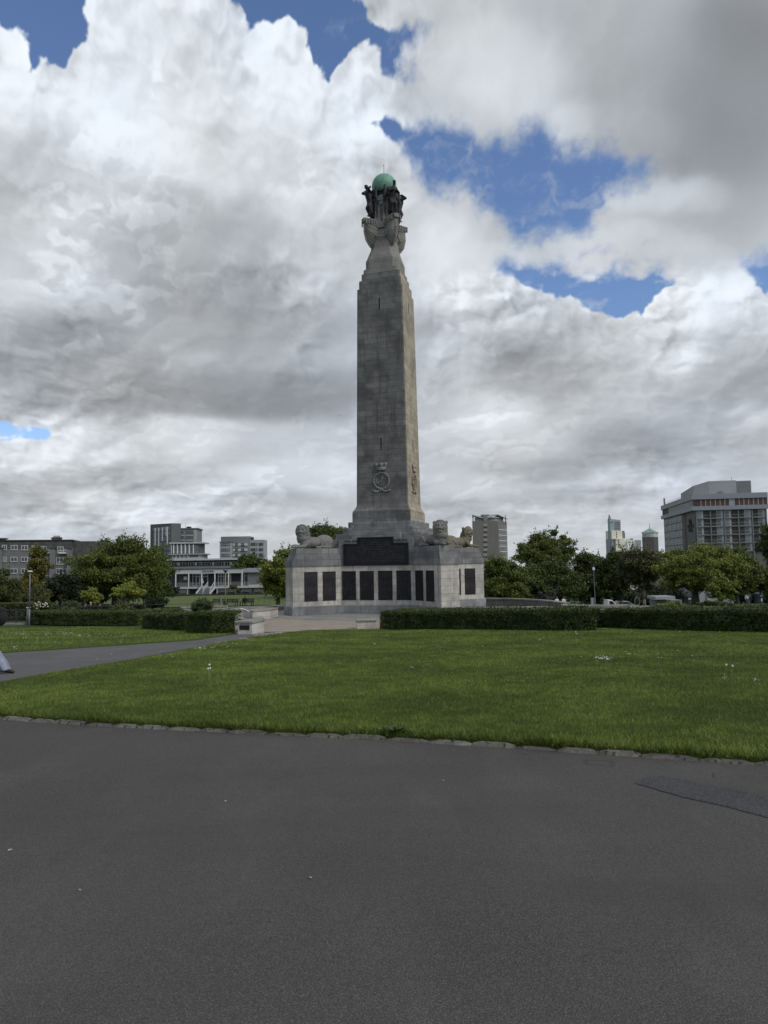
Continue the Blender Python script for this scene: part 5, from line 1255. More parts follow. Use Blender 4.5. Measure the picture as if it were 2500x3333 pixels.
# glazed middle block
x, _ = at(*q(1015, 400), 405); FM = Fac(x, 405, radians(6)); r = broot('glass_block', 'lower glazed office block with dark roof cabin, joined to the tall grey tower', FM)
u0 = FM.uz(*q(800, 300))[0]; u1 = FM.uz(*q(1345, 300))[0]; zt = FM.uz(*q(1050, 268))[1]
mb = MB(); FM.box(r, mb, u0, zb, u1, zt, -18, 0); mb.build('wall', M_mgrey, r)
mb = MB(); FM.box(r, mb, u0-.5, zt, u1+.6, zt+.6, -18.5, .5); mb.build('roof', M_dgrey, r)
mb = MB(); a = FM.uz(*q(1015, 250)); b = FM.uz(*q(1120, 185)); FM.box(r, mb, a[0], zt+.6, b[0], b[1], -9, -5); mb.build('roof_cabin', M_black2, r)
mb = MB(); a = FM.uz(*q(983, 100)); rl = FM.xf(r); mb.tube(rl((a[0], -6, zt)), rl((a[0], -6, a[1])), .14, .06, 5); mb.build('mast', M_mgrey, r)
for x0, x1 in ((820, 1000), (1030, 1240)):
    for k in range(3):
        a = FM.uz(*q(x0, 415+k*133)); b = FM.uz(*q(x1, 312+k*133)); window(FM, r, a[0], a[1], b[0], b[1], M_mgrey, M_glass, .05, (.2, .4, .6, .8), (), .15, .12)
        a = FM.uz(*q(x0, 448+k*133)); b = FM.uz(*q(x1, 420+k*133)); mb = MB(); FM.box(r, mb, a[0], a[1], b[0], b[1], .05, .2); mb.build('spandrel', M_lgrey, r)
mb = MB(); a = FM.uz(*q(1250, 640)); b = FM.uz(*q(1340, 290)); FM.box(r, mb, a[0], a[1]-20, b[0], b[1], .0, .3); 
for k in range(6): z = lerp(a[1], b[1], k/6); FM.box(r, mb, a[0], z, b[0], z+.1, .3, .36, 1)
mb.build('clad_end', [M_lgrey, M_mgrey], r)
# white finned block
x, _ = at(*q(1050, 800), 385); FW = Fac(x, 385, radians(3)); r = broot('white_block', 'white block with tall pale fins and projecting flat roofs in front of the grey towers', FW)
a = FW.uz(*q(640, 665)); b = FW.uz(*q(1412, 665)); zm = FW.uz(*q(1000, 930))[1]
mb = MB(); FW.box(r, mb, a[0], zm, b[0], a[1], -14, 0); mb.build('upper_wall', M_dgrey, r)
mb = MB(); FW.box(r, mb, a[0]-.6, a[1], b[0]+2.2, a[1]+.7, -15, 1.4); mb.build('roof', M_offw, r)
mb = MB(); c = FW.uz(*q(1470, 1000)); FW.box(r, mb, a[0], zb, c[0], zm-.6, -16, 1.2); mb.build('lower_wall', M_offw, r)
mb = MB(); FW.box(r, mb, a[0]-.5, zm-.6, c[0]+1.2, zm, -17, 2.2); mb.build('ledge', M_lgrey, r)
for x0, x1 in ((700, 730), (805, 832), (908, 938), (1015, 1045), (1122, 1150), (1235, 1258), (645, 660)):
    mb = MB(); a = FW.uz(*q(x0, 925)); b = FW.uz(*q(x1, 680)); FW.box(r, mb, a[0], a[1], b[0], b[1], .02, .9); mb.build('fin', M_wht, r)
for x0, x1 in ((740, 800), (840, 900), (945, 1005), (1050, 1110), (1160, 1230), (1268, 1370)):
    for y0, y1 in ((700, 765), (775, 825), (845, 905)):
        a = FW.uz(*q(x0, y1)); b = FW.uz(*q(x1, y0)); window(FW, r, a[0], a[1], b[0], b[1], M_mgrey, M_glassb if y0 == 775 else M_curt, .05, (.5,) if x0 > 1200 else (), (), .22, .12)
for x0, y0, x1, y1 in ((720, 965, 755, 1040), (825, 965, 862, 1040), (930, 965, 972, 1038), (1035, 960, 1075, 1035), (1150, 955, 1385, 1022), (645, 965, 685, 1080)):
    a = FW.uz(*q(x0, y1)); b = FW.uz(*q(x1, y0)); window(FW, r, a[0], a[1], b[0], b[1], M_mgrey, M_glass, 1.25, (.25, .5, .75) if x0 == 1150 else (.5,), (), .14, .1)
# low long balcony building behind the clubhouse
q = pz(540, 1810, 4.608); x, _ = at(600, 1850, 240); FB = Fac(x, 240, radians(-2)); r = broot('balcony_building', 'long low building with a white flat roof and glass balcony rail, behind the clubhouse', FB)
a = FB.uz(*q(30, 72)); b = FB.uz(*q(1110, 72)); mb = MB(); FB.box(r, mb, a[0]-8, -25, b[0]+6, a[1], -12, -2.4); mb.build('wall', M_black2, r)
mb = MB(); FB.box(r, mb, a[0]-9, a[1], b[0]+7, a[1]+.55, -13, .6); mb.build('roof', M_offw, r)
c = FB.uz(*q(500, 145)); mb = MB(); FB.box(r, mb, a[0]-8, c[1]-.9, b[0]+6, c[1]-.2, -2.4, .2); mb.build('balcony_slab', M_mgrey, r)
for i in range(9):
    x0 = 70+i*118; p0 = FB.uz(*q(x0, 140)); p1 = FB.uz(*q(x0+90, 76)); window(FB, r, p0[0], p0[1], p1[0], p1[1], M_mgrey, M_glass if i % 3 else (M_glass, M_curt), -2.38, (.33, .66), (), .12, .08)
    p0 = FB.uz(*q(x0+15, 200)); p1 = FB.uz(*q(x0+75, 165)); window(FB, r, p0[0], p0[1], p1[0], p1[1], M_offw, M_glass, -2.38, (.5,), (), .12, .08)
mb = MB()
for i in range(26): x0 = 40+i*42; p = FB.uz(*q(x0, 145)); p1 = FB.uz(*q(x0, 108)); FB.box(r, mb, p[0], p[1], p[0]+.09, p1[1], .08, .16)
p = FB.uz(*q(30, 106)); FB.box(r, mb, p[0]-6, p[1]-.02, b[0]+5, p[1]+.08, .07, .17); mb.build('railing', M_lgrey, r)
for x0 in (168, 430, 692, 955):
    mb = MB(); p0 = FB.uz(*q(x0-14, 142)); p1 = FB.uz(*q(x0+14, 80)); FB.box(r, mb, p0[0], p0[1], p1[0], lerp(p0[1], p1[1], .8), -1.9, -1.5); mb.build('divider', M_wht, r)
# --- pale block (centre left)
q = pz(700, 1730, 9.217); x, _ = at(*q(530, 500), 390); FH = Fac(x, 390, radians(2)); r = broot('office_block', 'pale grey office block with three rows of windows and a darker curved top storey', FH)
z0 = -25; c = {k: FH.uz(*q(k, 500))[0] for k in (172, 530, 1055, 1475)}; zt = FH.uz(*q(600, 150))[1]; z2 = FH.uz(*q(1300, 248))[1]; z3 = FH.uz(*q(350, 325))[1]
mb = MB(); n = 9; fr = [(lerp(c[172], c[1055], i/(n-1)), .9*sin(pi*i/(n-1))) for i in range(n)]; xf_ = FH.xf(r)
mb.rings([[xf_((u, d, zz)) for u, d in fr]+[xf_((c[1055], -14, zz)), xf_((c[172], -14, zz))] for zz in (z0, zt)]); mb.build('wall', M_mgrey, r)
mb = MB(); FH.box(r, mb, c[172]-.2, z0, c[530], z3, -3, 1.9); mb.build('projecting_bay', M_lgrey, r)
mb = MB(); FH.box(r, mb, c[172]-.4, z3, c[530]+.3, z3+.4, -3, 2.2); mb.build('bay_roof', M_dgrey, r)
mb = MB(); FH.box(r, mb, c[1055], z0, c[1475], z2, -13, 0); mb.build('side_wing', M_lgrey, r)
mb = MB(); a = FH.uz(*q(1065, 240)); b = FH.uz(*q(1118, 180)); FH.box(r, mb, a[0], z2, b[0], b[1], -6, -2); mb.build('roof_cabin', M_black2, r)
for k in range(3):
    dy = k*158
    for x0, x1, d, mu, g in ((208, 460, 1.95, (.27, .5, .77), (M_glassb, M_curt)), (1075, 1270, .03, (.6, .85), (M_glass, M_curt)), (1315, 1438, .03, (.3, .75), (M_glass, M_curt))):
        a = FH.uz(*q(x0, 438+dy-(12 if x0 > 1000 else 0))); b = FH.uz(*q(x1, 352+dy-(10 if x0 > 1000 else 0))); window(FH, r, a[0], a[1], b[0], b[1], M_black2, g, d, mu, (), .16, .12)
    a = FH.uz(*q(540, 430+dy)); b = FH.uz(*q(985, 358+dy)); mb = MB(); FH.box(r, mb, a[0], a[1], b[0], b[1], .5, 1.0); mb.build('white_band', M_offw, r)
    for x0, x1 in ((618, 690), (795, 878)):
        a = FH.uz(*q(x0, 432+dy)); b = FH.uz(*q(x1, 350+dy)); window(FH, r, a[0], a[1], b[0], b[1], M_black2, M_curt, 1.02, (.7,), (), .22, .14)
mb = MB(); a = at(737, 1809, 395); b = at(858, 1809, 395)
# --- concrete tower with winged roof
q = pz(1520, 1650, 11.06); x, _ = at(*q(1120, 900), 480); FT = Fac(x, 480, radians(8)); FS = Fac(x, 480, radians(60))
r = broot('concrete_tower', 'ribbed concrete office tower with a butterfly-shaped roof, behind the rear lion', FT)
uL = FT.uz(*q(195, 800))[0]; zt = FT.uz(*q(700, 505))[1]; uR = FS.uz(*q(1445, 1000))[0]; o_ = Vector((x, 480)); PL = o_+FT.u*uL; PR = o_+FS.u*uR
mb = MB(); prism(r, mb, [PL, o_, PR, PL+(PR-o_)], -30, zt); mb.build('wall', M_conc, r)
for k in range(11):
    y0 = 600+k*178; 
    a = FT.uz(*q(598, y0+95)); b = FT.uz(*q(722, y0)); window(FT, r, a[0], a[1], b[0], b[1], M_lgrey, M_curt, .05, (.5,), (.5,), .25, .15)
    a = FT.uz(*q(598, y0+165)); b = FT.uz(*q(722, y0+105)); mb = MB(); FT.box(r, mb, a[0], a[1], b[0], b[1], .05, .12); mb.build('dark_band', M_black2, r)
    dz = k*178/11.06/F*480; zc = zt-4.0-k*3.72; 
    a = FS.uz(*q(1140, 900))[0]; b = FS.uz(*q(1425, 900))[0]; window(FS, r, a, zc-1.0, b, zc+1.0, M_lgrey, (M_glass, M_mgrey), .08, (.14, .28, .42, .56, .7, .84), (), .2, .12)
    mb = MB(); FS.box(r, mb, a, zc-2.2, b, zc-1.5, .02, .22); mb.build('pale_band', M_offw, r)
mb = MB(); prism(r, mb, [PL+Vector((2, 2)), o_+Vector((-1, 2)), PR+Vector((-2.5, -1)), PL+(PR-o_)+Vector((0, -2))], zt, zt+2.6); mb.build('roof_lantern', M_lgrey, r)
rl = r.location
def W3(F_, x_, y_, d): u, z = F_.uz(*q(x_, y_)); p = F_.o+F_.u*u-F_.n*d; return (p.x-rl.x, p.y-rl.y, z-rl.z)
mb = MB()
def slab(pts, t=.5):
    mb.rings([[tuple(p) for p in pts], [(p[0], p[1], p[2]+t) for p in pts]])
slab([W3(FT, 185, 315, -1), W3(FT, 585, 415, 0), W3(FT, 640, 300, 12), W3(FT, 380, 300, 14)])
slab([W3(FT, 725, 415, 0), W3(FT, 1100, 295, -1), W3(FS, 1420, 450, -1), W3(FT, 1000, 250, 14), W3(FT, 760, 300, 14)])
mb.build('butterfly_roof', M_lgrey, r)
mb = MB(); FT.box(r, mb, FT.uz(*q(585, 0))[0], zt, FT.uz(*q(720, 0))[0], zt+4.2, -6, .1); a = FT.uz(*q(605, 230)); FT.box(r, mb, a[0], zt+4.2, a[0]+5.5, a[1]-.4, -8, -6); mb.build('roof_plant', M_mgrey, r)
for x0 in (225, 1408):
    mb = MB(); f_ = FT if x0 < 500 else FS; a = f_.uz(*q(x0, 510)); f_.box(r, mb, a[0]-.4, zt, a[0]+.4, zt+4.5, -.6, -.1); mb.build('aerial', M_lgrey, r)
# --- distant slim tower, stepped white flats, green roofed tower
q = pz(1960, 1660, 8.295); x, _ = at(*q(340, 600), 860); FK = Fac(x, 860, radians(10)); r = broot('glass_tower', 'slim green-glass tower with a pointed sail-like top on the skyline', FK)
a = FK.uz(*q(210, 500))[0]; b = FK.uz(*q(500, 500))[0]; zt = FK.uz(*q(230, 240))[1]; zt2 = FK.uz(*q(500, 270))[1]; M_tg = plain('green_glass_cladding', (.25, .32, .31), .4, .1, .05)
xf_ = FK.xf(r); mb = MB(); mb.rings([[xf_((a, 0, -40)), xf_((b, 0, -40)), xf_((b, -5, -40)), xf_((a, -5, -40))], [xf_((a, 0, zt)), xf_((b, 0, zt2)), xf_((b, -5, zt2)), xf_((a, -5, zt))]]); mb.build('wall', M_tg, r)
mb = MB(); p = FK.uz(*q(195, 125)); s_ = FK.uz(*q(250, 235)); mb.rings([[xf_((a-.5, .1, zt-1)), xf_((s_[0], .1, zt-1)), xf_((s_[0], -3, zt-1)), xf_((a-.5, -3, zt-1))], [xf_((p[0]-.3, .1, p[1])), xf_((p[0]+.3, .1, p[1])), xf_((p[0]+.3, -1, p[1])), xf_((p[0]-.3, -1, p[1]))]]); mb.build('sail_top', M_fascia, r)
for k in range(5):
    p0 = FK.uz(*q(340, 355+k*54)); p1 = FK.uz(*q(495, 310+k*54)); window(FK, r, p0[0], p0[1], p1[0], p1[1], M_lgrey, M_glass, .1, (.25, .5, .75), (), .4, .3)
for k in range(4):
    p0 = FK.uz(*q(212, 350+k*60)); p1 = FK.uz(*q(295 if k == 0 else 226, 315+k*60)); window(FK, r, p0[0], p0[1], p1[0], p1[1], M_lgrey, M_glass, .1, (), (), .3, .3)
M_cream = plain('cream_sunlit_render', (.72, .68, .55), .8, .04, .05); M_wht2 = plain('white_sunlit_render', (.78, .78, .75), .8, .03, .05)  # sunshine on the far flats is put into these pale colours
x, _ = at(*q(400, 700), 820); FK = Fac(x, 820, radians(4)); r = broot('stepped_flats', 'bright cream and white stepped flats at the foot of the slim glass tower', FK)
def blk(n_, x0, y0, x1, d, m, dep=18): 
    mb = MB(); a = FK.uz(*q(x0, y0)); b = FK.uz(*q(x1, y0)); FK.box(r, mb, a[0], -45, b[0], a[1], d-dep, d); mb.build(n_, m, r)
blk('upper_flats', 250, 555, 540, 0, M_cream); blk('lower_flats', 330, 770, 570, 4, M_cream); blk('grey_flats', 540, 562, 612, -1, M_mgrey, 12); blk('grey_flats', 600, 615, 645, -3, M_mgrey, 10); blk('side_flats', 240, 780, 330, 2, M_lgrey); blk('white_flats', 575, 770, 738, 1, M_wht2); blk('white_flats', 640, 820, 828, 4, M_wht2); blk('grey_flats', 738, 770, 845, -1, M_mgrey); blk('low_flats', 828, 815, 1030, 2, M_lgrey); blk('side_flats', 218, 560, 250, -1, M_lgrey, 6)
for x0, y0, w, h, d in [(376, 580, 22, 38, .1), (380, 638, 22, 38, .1), (383, 693, 22, 38, .1), (386, 740, 22, 28, .1)]+[(388, 795+k*57, 34, 40, 4.1) for k in range(4)]+[(345, 800, 12, 36, 4.1), (345, 910, 14, 34, 4.1), (255, 795, 60, 40, 2.1), (690, 850, 15, 45, 4.1), (720, 850, 14, 45, 4.1), (765, 850, 38, 45, 4.1), (700, 915, 18, 45, 4.1), (765, 910, 40, 50, 4.1), (650, 790, 22, 28, 1.1), (698, 795, 35, 22, 1.1), (660, 850, 14, 40, 4.1)]:
    a = FK.uz(*q(x0, y0+h)); b = FK.uz(*q(x0+w, y0)); window(FK, r, a[0], a[1], b[0], b[1], M_mgrey, M_glass, d, (), (), .35, .2)
x, _ = at(*q(1395, 700), 560); FG = Fac(x, 560, radians(-3)); FG2 = Fac(x, 560, radians(45)); r = broot('green_roof_tower', 'brick tower with a green copper pyramid roof, left of the hotel', FG)
aL = FG.uz(*q(1075, 700))[0]; aR = FG2.uz(*q(1510, 700))[0]; ze = FG.uz(*q(1395, 622))[1]; zg = FG.uz(*q(1300, 728))[1]; o_ = Vector((x, 560)); PL = o_+FG.u*aL; PR = o_+FG2.u*aR; PB = PL+(PR-o_)
mb = MB(); prism(r, mb, [PL, o_, PR, PB], -40, zg); mb.build('wall', M_brick, r)
mb = MB(); prism(r, mb, [PL+Vector((.3, .3)), o_, PR, PB], zg, ze); mb.build('glazed_storey', M_offw, r)
c_ = (PL+o_+PR+PB)/4; rl = r.location; ap = at(*q(1272, 490), 560)[1]; ex = [c_+(p-c_)*1.09 for p in (PL, o_, PR, PB)]
mb = MB(); mb.rings([[(p.x-rl.x, p.y-rl.y, ze-rl.z) for p in ex], [(p.x-rl.x, p.y-rl.y, ze+.5-rl.z) for p in ex], [((c_+(p-c_)*.03).x-rl.x, (c_+(p-c_)*.03).y-rl.y, ap-rl.z) for p in ex]]); mb.build('roof', M_copper, r)
mb = MB(); mb.tube((c_.x-rl.x, c_.y-rl.y, ap-rl.z), (c_.x-rl.x, c_.y-rl.y, ap+4.4-rl.z), .3, .1, 5); mb.build('finial', M_copper, r)
for x0, x1, g in ((1098, 1140, M_glass), (1155, 1195, M_glass), (1208, 1255, M_curt), (1265, 1305, M_curt)): a = FG.uz(*q(x0, 715)); b = FG.uz(*q(x1, 642)); window(FG, r, a[0], a[1], b[0], b[1], M_offw, g, .05, (), (), .25, .2)
for x0 in (1130, 1180, 1230, 1285, 1340): a = FG.uz(*q(x0-9, 820)); b = FG.uz(*q(x0+9, 785)); window(FG, r, a[0], a[1], b[0], b[1], M_brick, M_glass, .05, (), (), .15, .1)
# --- hotel
q = pz(2140, 1550, 4.608); HX, HY = at(2262, 1700, 250)[0], 250; PH = radians(-10.5); HF = Fac(HX, HY, PH); HS = Fac(HX, HY, PH+pi/2, True)
r = broot('hotel', 'large slab hotel with a blue-grey parapet, red-brown panel band and gridded windows at the right', HF)
r.rotation_euler = (0, 0, 0)
# side wall: direction away from the camera, outward normal to the left
HS.n = -HF.u.copy(); HS.u = -HF.n.copy()
uR = HF.uz(*q(1622, 600))[0]; dB = HS.uz(*q(100, 800))[0]; o_ = Vector((HX, HY))
def pl(e0, e1, e2): return [o_-HF.u*e0+HF.n*e1, o_+HF.u*(uR+e0)+HF.n*e1, o_+HF.u*(uR+e0)+HS.u*(dB+e2), o_-HF.u*e0+HS.u*(dB+e2)]
zf = HF.uz(*q(600, 515))[1]; zA = HF.uz(*q(565, 455))[1]; zB = HF.uz(*q(565, 352))[1]; zC = HF.uz(*q(560, 275))[1]; zG = T(HX, HY)-3
mb = MB(); prism(r, mb, pl(0, 0, 0), zG, zf); mb.build('wall', M_conc, r)
mb = MB(); prism(r, mb, pl(.9, .9, .9), zf, zA); mb.build('lower_fascia', M_fascia, r)
mb = MB(); prism(r, mb, pl(.35, .35, .3), zA, zB); mb.build('band_storey', M_slate, r)
mb = MB(); prism(r, mb, pl(.8, .8, .8), zB, zC); mb.build('parapet', M_fascia, r)
for i in range(15):
    x0 = 575+i*71.5; a = HF.uz(*q(x0-2, 455)); b = HF.uz(*q(x0+64, 352)); mb = MB(); HF.box(r, mb, a[0], zA, b[0], zB, .36, .42); 
    o = mb.build('infill_panel', M_lgrey if i == 7 else M_red, r)
    if i == 7: o['label'] = 'pale grey infill panel'
    mb = MB(); HF.box(r, mb, b[0]+.06, zA, b[0]+.24, zB, .36, .46); mb.build('mullion', M_frm, r)
for i in range(24):
    mb = MB(); u = lerp(.6, dB*.74, i/23); HS.box(r, mb, u, zA, u+.5, zB, .36, .46); mb.build('white_fin', M_wht, r)
a = HF.uz(*q(600, 170)); 
def roofbox(n_, x0, x1, y0, dp, dd, m):
    mb = MB(); a = HF.uz(*q(x0, y0)); b = HF.uz(*q(x1, y0)); HF.box(r, mb, a[0], zC-.1, b[0], a[1]+.8, -dp-dd, -dp); mb.build(n_, m, r)
roofbox('plant_room', 825, 1245, 85, 5, 14, M_lgrey); roofbox('plant_room', 1246, 1500, 74, 7, 12, M_mgrey)
mb = MB(); a = HF.uz(*q(825, 85)); b = HF.uz(*q(600, 180)); xf_ = HF.xf(r); z_ = zC-.1
mb.rings([[xf_((b[0], -6, z_)), xf_((a[0], -5, z_)), xf_((a[0], -19, z_)), xf_((b[0], -26, z_))], [xf_((b[0], -6, a[1]-.6)), xf_((a[0], -5, a[1]+.8)), xf_((a[0], -19, a[1]+.8)), xf_((b[0], -26, a[1]-1.6))]]); mb.build('plant_room', M_lgrey, r)
mb = MB(); a = HF.uz(*q(970, 245)); b = HF.uz(*q(1042, 208)); HF.box(r, mb, a[0], a[1], b[0], b[1], -4.98, -4.8); mb.build('vent_louvre', M_mgrey, r)
mb = MB(); a = HF.uz(*q(1218, 75)); b = HF.uz(*q(1218, -30)); mb.tube(xf_((a[0], -8, a[1])), xf_((a[0], -8, b[1])), .12, .05, 5); mb.build('mast', M_mgrey, r)
mb = MB(); xs_ = HS.xf(r)
for i in range(14):
    u = lerp(0, dB, i/13); mb.tube(xs_((u, -.3, zC)), xs_((u, -.3, zC+1.15)), .05, .05, 4)
mb.tube(xs_((0, -.3, zC+1.15)), xs_((dB, -.3, zC+1.15)), .04, .04, 4); mb.tube(xs_((0, -.3, zC+.6)), xs_((dB, -.3, zC+.6)), .04, .04, 4); mb.build('roof_railing', M_lgrey, r)
mb = MB(); HS.box(r, mb, dB-1.2, zC, dB-.2, zC+3.2, -.7, -.2); mb.build('chimney_stack', M_mgrey, r)
# concrete piers and floors in front, five bays
edges = [575, 785, 992, 1203, 1412, 1622]; ue = [HF.uz(*q(e+5, 560))[0] for e in edges]; H3 = (zf-HF.uz(*q(600, 1010))[1])/4
for i, u in enumerate(ue): mb = MB(); HF.box(r, mb, u-.17, zG, u+.17, zf, 0, .45); mb.build('pier', M_mgrey, r)
for k in range(1, 6):
    z = zf-k*H3; mb = MB()
    for i in range(5): HF.box(r, mb, ue[i]+.25, z-.16, ue[i+1]-.25, z+.16, 0, .5)
    mb.build('floor_edge', M_mgrey, r)
for k in range(5):
    z1 = zf-k*H3-.18; z0 = zf-(k+1)*H3+.18
    for i in range(5):
        w = ue[i+1]-ue[i]-.6; c = ue[i]+.3; order = [(0, .5, 'g'), (.5, 1, 'b')] if i in (0, 2) else [(0, .42, 'b'), (.42, 1, 'g')]
        for s0, s1, kd in order:
            if kd == 'g': window(HF, r, c+w*s0, z0, c+w*s1, z1, M_lgrey, (M_glass, M_frm) if (i+k) % 3 else (M_glassb, M_frm), .04, (.5,), (.45,), .10, .06)
            else: mb = MB(); HF.box(r, mb, c+w*s0+.08, z0+.35, c+w*s1-.08, z1, .03, .10); mb.build('brown_panel', M_brown, r)
        mb = MB(); HF.box(r, mb, c, z0+.95, c+w, z0+1.02, .42, .47); mb.build('balcony_rail', M_lgrey, r)
    # side wall windows
    u0 = HS.uz(*q(368, 700))[0]; n_ = 7
    for j in range(n_): a = lerp(u0, dB-.3, j/n_); b = lerp(u0, dB-.3, (j+1)/n_)-.5; window(HS, r, a, z0, b, z1, M_lgrey, (M_glass, M_curt), .04, (.5,), (.35,), .25, .12)
mb = MB(); a = HS.uz(*q(438, 800))[0]; b = HS.uz(*q(408, 800))[0]; HS.box(r, mb, a, zG, b, zf, .01, .06); mb.build('recessed_strip', M_brick, r)
# sign on the blank wall: ring emblem and two words
def text_mesh(body, size, mat, parent, loc, rot, name, ext=.03):
    cu = bpy.data.curves.new(name, 'FONT'); cu.body = body; cu.size = size; cu.align_x = 'CENTER'; cu.align_y = 'CENTER'; cu.extrude = ext
    to = bpy.data.objects.new('tmp', cu); COL.objects.link(to); me = bpy.data.meshes.new_from_object(to.evaluated_get(bpy.context.evaluated_depsgraph_get())); bpy.data.objects.remove(to)
    me.materials.clear(); me.materials.append(mat); o = bpy.data.objects.new(name, me); COL.objects.link(o); o.parent = parent; o.location = loc; o.rotation_euler = rot; return o
ua, za = HS.uz(*q(497, 685)); mb = MB(); mb.path([xs_((ua+1.6*cos(t), .2, za+1.0*sin(t))) for t in np.linspace(.5, 2*pi, 18)], .2, 6); mb.path([xs_((ua+.8*cos(t), .2, za+.5*sin(t))) for t in np.linspace(-1.5, 3, 9)], .15, 6); mb.build('emblem', M_black2, r)
for tx_, y_ in (('CROWNE', 750), ('PLAZA', 808)):
    u_, z_ = HS.uz(*q(503, y_)); t_ = text_mesh(tx_, 1.7, M_black2, r, xs_((u_, .15, z_)), (pi/2, 0, PH-pi/2), 'sign_letters', .1); t_.scale = (1.15, 1, 1)
# podium seen under the trees
x, _ = at(2300, 1940, 175); FP = Fac(x, 175, radians(-4)); r = broot('podium_building', 'low grey concrete podium glimpsed under the trees in front of the hotel', FP)
a = FP.uz(2268, 1905); b = FP.uz(2455, 1905); mb = MB(); FP.box(r, mb, a[0], a[1]-14, b[0]+6, a[1]+2, -10, 0); mb.build('wall', M_lgrey, r)
for x0 in (2300, 2340, 2400, 2430): mb = MB(); c = FP.uz(x0, 1920); FP.box(r, mb, c[0], a[1]-14, c[0]+.5, a[1]+2, 0, .3); mb.build('pier', M_offw, r)
x, _ = at(2180, 1950, 168); FP = Fac(x, 168, radians(2)); r = broot('entrance_canopy', 'low pale canopy and ramp wall under the trees left of the podium', FP)
a = FP.uz(2134, 1946); b = FP.uz(2205, 1952); mb = MB(); FP.box(r, mb, a[0], a[1]-.35, b[0]-.5, a[1]+.3, -5, 0); mb.build('canopy', M_lgrey, r)
mb = MB(); FP.box(r, mb, a[0]+1, a[1]-8, b[0]+2, a[1]-.7, -6, -2); mb.build('wall', M_mgrey, r)

# --- clubhouse
q = pz(540, 1810, 4.608); x, _ = at(*q(145, 400), 141); FC = Fac(x, 141, radians(-1.5)); r = broot('clubhouse', 'low white bowls clubhouse with veranda posts and central white staircase', FC)
r.location.z = -4.0; g0 = -4.05
c = lambda x_, y_: FC.uz(*q(x_, y_)); uA = c(145, 300)[0]; uB = c(1148, 300)[0]; uE = c(1560, 300)[0]; zt = c(600, 195)[1]; zs = c(600, 262)[1]; zf = c(600, 462)[1]
mb = MB(); FC.box(r, mb, uA, zs, uB, zt, -7, 0); FC.box(r, mb, uB+.002, zs+.1, uE, zt+.02, -7, -.7, 1); mb.build('fascia', [M_offw, M_lgrey], r)
mb = MB(); FC.box(r, mb, uA-.1, zt, uB+.1, zt+.08, -7.2, .15); mb.build('roof', M_black2, r)
mb = MB(); FC.box(r, mb, uA+2, g0, uB+1.5, zs, -7, -2.2); mb.build('rear_wall', M_black2, r)
mb = MB(); FC.box(r, mb, c(1205, 300)[0], g0, uE, zs+.1, -6.9, -1.2); mb.build('side_wall', M_rough, r)
mb = MB(); FC.box(r, mb, c(158, 300)[0], zf-.3, c(335, 300)[0], zs, -2.19, -1.9); mb.build('side_wall', M_brick, r)
mb = MB(); FC.box(r, mb, uA, zf-.32, uB+1.2, zf, -2.2, .15); FC.box(r, mb, uB+1.2, zf-.30, uE-1, zf+.25, -1.2, .1); mb.build('veranda_deck', M_offw, r)
mb = MB(); FC.box(r, mb, uA+2, g0, uB, zf-.32, -2.2, -1.5); mb.build('undercroft', M_slate, r)
for x_ in (148, 342, 538, 735, 940, 1145): mb = MB(); u = c(x_, 300)[0]; FC.box(r, mb, u-.09, zf, u+.09, zs, -.12, .06); mb.build('veranda_post', M_wht, r)
for x_ in (325, 770, 1550): mb = MB(); u = c(x_, 520)[0]; FC.box(r, mb, u-.06, g0, u+.06, zf-.32 if x_ < 1200 else c(1550, 470)[1], .0, .12); mb.build('post', M_wht, r)
for x0, x1, mu, g in ((352, 465, (.5,), M_glass), (475, 590, (), M_glass), (740, 835, (.5,), M_glass), (845, 940, (), M_glass), (1090, 1200, (.5,), M_glass)):
    a = c(x0, 445); b = c(x1, 265); window(FC, r, a[0], zf+.02, b[0], zs-.05, M_wht, g, -2.15, mu, (.78,), .13, .08, 'glazed_door')
for x0, x1 in ((598, 700), (962, 1080)):
    a = c(x0, 445); b = c(x1, 300); mb = MB(); FC.box(r, mb, a[0], zf+.02, b[0], zs-.5, -2.18, -2.1); mb.build('door', M_black2, r)
mb = MB(); a = c(225, 360); b = c(275, 310); FC.box(r, mb, a[0], a[1], b[0], b[1], -1.88, -1.8); mb.build('notice_board', M_wht, r)
# railing
mb = MB(); zr = zf+1.0
def rail(xa, xb):
    ua = c(xa, 0)[0]; ub = c(xb, 0)[0]; FC.box(r, mb, ua, zr-.05, ub, zr+.02, .0, .06, 1); FC.box(r, mb, ua, zf+.1, ub, zf+.15, .0, .05)
    n = int((ub-ua)/.14)
    for i in range(n): u = lerp(ua, ub, i/n); FC.box(r, mb, u, zf+.15, u+.035, zr-.05, .01, .04)
rail(158, 520); rail(740, 1250); mb.build('railing', [M_lgrey, M_black2], r)
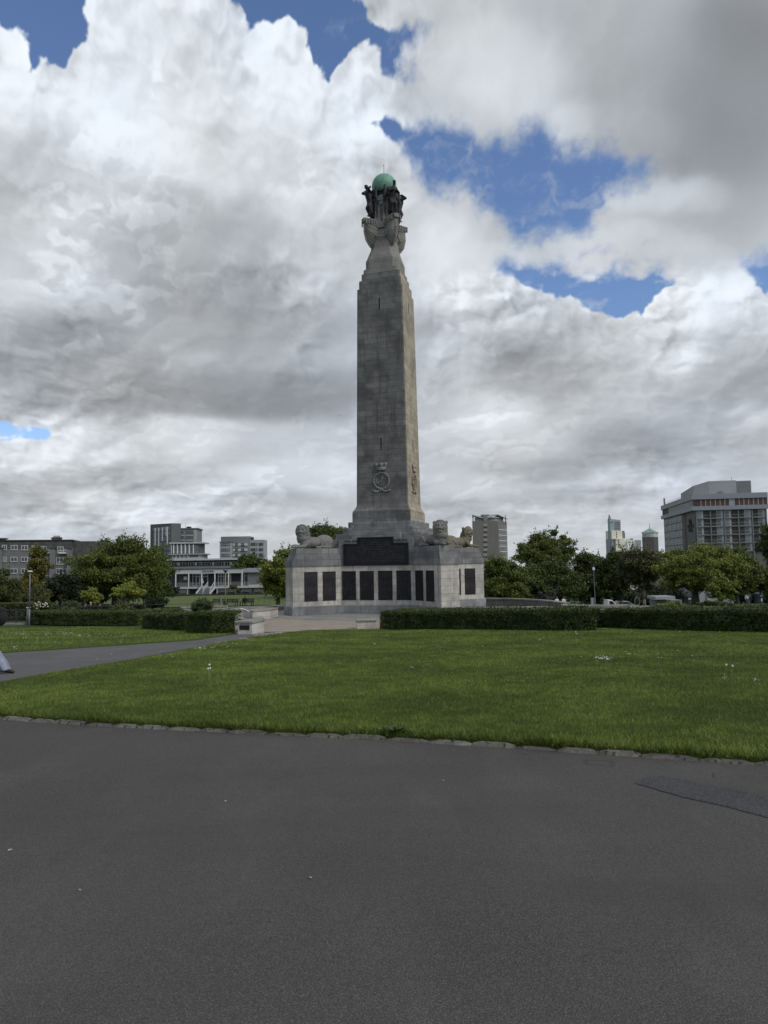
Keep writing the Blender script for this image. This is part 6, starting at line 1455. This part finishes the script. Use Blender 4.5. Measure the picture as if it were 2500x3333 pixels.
# staircase
mb = MB(); us0 = c(535, 0)[0]; us1 = c(735, 0)[0]; n = 11
for i in range(n):
    t = (i+.5)/n; z = lerp(zf-.05, g0+.1, t); y = .2+i*.32; FC.box(r, mb, us0, z-.05, us1-.02, z, y, y+.2); 
mb.build('stair_tread', M_lgrey, r)
for u in (us0-.1, us1):
    mb = MB(); xf_ = FC.xf(r); yb = .2+n*.32
    P = [(u, .1, zf-.35), (u+.1, .1, zf-.35), (u+.1, .1, zf+.05), (u, .1, zf+.05)]; Q = [(u, yb, g0), (u+.1, yb, g0), (u+.1, yb, g0+.32), (u, yb, g0+.32)]
    mb.rings([[xf_(p) for p in P], [xf_(p) for p in Q]]); mb.build('stringer', M_wht, r)
for u, m in ((us0, M_black2), ((us0+us1)/2, M_wht), (us1, M_wht)):
    mb = MB(); mb.tube(xf_((u, .3, zf+.95)), xf_((u, yb, g0+1.0)), .045, .045, 6); mb.tube(xf_((u, .3, zf)), xf_((u, .3, zf+.95)), .04, .04, 6); mb.tube(xf_((u, yb, g0)), xf_((u, yb, g0+1)), .04, .04, 6); mb.tube(xf_((u, .3, zf+.5)), xf_((u, yb, g0+.55)), .03, .03, 6); mb.build('handrail', m, r)
# sign with two umbrella motifs and faint green lettering
a = c(548, 242); b = c(718, 212); M_grn = plain('sign_green', (.05, .11, .09), .6)
mb = MB(); FC.box(r, mb, a[0], a[1], b[0], b[1], .0, .06); sg = mb.build('sign_board', M_offw, r)
mb = MB()
for x_ in (570, 697):
    u, z = c(x_, 228); mb.add([xf_((u+.38*cos(t), .07, z-.05+.22*sin(t))) for t in np.linspace(0, pi, 8)], [tuple(range(8))]); FC.box(r, mb, u-.03, z-.25, u+.03, z-.06, .06, .075)
mb.build('sign_motif', M_black2, sg)
mb = MB(); rr = random.Random(4)
for row, (xa, xb) in enumerate(((595, 680), (592, 682))):
    u = c(xa, 0)[0]; ue_ = c(xb, 0)[0]; z = lerp(b[1], a[1], .3+.38*row)
    while u < ue_: w = rr.uniform(.06, .12); FC.box(r, mb, u, z-.09, u+w, z+.09, .06, .07); u += w+.05
mb.build('sign_lettering', M_grn, sg)
sh = MB(); mb = MB(); u, z = c(525, 380); mb.ball((0, 0, 0), .01)
p_ = FC.xf(r)((u, -.9, zf)); mb = MB(); w_ = Vector(p_)+r.location
pu = thing('closed_parasol', 'closed white parasol standing on the clubhouse veranda', 'parasol', tuple(w_))
mb.tube((0, 0, 0), (0, 0, 2.1), .03, .03, 6); mb.build('pole', M_wht, pu); mb = MB(); mb.tube((0, 0, .75), (0, 0, 2.15), .34, .05, 9); mb.build('canopy', M_offw, pu)
# dark ditch board round the green
mb = MB(); mb.box(-55, 131.6, -4.3, -3, 131.9, -3.75); o = mb.build('green_edging', M_black2); tag(o, 'long dark edging board along the far side of the bowling green', 'edging')

# ------------------------------------------------------------------ furniture
M_wood = plain('black_bench', (.012, .011, .010), .6, .3); M_woodg = plain('weathered_bench', (.13, .125, .115), .8, .2)
def bench(label, X, Y, z, rz, m, L=1.7, group=None):
    t = thing('park_bench', label, 'bench', (X, Y, z), rz, group)
    mb = MB()
    for i in range(5): mb.box(-L/2, -.24+i*.1, .42, L/2, -.16+i*.1, .45)
    mb.build('seat', m, t); mb = MB()
    mb.box(-L/2, .27, .50, L/2, .31, .56); mb.box(-L/2, .33, .86, L/2, .38, .94)
    for i in range(18): u = -L/2+.06+i*(L-.12)/17; mb.rings([[(u-.02, .28, .56), (u+.02, .28, .56), (u+.02, .31, .56), (u-.02, .31, .56)], [(u-.02, .34, .86), (u+.02, .34, .86), (u+.02, .37, .86), (u-.02, .37, .86)]])
    for u in (-L/2, 0, L/2): mb.box(u-.04, .30, .45, u+.04, .385, .94)
    mb.build('backrest', m, t)
    for s in (-1, 1):
        for y in (-.22, .27): mb = MB(); mb.box(s*L/2-.035, y-.035, 0, s*L/2+.035, y+.035, .62 if y < 0 else .5); mb.build('leg', m, t)
        mb = MB(); mb.box(s*L/2-.045, -.27, .62, s*L/2+.045, .33, .66); mb.build('armrest', m, t)
    return t
gb = 'black benches behind the retaining wall'
for lab, px, rz in (('leftmost black slatted bench, half behind the grey-green bush', 710, 10), ('black slatted bench just right of the slim lamp post', 752, 22), ('black slatted bench with a hunched person sitting on it', 803, 22)):
    x, _ = at(px, 1966, 97); bench(lab, x, 97, -3.98, radians(180-rz+180), M_wood, 1.75, gb)
gb = 'weathered benches in front of the clubhouse'
for lab, px in (('weathered bench left of the clubhouse steps', 598), ('weathered bench against the bush, left of the pair', 725), ('weathered bench right under the round bush', 752), ('weathered bench right of centre below the veranda', 801), ('weathered bench at the right end of the row', 843)):
    x, _ = at(px, 1930, 134.5); bench(lab, x, 134.5, -3.98, 0, M_woodg, 1.8, gb)
def person(label, X, Y, z, rz, joints, skin, top, bottom, shoe, hair=None, parts=None, vox=.022, hairlen=0, top_r=1.0, bald=False):
    """one continuous body with clothing as close-fitting children; joints: dict of local points"""
    t = thing('person', label, 'person', (X, Y, z), rz); J = {k: Vector(v) for k, v in joints.items()}; B = []
    def add(l, g=0):
        for p, r in l: B.append((tuple(p), (r+g, r+g, r+g)))
    hd = J['head']; nk = J['neck']; ch = J['chest']; pv = J['pelvis']
    face = Vector((1, 0, 0)) if 'face' not in J else J['face'].normalized()
    B.append((tuple(hd), (.098, .076, .118))); B.append((tuple(hd+face*.03+Vector((0, 0, -.05))), (.075, .06, .07))); add(limb(nk, hd+Vector((0, 0, -.06)), .055, .052))
    B.append((tuple(hd+face*.105+Vector((0, 0, -.01))), (.02, .014, .025)))
    sd = Vector((-face.y, face.x, 0))
    for s in (-1, 1): B.append((tuple(hd+sd*s*.075), (.02, .012, .03))); B.append((tuple(hd+face*.085+sd*s*.03+Vector((0, 0, .03))), (.02, .022, .012)))
    add(limb(ch, nk+Vector((0, 0, -.03)), .12, .07)); add(limb(pv, ch, .13, .135))
    for s in ('l', 'r'):
        add(limb(J['sh'+s], J['el'+s], .05, .04)); add(limb(J['el'+s], J['ha'+s], .039, .028)); add(limb(ch+Vector((0, 0, .08)), J['sh'+s], .08, .06))
        h = J['ha'+s]; d = (h-J['el'+s]).normalized(); B.append((tuple(h+d*.05), (.04, .02, .05)))
        sdv = d.orthogonal().normalized()
        for i in range(4): q0 = h+d*.07+sdv*(.027-.018*i); add(limb(q0, q0+d*(.075-.008*abs(i-1.3))+Vector((0, 0, -.01)), .0095, .008))
        add(limb(h+d*.03+sdv*.03, h+d*.07+sdv*.065, .011, .009))
        add(limb(pv+(J['hip'+s]-pv)*.6, J['hip'+s], .11, .10)); add(limb(J['hip'+s], J['kn'+s], .088, .062)); add(limb(J['kn'+s], J['an'+s], .06, .042)); f = J.get('toe'+s, J['an'+s]+face*.16+Vector((0, 0, -.06))); add(limb(J['an'+s]+Vector((0, 0, -.03)), f, .038, .03))
    organic('body', skin, B, vox*.75, t, 1)
    C = []
    def ac(l, g=0):
        for p, r in l: C.append((tuple(p), (r+g, r+g, r+g)))
    ac(limb(pv+Vector((0, 0, .02)), ch, .15*top_r, .155*top_r)); ac(limb(ch, nk+Vector((0, 0, -.05)), .13, .085))
    for s in ('l', 'r'): ac(limb(ch+Vector((0, 0, .08)), J['sh'+s], .1, .08)); ac(limb(J['sh'+s], J['el'+s], .072, .062)); ac(limb(J['el'+s], J['ha'+s].lerp(J['el'+s], .12), .06, .048))
    organic('jacket', top, C, vox, t, 2)
    C = []
    fl = (parts or {}).get('flare', .055)
    for s in ('l', 'r'): ac(limb(pv, J['hip'+s], .13, .12)); ac(limb(J['hip'+s], J['kn'+s], .108, .078)); ac(limb(J['kn'+s], J['an'+s]+Vector((0, 0, .02)), .078, fl*.92))
    if fl > .1:
        for s in ('l', 'r'):
            for i in range(9):
                a_ = 2*pi*i/9+.3*(i % 2); e_ = J['an'+s]+Vector((cos(a_)*fl, sin(a_)*fl, -.03)); k_ = J['kn'+s]+Vector((cos(a_+.3)*.06, sin(a_+.3)*.06, -.02)); ac(limb(k_, e_, .024, .030))
    organic('trousers', bottom, C, vox, t, 2)
    for s in ('l', 'r'):
        C = []; f = J.get('toe'+s, J['an'+s]+face*.16+Vector((0, 0, -.06))); ac(limb(J['an'+s]+Vector((0, 0, -.04))-face*.04, f, .046, .036)); organic('shoe', shoe, C, .014, t, 1)
    if hair:
        C = [(tuple(hd+Vector((-face.x*.02, -face.y*.02, .03))), (.108, .088, .105))]
        if hairlen: ac(limb(hd-face*.05, hd-face*.06+Vector((0, 0, -hairlen)), .08, .06))
        o = organic('hair', hair, C, .02, t, 1)
    if parts and 'bag' in parts:
        bc, br_ = parts['bag']; organic(parts.get('bagname', 'bag'), parts['bagmat'], [(bc, br_)]+[((bc[0], bc[1], bc[2]+i*.05), (br_[0]*.8, br_[1]*.8, .06)) for i in range(4)], .02, t, 2)
    return t
M_skin = plain('skin', (.30, .20, .155), .6, .08); M_denim = plain('washed_denim', (.20, .225, .28), .9, .35, 7, bmp=.8); M_blk = plain('black_cloth', (.006, .006, .007), .9, .3); M_shoe = plain('black_shoe', (.012, .011, .012), .5)
M_navy = plain('navy_cloth', (.012, .016, .03), .9, .2); M_whc = plain('white_cloth', (.5, .5, .52), .9, .1); M_hair = plain('dark_hair', (.012, .008, .006), .7); M_grh = plain('grey_hair', (.25, .24, .23), .8); M_grey = plain('grey_cloth', (.08, .085, .095), .9, .2)
STAND = dict(head=(0, 0, 1.62), neck=(0, 0, 1.48), chest=(0, 0, 1.28), pelvis=(0, 0, .96), shl=(0, .19, 1.40), shr=(0, -.19, 1.40), ell=(-.02, .25, 1.12), elr=(-.02, -.25, 1.12), hal=(.08, .24, .88), har=(.08, -.24, .88),
             hipl=(0, .09, .90), hipr=(0, -.09, .90), knl=(.02, .10, .50), knr=(.02, -.10, .50), anl=(0, .11, .09), anr=(0, -.11, .09))
def J_(**k): d = dict(STAND); d.update(k); return d
# walker entering at the left edge: striding to the right, near leg forward in flared jeans
fx, fy = hit(30, 2192); z = T(fx, fy)
wk = J_(head=(-.60, 0, 1.62), neck=(-.62, 0, 1.48), chest=(-.62, 0, 1.28), pelvis=(-.62, 0, .95), shl=(-.62, .19, 1.40), shr=(-.60, -.19, 1.40), ell=(-.62, .25, 1.12), hal=(-.46, .22, .98), elr=(-.58, -.28, 1.16), har=(-.44, -.22, 1.22),
        hipl=(-.62, .09, .90), hipr=(-.60, -.09, .90), knr=(-.30, -.11, .55), anr=(-.06, -.11, .13), toer=(.13, -.12, .05), knl=(-.72, .1, .50), anl=(-1.02, .11, .2), toel=(-.86, .11, .06))
w = person('person in pale flared jeans, black top and black shoes walking in at the left edge', fx, fy, z, 0, wk, M_skin, M_blk, M_denim, M_shoe, M_hair, dict(flare=.125, bag=((-.09, -.24, 1.10), (.15, .12, .17)), bagmat=M_blk, bagname='shoulder_bag'), vox=.018, hairlen=.25)
# strollers by the wall on the right
x, _ = at(2432, 1970, 112); zz = T(x, 112)
person('person in white T-shirt and dark trousers standing near the blue kiosk', x, 112, zz, radians(-95), J_(), M_skin, M_whc, M_grey, M_shoe, M_hair, vox=.03)
x, _ = at(2444, 1970, 112)
person('person dressed all in black standing beside the one in the white T-shirt', x, 112.1, T(x, 112), radians(-85), J_(), M_skin, M_blk, M_blk, M_shoe, M_hair, vox=.03, hairlen=.2)
SIT = J_(head=(.02, 0, 1.22), neck=(0, 0, 1.06), chest=(0, 0, .86), pelvis=(-.05, 0, .52), shl=(0, .19, .98), shr=(0, -.19, .98), ell=(.08, .25, .72), elr=(.08, -.25, .72), hal=(.32, .15, .60), har=(.32, -.15, .60), hipl=(.02, .10, .50), hipr=(.02, -.10, .50), knl=(.45, .11, .50), knr=(.45, -.11, .50), anl=(.46, .11, .09), anr=(.46, -.11, .09))
for lab, px, top, hr, b in (('bald-headed person in black sitting behind the far hedge', 295, M_blk, None, 1), ('person in dark clothes sitting left of the bald-headed one', 277, M_navy, M_hair, 0), ('person in black with a pale sleeve leaning over, right of the bald-headed one', 324, M_blk, M_hair, 0)):
    x, zz = at(px, 1963 if b else 1966, 55); person(lab, x, 55, zz-1.22, radians(80 if b else 60), SIT, M_skin, top, M_blk, M_shoe, hr, vox=.028)
x, _ = at(803, 1966, 97)
person('hooded person in navy hunched on the black bench', x-.25, 96.95, -3.98, radians(96), J_(**{k: v for k, v in SIT.items()}), M_skin, M_navy, M_grey, M_shoe, M_navy, vox=.03)
for lab, px in (('person in a white top sitting beyond the curved wall, nearer the bronze sculpture', 1812), ('person in a white top with dark hair sitting beyond the curved wall, further right', 1834)):
    x, zz = at(px, 1945, 84); person(lab, x, 84, zz-1.22, radians(-60), SIT, M_skin, M_whc, M_grey, M_shoe, M_hair, vox=.03)
# lamp posts and poles
M_pole = plain('galvanised_pole', (.15, .155, .16), .5, .15); M_polep = plain('yellowed_pole', (.24, .23, .17), .6, .15)
x, zt = at(98, 1862, 47); z0 = T(x, 47)
lp = thing('street_lamp', 'grey lamp post with flat oval head at the left end of the far hedge', 'street lamp', (x, 47, z0)); h = zt-z0
mb = MB(); mb.tube((0, 0, -.1), (0, 0, 1.1), .06, .055, 10); mb.tube((0, 0, 1.1), (0, 0, h), .042, .034, 10); mb.build('pole', M_pole, lp, True)
mb = MB(); mb.ball((0, 0, h+.04), (.17, .13, .06), 14, 8); mb.build('lamp_head', M_wht, lp, True)
x, zt = at(734, 1860, 92); z0 = -4.0
lp = thing('street_lamp', 'slim yellowish lamp post with small conical head in front of the clubhouse', 'street lamp', (x, 92, z0)); h = zt-z0
mb = MB(); mb.tube((0, 0, -.1), (0, 0, h), .07, .055, 8); mb.build('pole', M_polep, lp, True); mb = MB(); mb.tube((0, 0, h-.22), (0, 0, h+.12), .05, .3, 10); mb.tube((0, 0, h+.12), (0, 0, h+.17), .42, .36, 12); mb.build('lamp_head', M_slate, lp)
mb = MB(); mb.tube((-.35, -.1, .0), (-.35, -.1, 1.55), .16, .14, 8); o = mb.build('litter_bin', M_mgrey, None); o.location = (x, 91, -4.0); tag(o, 'grey post-shaped litter bin at the foot of the slim lamp post', 'bin')
x, z1 = at(1938, 1964, 96); xt, zt = at(1931, 1836, 96)
mt = thing('mast', 'thin steel mast with a small white box near its top, standing against the dark trees', 'mast', (x, 96, T(x, 96)))
b0 = T(x, 96); mb = MB(); mb.tube((0, 0, 0), ((xt-x)*.7, 0, zt-b0-2.0-.0), .06, .05, 8); mb.tube(((xt-x)*.7, 0, zt-b0-2.0), ((xt-x)*.8, 0, zt-b0), .04, .02, 6); mb.build('pole', M_pole, mt)
mb = MB(); c = (xt-x)*.72; zc = at(1931, 1851, 96)[1]-b0; mb.box(c-.13, -.13, zc-.2, c+.13, .13, zc+.2); mb.build('sensor_box', M_wht, mt)
mb = MB(); zc = at(1940, 1955, 96)[1]-b0; mb.box(-.5, .1, zc-.6, .02, .5, zc+.35); mb.build('equipment_cabinet', M_lgrey, mt)
for px, pyt, lab in ((2394, 1922, 'thin pale pole under the tree right of the young tree'), (2436, 1905, 'thin pale pole between the two strollers')):
    x, zt = at(px, pyt, 111); z0 = T(x, 111); mb = MB(); mb.tube((0, 0, 0), (-.05, 0, zt-z0), .06, .05, 6); o = mb.build('pole', M_pole); o.name = 'signpost_pole'; o.location = (x, 111, z0); tag(o, lab, 'pole')
# kiosk
x, _ = at(2470, 1970, 108); z0 = T(x, 108); k = thing('blue_kiosk', 'dark blue hexagonal kiosk cabinet with a domed top and oval sign at the right edge', 'kiosk', (x, 108, z0), radians(20)); M_blu = plain('kiosk_blue', (.018, .03, .05), .5, .2)
def hexa(r, z): return [(r*cos(a), r*sin(a), z) for a in np.linspace(pi/6, 2*pi+pi/6, 6, endpoint=False)]
mb = MB(); mb.rings([hexa(.62, 0), hexa(.62, 1.5)]); mb.build('cabinet', M_blu, k, bevel=.02); mb = MB(); mb.rings([hexa(.74, 1.5), hexa(.74, 1.58), hexa(.55, 1.72), hexa(.2, 1.8)]); mb.build('roof', M_blu, k)
mb = MB(); mb.box(-.15, -.60, .5, .1, -.56, .9); mb.build('notice', M_wht, k); mb = MB(); mb.ball((0, -.58, 1.28), (.36, .03, .13), 14, 8); mb.build('sign', M_pole, k)
# no entry sign and two bollard posts
x, zc = at(2244, 1949, 120); z0 = T(x, 120); sg = thing('no_entry_sign', 'round dark traffic sign with a pale horizontal bar under the broad tree', 'road sign', (x, 120, z0))
mb = MB(); mb.tube((0, 0, 0), (0, 0, zc-z0), .05, .05, 6); mb.build('pole', M_black2, sg)
mb = MB(); mb.tube((0, .02, zc-z0), (0, -.03, zc-z0), .40, .40, 20); mb.build('disc', M_black2, sg); mb = MB(); mb.box(-.28, -.045, zc-z0-.08, .28, -.032, zc-z0+.08); mb.build('bar', M_wht, sg)
for px, lab in ((2229, 'thin black post left of the round traffic sign'), (2239, 'second thin black post hard by the round traffic sign')):
    x, zt = at(px, 1943, 118); z0 = T(x, 118); mb = MB(); mb.tube((0, 0, 0), (0, 0, zt-z0), .08, .07, 6); mb.ball((0, 0, zt-z0), .11, 8, 6); o = mb.build('bollard', M_black2); o.location = (x, 118, z0); tag(o, lab, 'bollard', 'black posts by the traffic sign')
# ring sculpture
x, zc = at(2074, 1958, 100); z0 = T(x, 100); mb = MB(); mb.path([(.38*cos(t), .1*cos(t), zc-z0+.62*sin(t)) for t in np.linspace(0, 2*pi, 16, endpoint=False)], .09, 7, 0, True); mb.tube((0, 0, 0), (0, 0, zc-z0-.6), .2, .12, 8)
o = mb.build('ring_sculpture', M_rough); o.location = (x, 100, z0); tag(o, 'upright oval ring sculpture between two pale tree trunks', 'sculpture')
# van and cars
def vehicle(name, label, cat, X, Y, z, rz, L, H, W, prof, body, glassx, group=None):
    t = thing(name, label, cat, (X, Y, z), rz, group); mb = MB(); R = []
    for s, ww in ((-1, .0), (-.86, .06), (.86, .06), (1, .0)):
        k = 1 if abs(s) < 1 else .97; R.append([(x_, s*W/2, max(.28, zz_*k)) for x_, zz_ in prof])
    mb.rings(R); mb.build('body', body, t, bevel=.03)
    for gx in glassx:
        for s in (-1, 1):
            mb = MB(); P = [(a, s*(W/2+.012), b) for a, b in gx]; Q = [(a, s*(W/2-.02), b) for a, b in gx]; mb.rings([P, Q]); mb.build('window', M_glass, t)
    for wx in (-L*.31, L*.31):
        for s in (-1, 1):
            mb = MB(); mb.tube((wx, s*(W/2-.2), .33), (wx, s*(W/2+.01), .33), .33, .33, 16); w = mb.build('wheel', M_black2, t); mb = MB(); mb.tube((wx, s*(W/2+.01), .33), (wx, s*(W/2+.02), .33), .19, .17, 12); mb.build('rim', M_pole, w)
    return t
x, zz = at(1985, 1964, 104); z0 = at(1985, 1952, 104)[1]-1.95
vehicle('flatbed_van', 'white flatbed van with its cab facing right, beyond the low wall', 'van', at(1955, 1964, 104)[0], 104, z0, 0, 5.4, 2.0, 1.9, [(-2.7, .5), (2.6, .45), (2.65, .95), (2.1, 1.15), (1.45, 1.95), (.75, 2.0), (.7, 1.1), (-2.7, 1.05)], M_wht, [[(1.0, 1.15), (1.95, 1.15), (1.4, 1.8), (1.0, 1.82)]])
x, _ = at(2030, 1964, 128); z0 = at(2030, 1956, 128)[1]-1.45
M_car = plain('silver_car_paint', (.2, .21, .22), .35, .05, spec=.7)
vehicle('parked_car', 'silver car parked under the dark trees right of the van', 'car', x, 128, z0, 0, 4.3, 1.45, 1.75, [(-2.15, .4), (2.15, .4), (2.12, .75), (1.3, .92), (.6, 1.42), (-1.2, 1.45), (-2.0, .98), (-2.15, .8)], M_car, [[(-1.1, .98), (1.0, .95), (.55, 1.33), (-1.0, 1.36)]])
# bronze sculpture: reclining figure flinging one arm up
x, zc = at(1795, 1945, 92); z0 = T(x, 92); px_m = 92/F
def sp(px, py, dy=0): a, b = at(px, py, 92); return Vector((a-x, dy, b-z0))
B = []
def addb(l):
    for p, r in l: B.append((tuple(p), (r, r, r)))
addb(limb(sp(1775, 1958), sp(1800, 1948), .34, .30)); addb(limb(sp(1800, 1948), sp(1806, 1935), .28, .24)); B.append((tuple(sp(1794, 1915)), (.17, .16, .2))); addb(limb(sp(1803, 1930), sp(1796, 1918), .12, .1))
addb(limb(sp(1808, 1930), sp(1814, 1916), .15, .12)); addb(limb(sp(1814, 1916), sp(1820, 1897), .11, .08)); B.append((tuple(sp(1820, 1896)), (.12, .08, .14)))
addb(limb(sp(1805, 1910), sp(1819, 1898), .04, .04)); addb(limb(sp(1800, 1930), sp(1790, 1925), .14, .12)); addb(limb(sp(1790, 1925), sp(1775, 1933), .12, .08))
addb(limb(sp(1790, 1952, .3), sp(1770, 1938, .3), .2, .16)); addb(limb(sp(1770, 1938, .3), sp(1758, 1955, .2), .15, .12)); addb(limb(sp(1758, 1932, -.2), sp(1755, 1955), .28, .24)); B.append((tuple(sp(1756, 1930)), (.34, .22, .2)))
addb(limb(sp(1800, 1958), sp(1815, 1960), .24, .2)); B.append((tuple(sp(1785, 1965)), (1.9, .8, .35)))
o = organic('bronze_sculpture', M_statue, B, .055, None, 2); o.location = (x, 92, z0); tag(o, 'dark bronze sculpture of a sprawling figure with one arm flung up, above the curved wall', 'sculpture')
mb = MB(); mb.box(-2.2, -.9, 0, 1.9, .9, zc-z0-.75); pt = mb.build('sculpture_plinth', M_rough); pt.location = (x, 92, z0); tag(pt, 'low rough plinth under the sprawling bronze figure', 'plinth')
# railings far left with gate pier
ax, ay = hit(-20, 2008); bx, by = hit(84, 2006); ay = by = 50.0; ax = at(-60, 2000, 50)[0]; bx = at(84, 2000, 50)[0]; z0 = T(ax, 50)
M_iron = plain('dark_iron', (.035, .038, .042), .6, .2)
rr_ = thing('iron_railing', 'low dark iron railings with wavy bars at far left', 'railing', (ax, 50, z0)); Lr = bx-ax; hr = at(40, 1984, 50)[1]-z0
mb = MB(); mb.box(0, -.02, hr-.04, Lr, .02, hr); mb.box(0, -.02, .12, Lr, .02, .16); mb.build('rail', M_iron, rr_)
mb = MB(); n = int(Lr/.12)
for i in range(n): u = i*.12; k_ = .03*sin(i*.9); mb.path([(u, 0, .16), (u+k_, 0, hr*.4), (u-k_, 0, hr*.7), (u, 0, hr-.04)], .012, 4)
mb.build('bars', M_iron, rr_)
for u in (0, Lr*.4, Lr*.78): mb = MB(); mb.box(u-.03, -.04, 0, u+.03, .04, hr+.06); mb.build('post', M_iron, rr_)
x0 = at(85, 2000, 49.6)[0]; gp = thing('gate_pier', 'square grey gate pier with a pale cap at the end of the railings', 'pier', (x0+.15, 49.6, z0)); hp = at(88, 1979, 49.6)[1]-z0
mb = MB(); mb.box(-.08, -.08, -.1, .08, .08, hp); mb.build('shaft', M_mgrey, gp); mb = MB(); mb.box(-.11, -.11, hp, .11, .11, hp+.06); mb.build('cap', M_offw, gp)
mb = MB(); mb.tube((0, 0, 0), (11, 2, 0), .02, .02, 5)
for i in range(8): mb.tube((i*1.5, i*.27, 0), (i*1.5, i*.27, -1.0), .02, .02, 5)
o = mb.build('wire_rail', M_iron); xx, zz = at(112, 1978, 51.5); o.location = (xx, 51.5, zz); tag(o, 'thin dark rail running behind the far hedge from the gate pier', 'railing')
ed = [(ax-2, 49.2), (bx, 49.2)]; mb = MB(); mb.box(ax-3, 49.0, z0-.1, bx+.3, 49.5, z0+.06); o = mb.build('railing_kerb', M_pale); o['kind'] = 'structure'
# wire fence along the bowling green bank
x0 = at(690, 1966, 99)[0]; mb = MB()
for i in range(14):
    px = 700+i*20; x_, _ = at(px, 1960, 99.5); mb.tube((x_-x0, 0, 0), (x_-x0, 0, 1.0), .02, .02, 5)
mb.tube((0, 0, .95), (at(980, 1960, 99.5)[0]-x0, 0, .95), .01, .01, 4); o = mb.build('wire_fence', M_iron); o.location = (x0, 99.5, -4.0); tag(o, 'thin wire fence on short posts along the near edge of the bowling green', 'fence')
# white bar resting on the wall
x_, z_ = at(803, 1984, 42); mb = MB(); mb.path([(-.28, 0, .06), (0, 0, 0), (.25, 0, -.12)], .028, 6); o = mb.build('white_bar', M_wht); o.location = (x_-.1, 42, z_); tag(o, 'short white bar poking up over the hedge near the curved walls', 'bar')
# gulls
def gull(px, py, Y, s, lab, fl=1):
    x, z = at(px, py, Y); mb = MB(); 
    mb.ball((0, 0, 0), (s*.10, s*.30, s*.09), 8, 6)
    def wg(sgn, pts):
        R = []
        for x_, z_, c_ in pts: R.append([(sgn*x_*s, -c_*s, z_*s), (sgn*x_*s, 0, z_*s+.03*s), (sgn*x_*s, c_*s, z_*s), (sgn*x_*s, 0, z_*s-.02*s)])
        mb.rings(R)
    wg(-1, [(0, .02, .16), (.35, .04, .15), (.62, -.08, .1), (.80, -.34, .03)]); wg(1, [(0, .02, .16), (.2, .22, .15), (.38, .5, .10), (.46, .62, .03)])
    o = mb.build('gull', plain('gull_grey', (.05, .055, .06), .8)); o.location = (x, Y, z); o.rotation_euler = (0, 0, .3); tag(o, lab, 'bird'); return o
gull(1106, 1352, 95, .32, 'gull gliding left of the obelisk shaft')
gull(1899, 1649, 300, .7, 'tiny distant bird low in the sky right of the memorial')

print('SCRIPT TIME', round(time.time()-T0, 1))
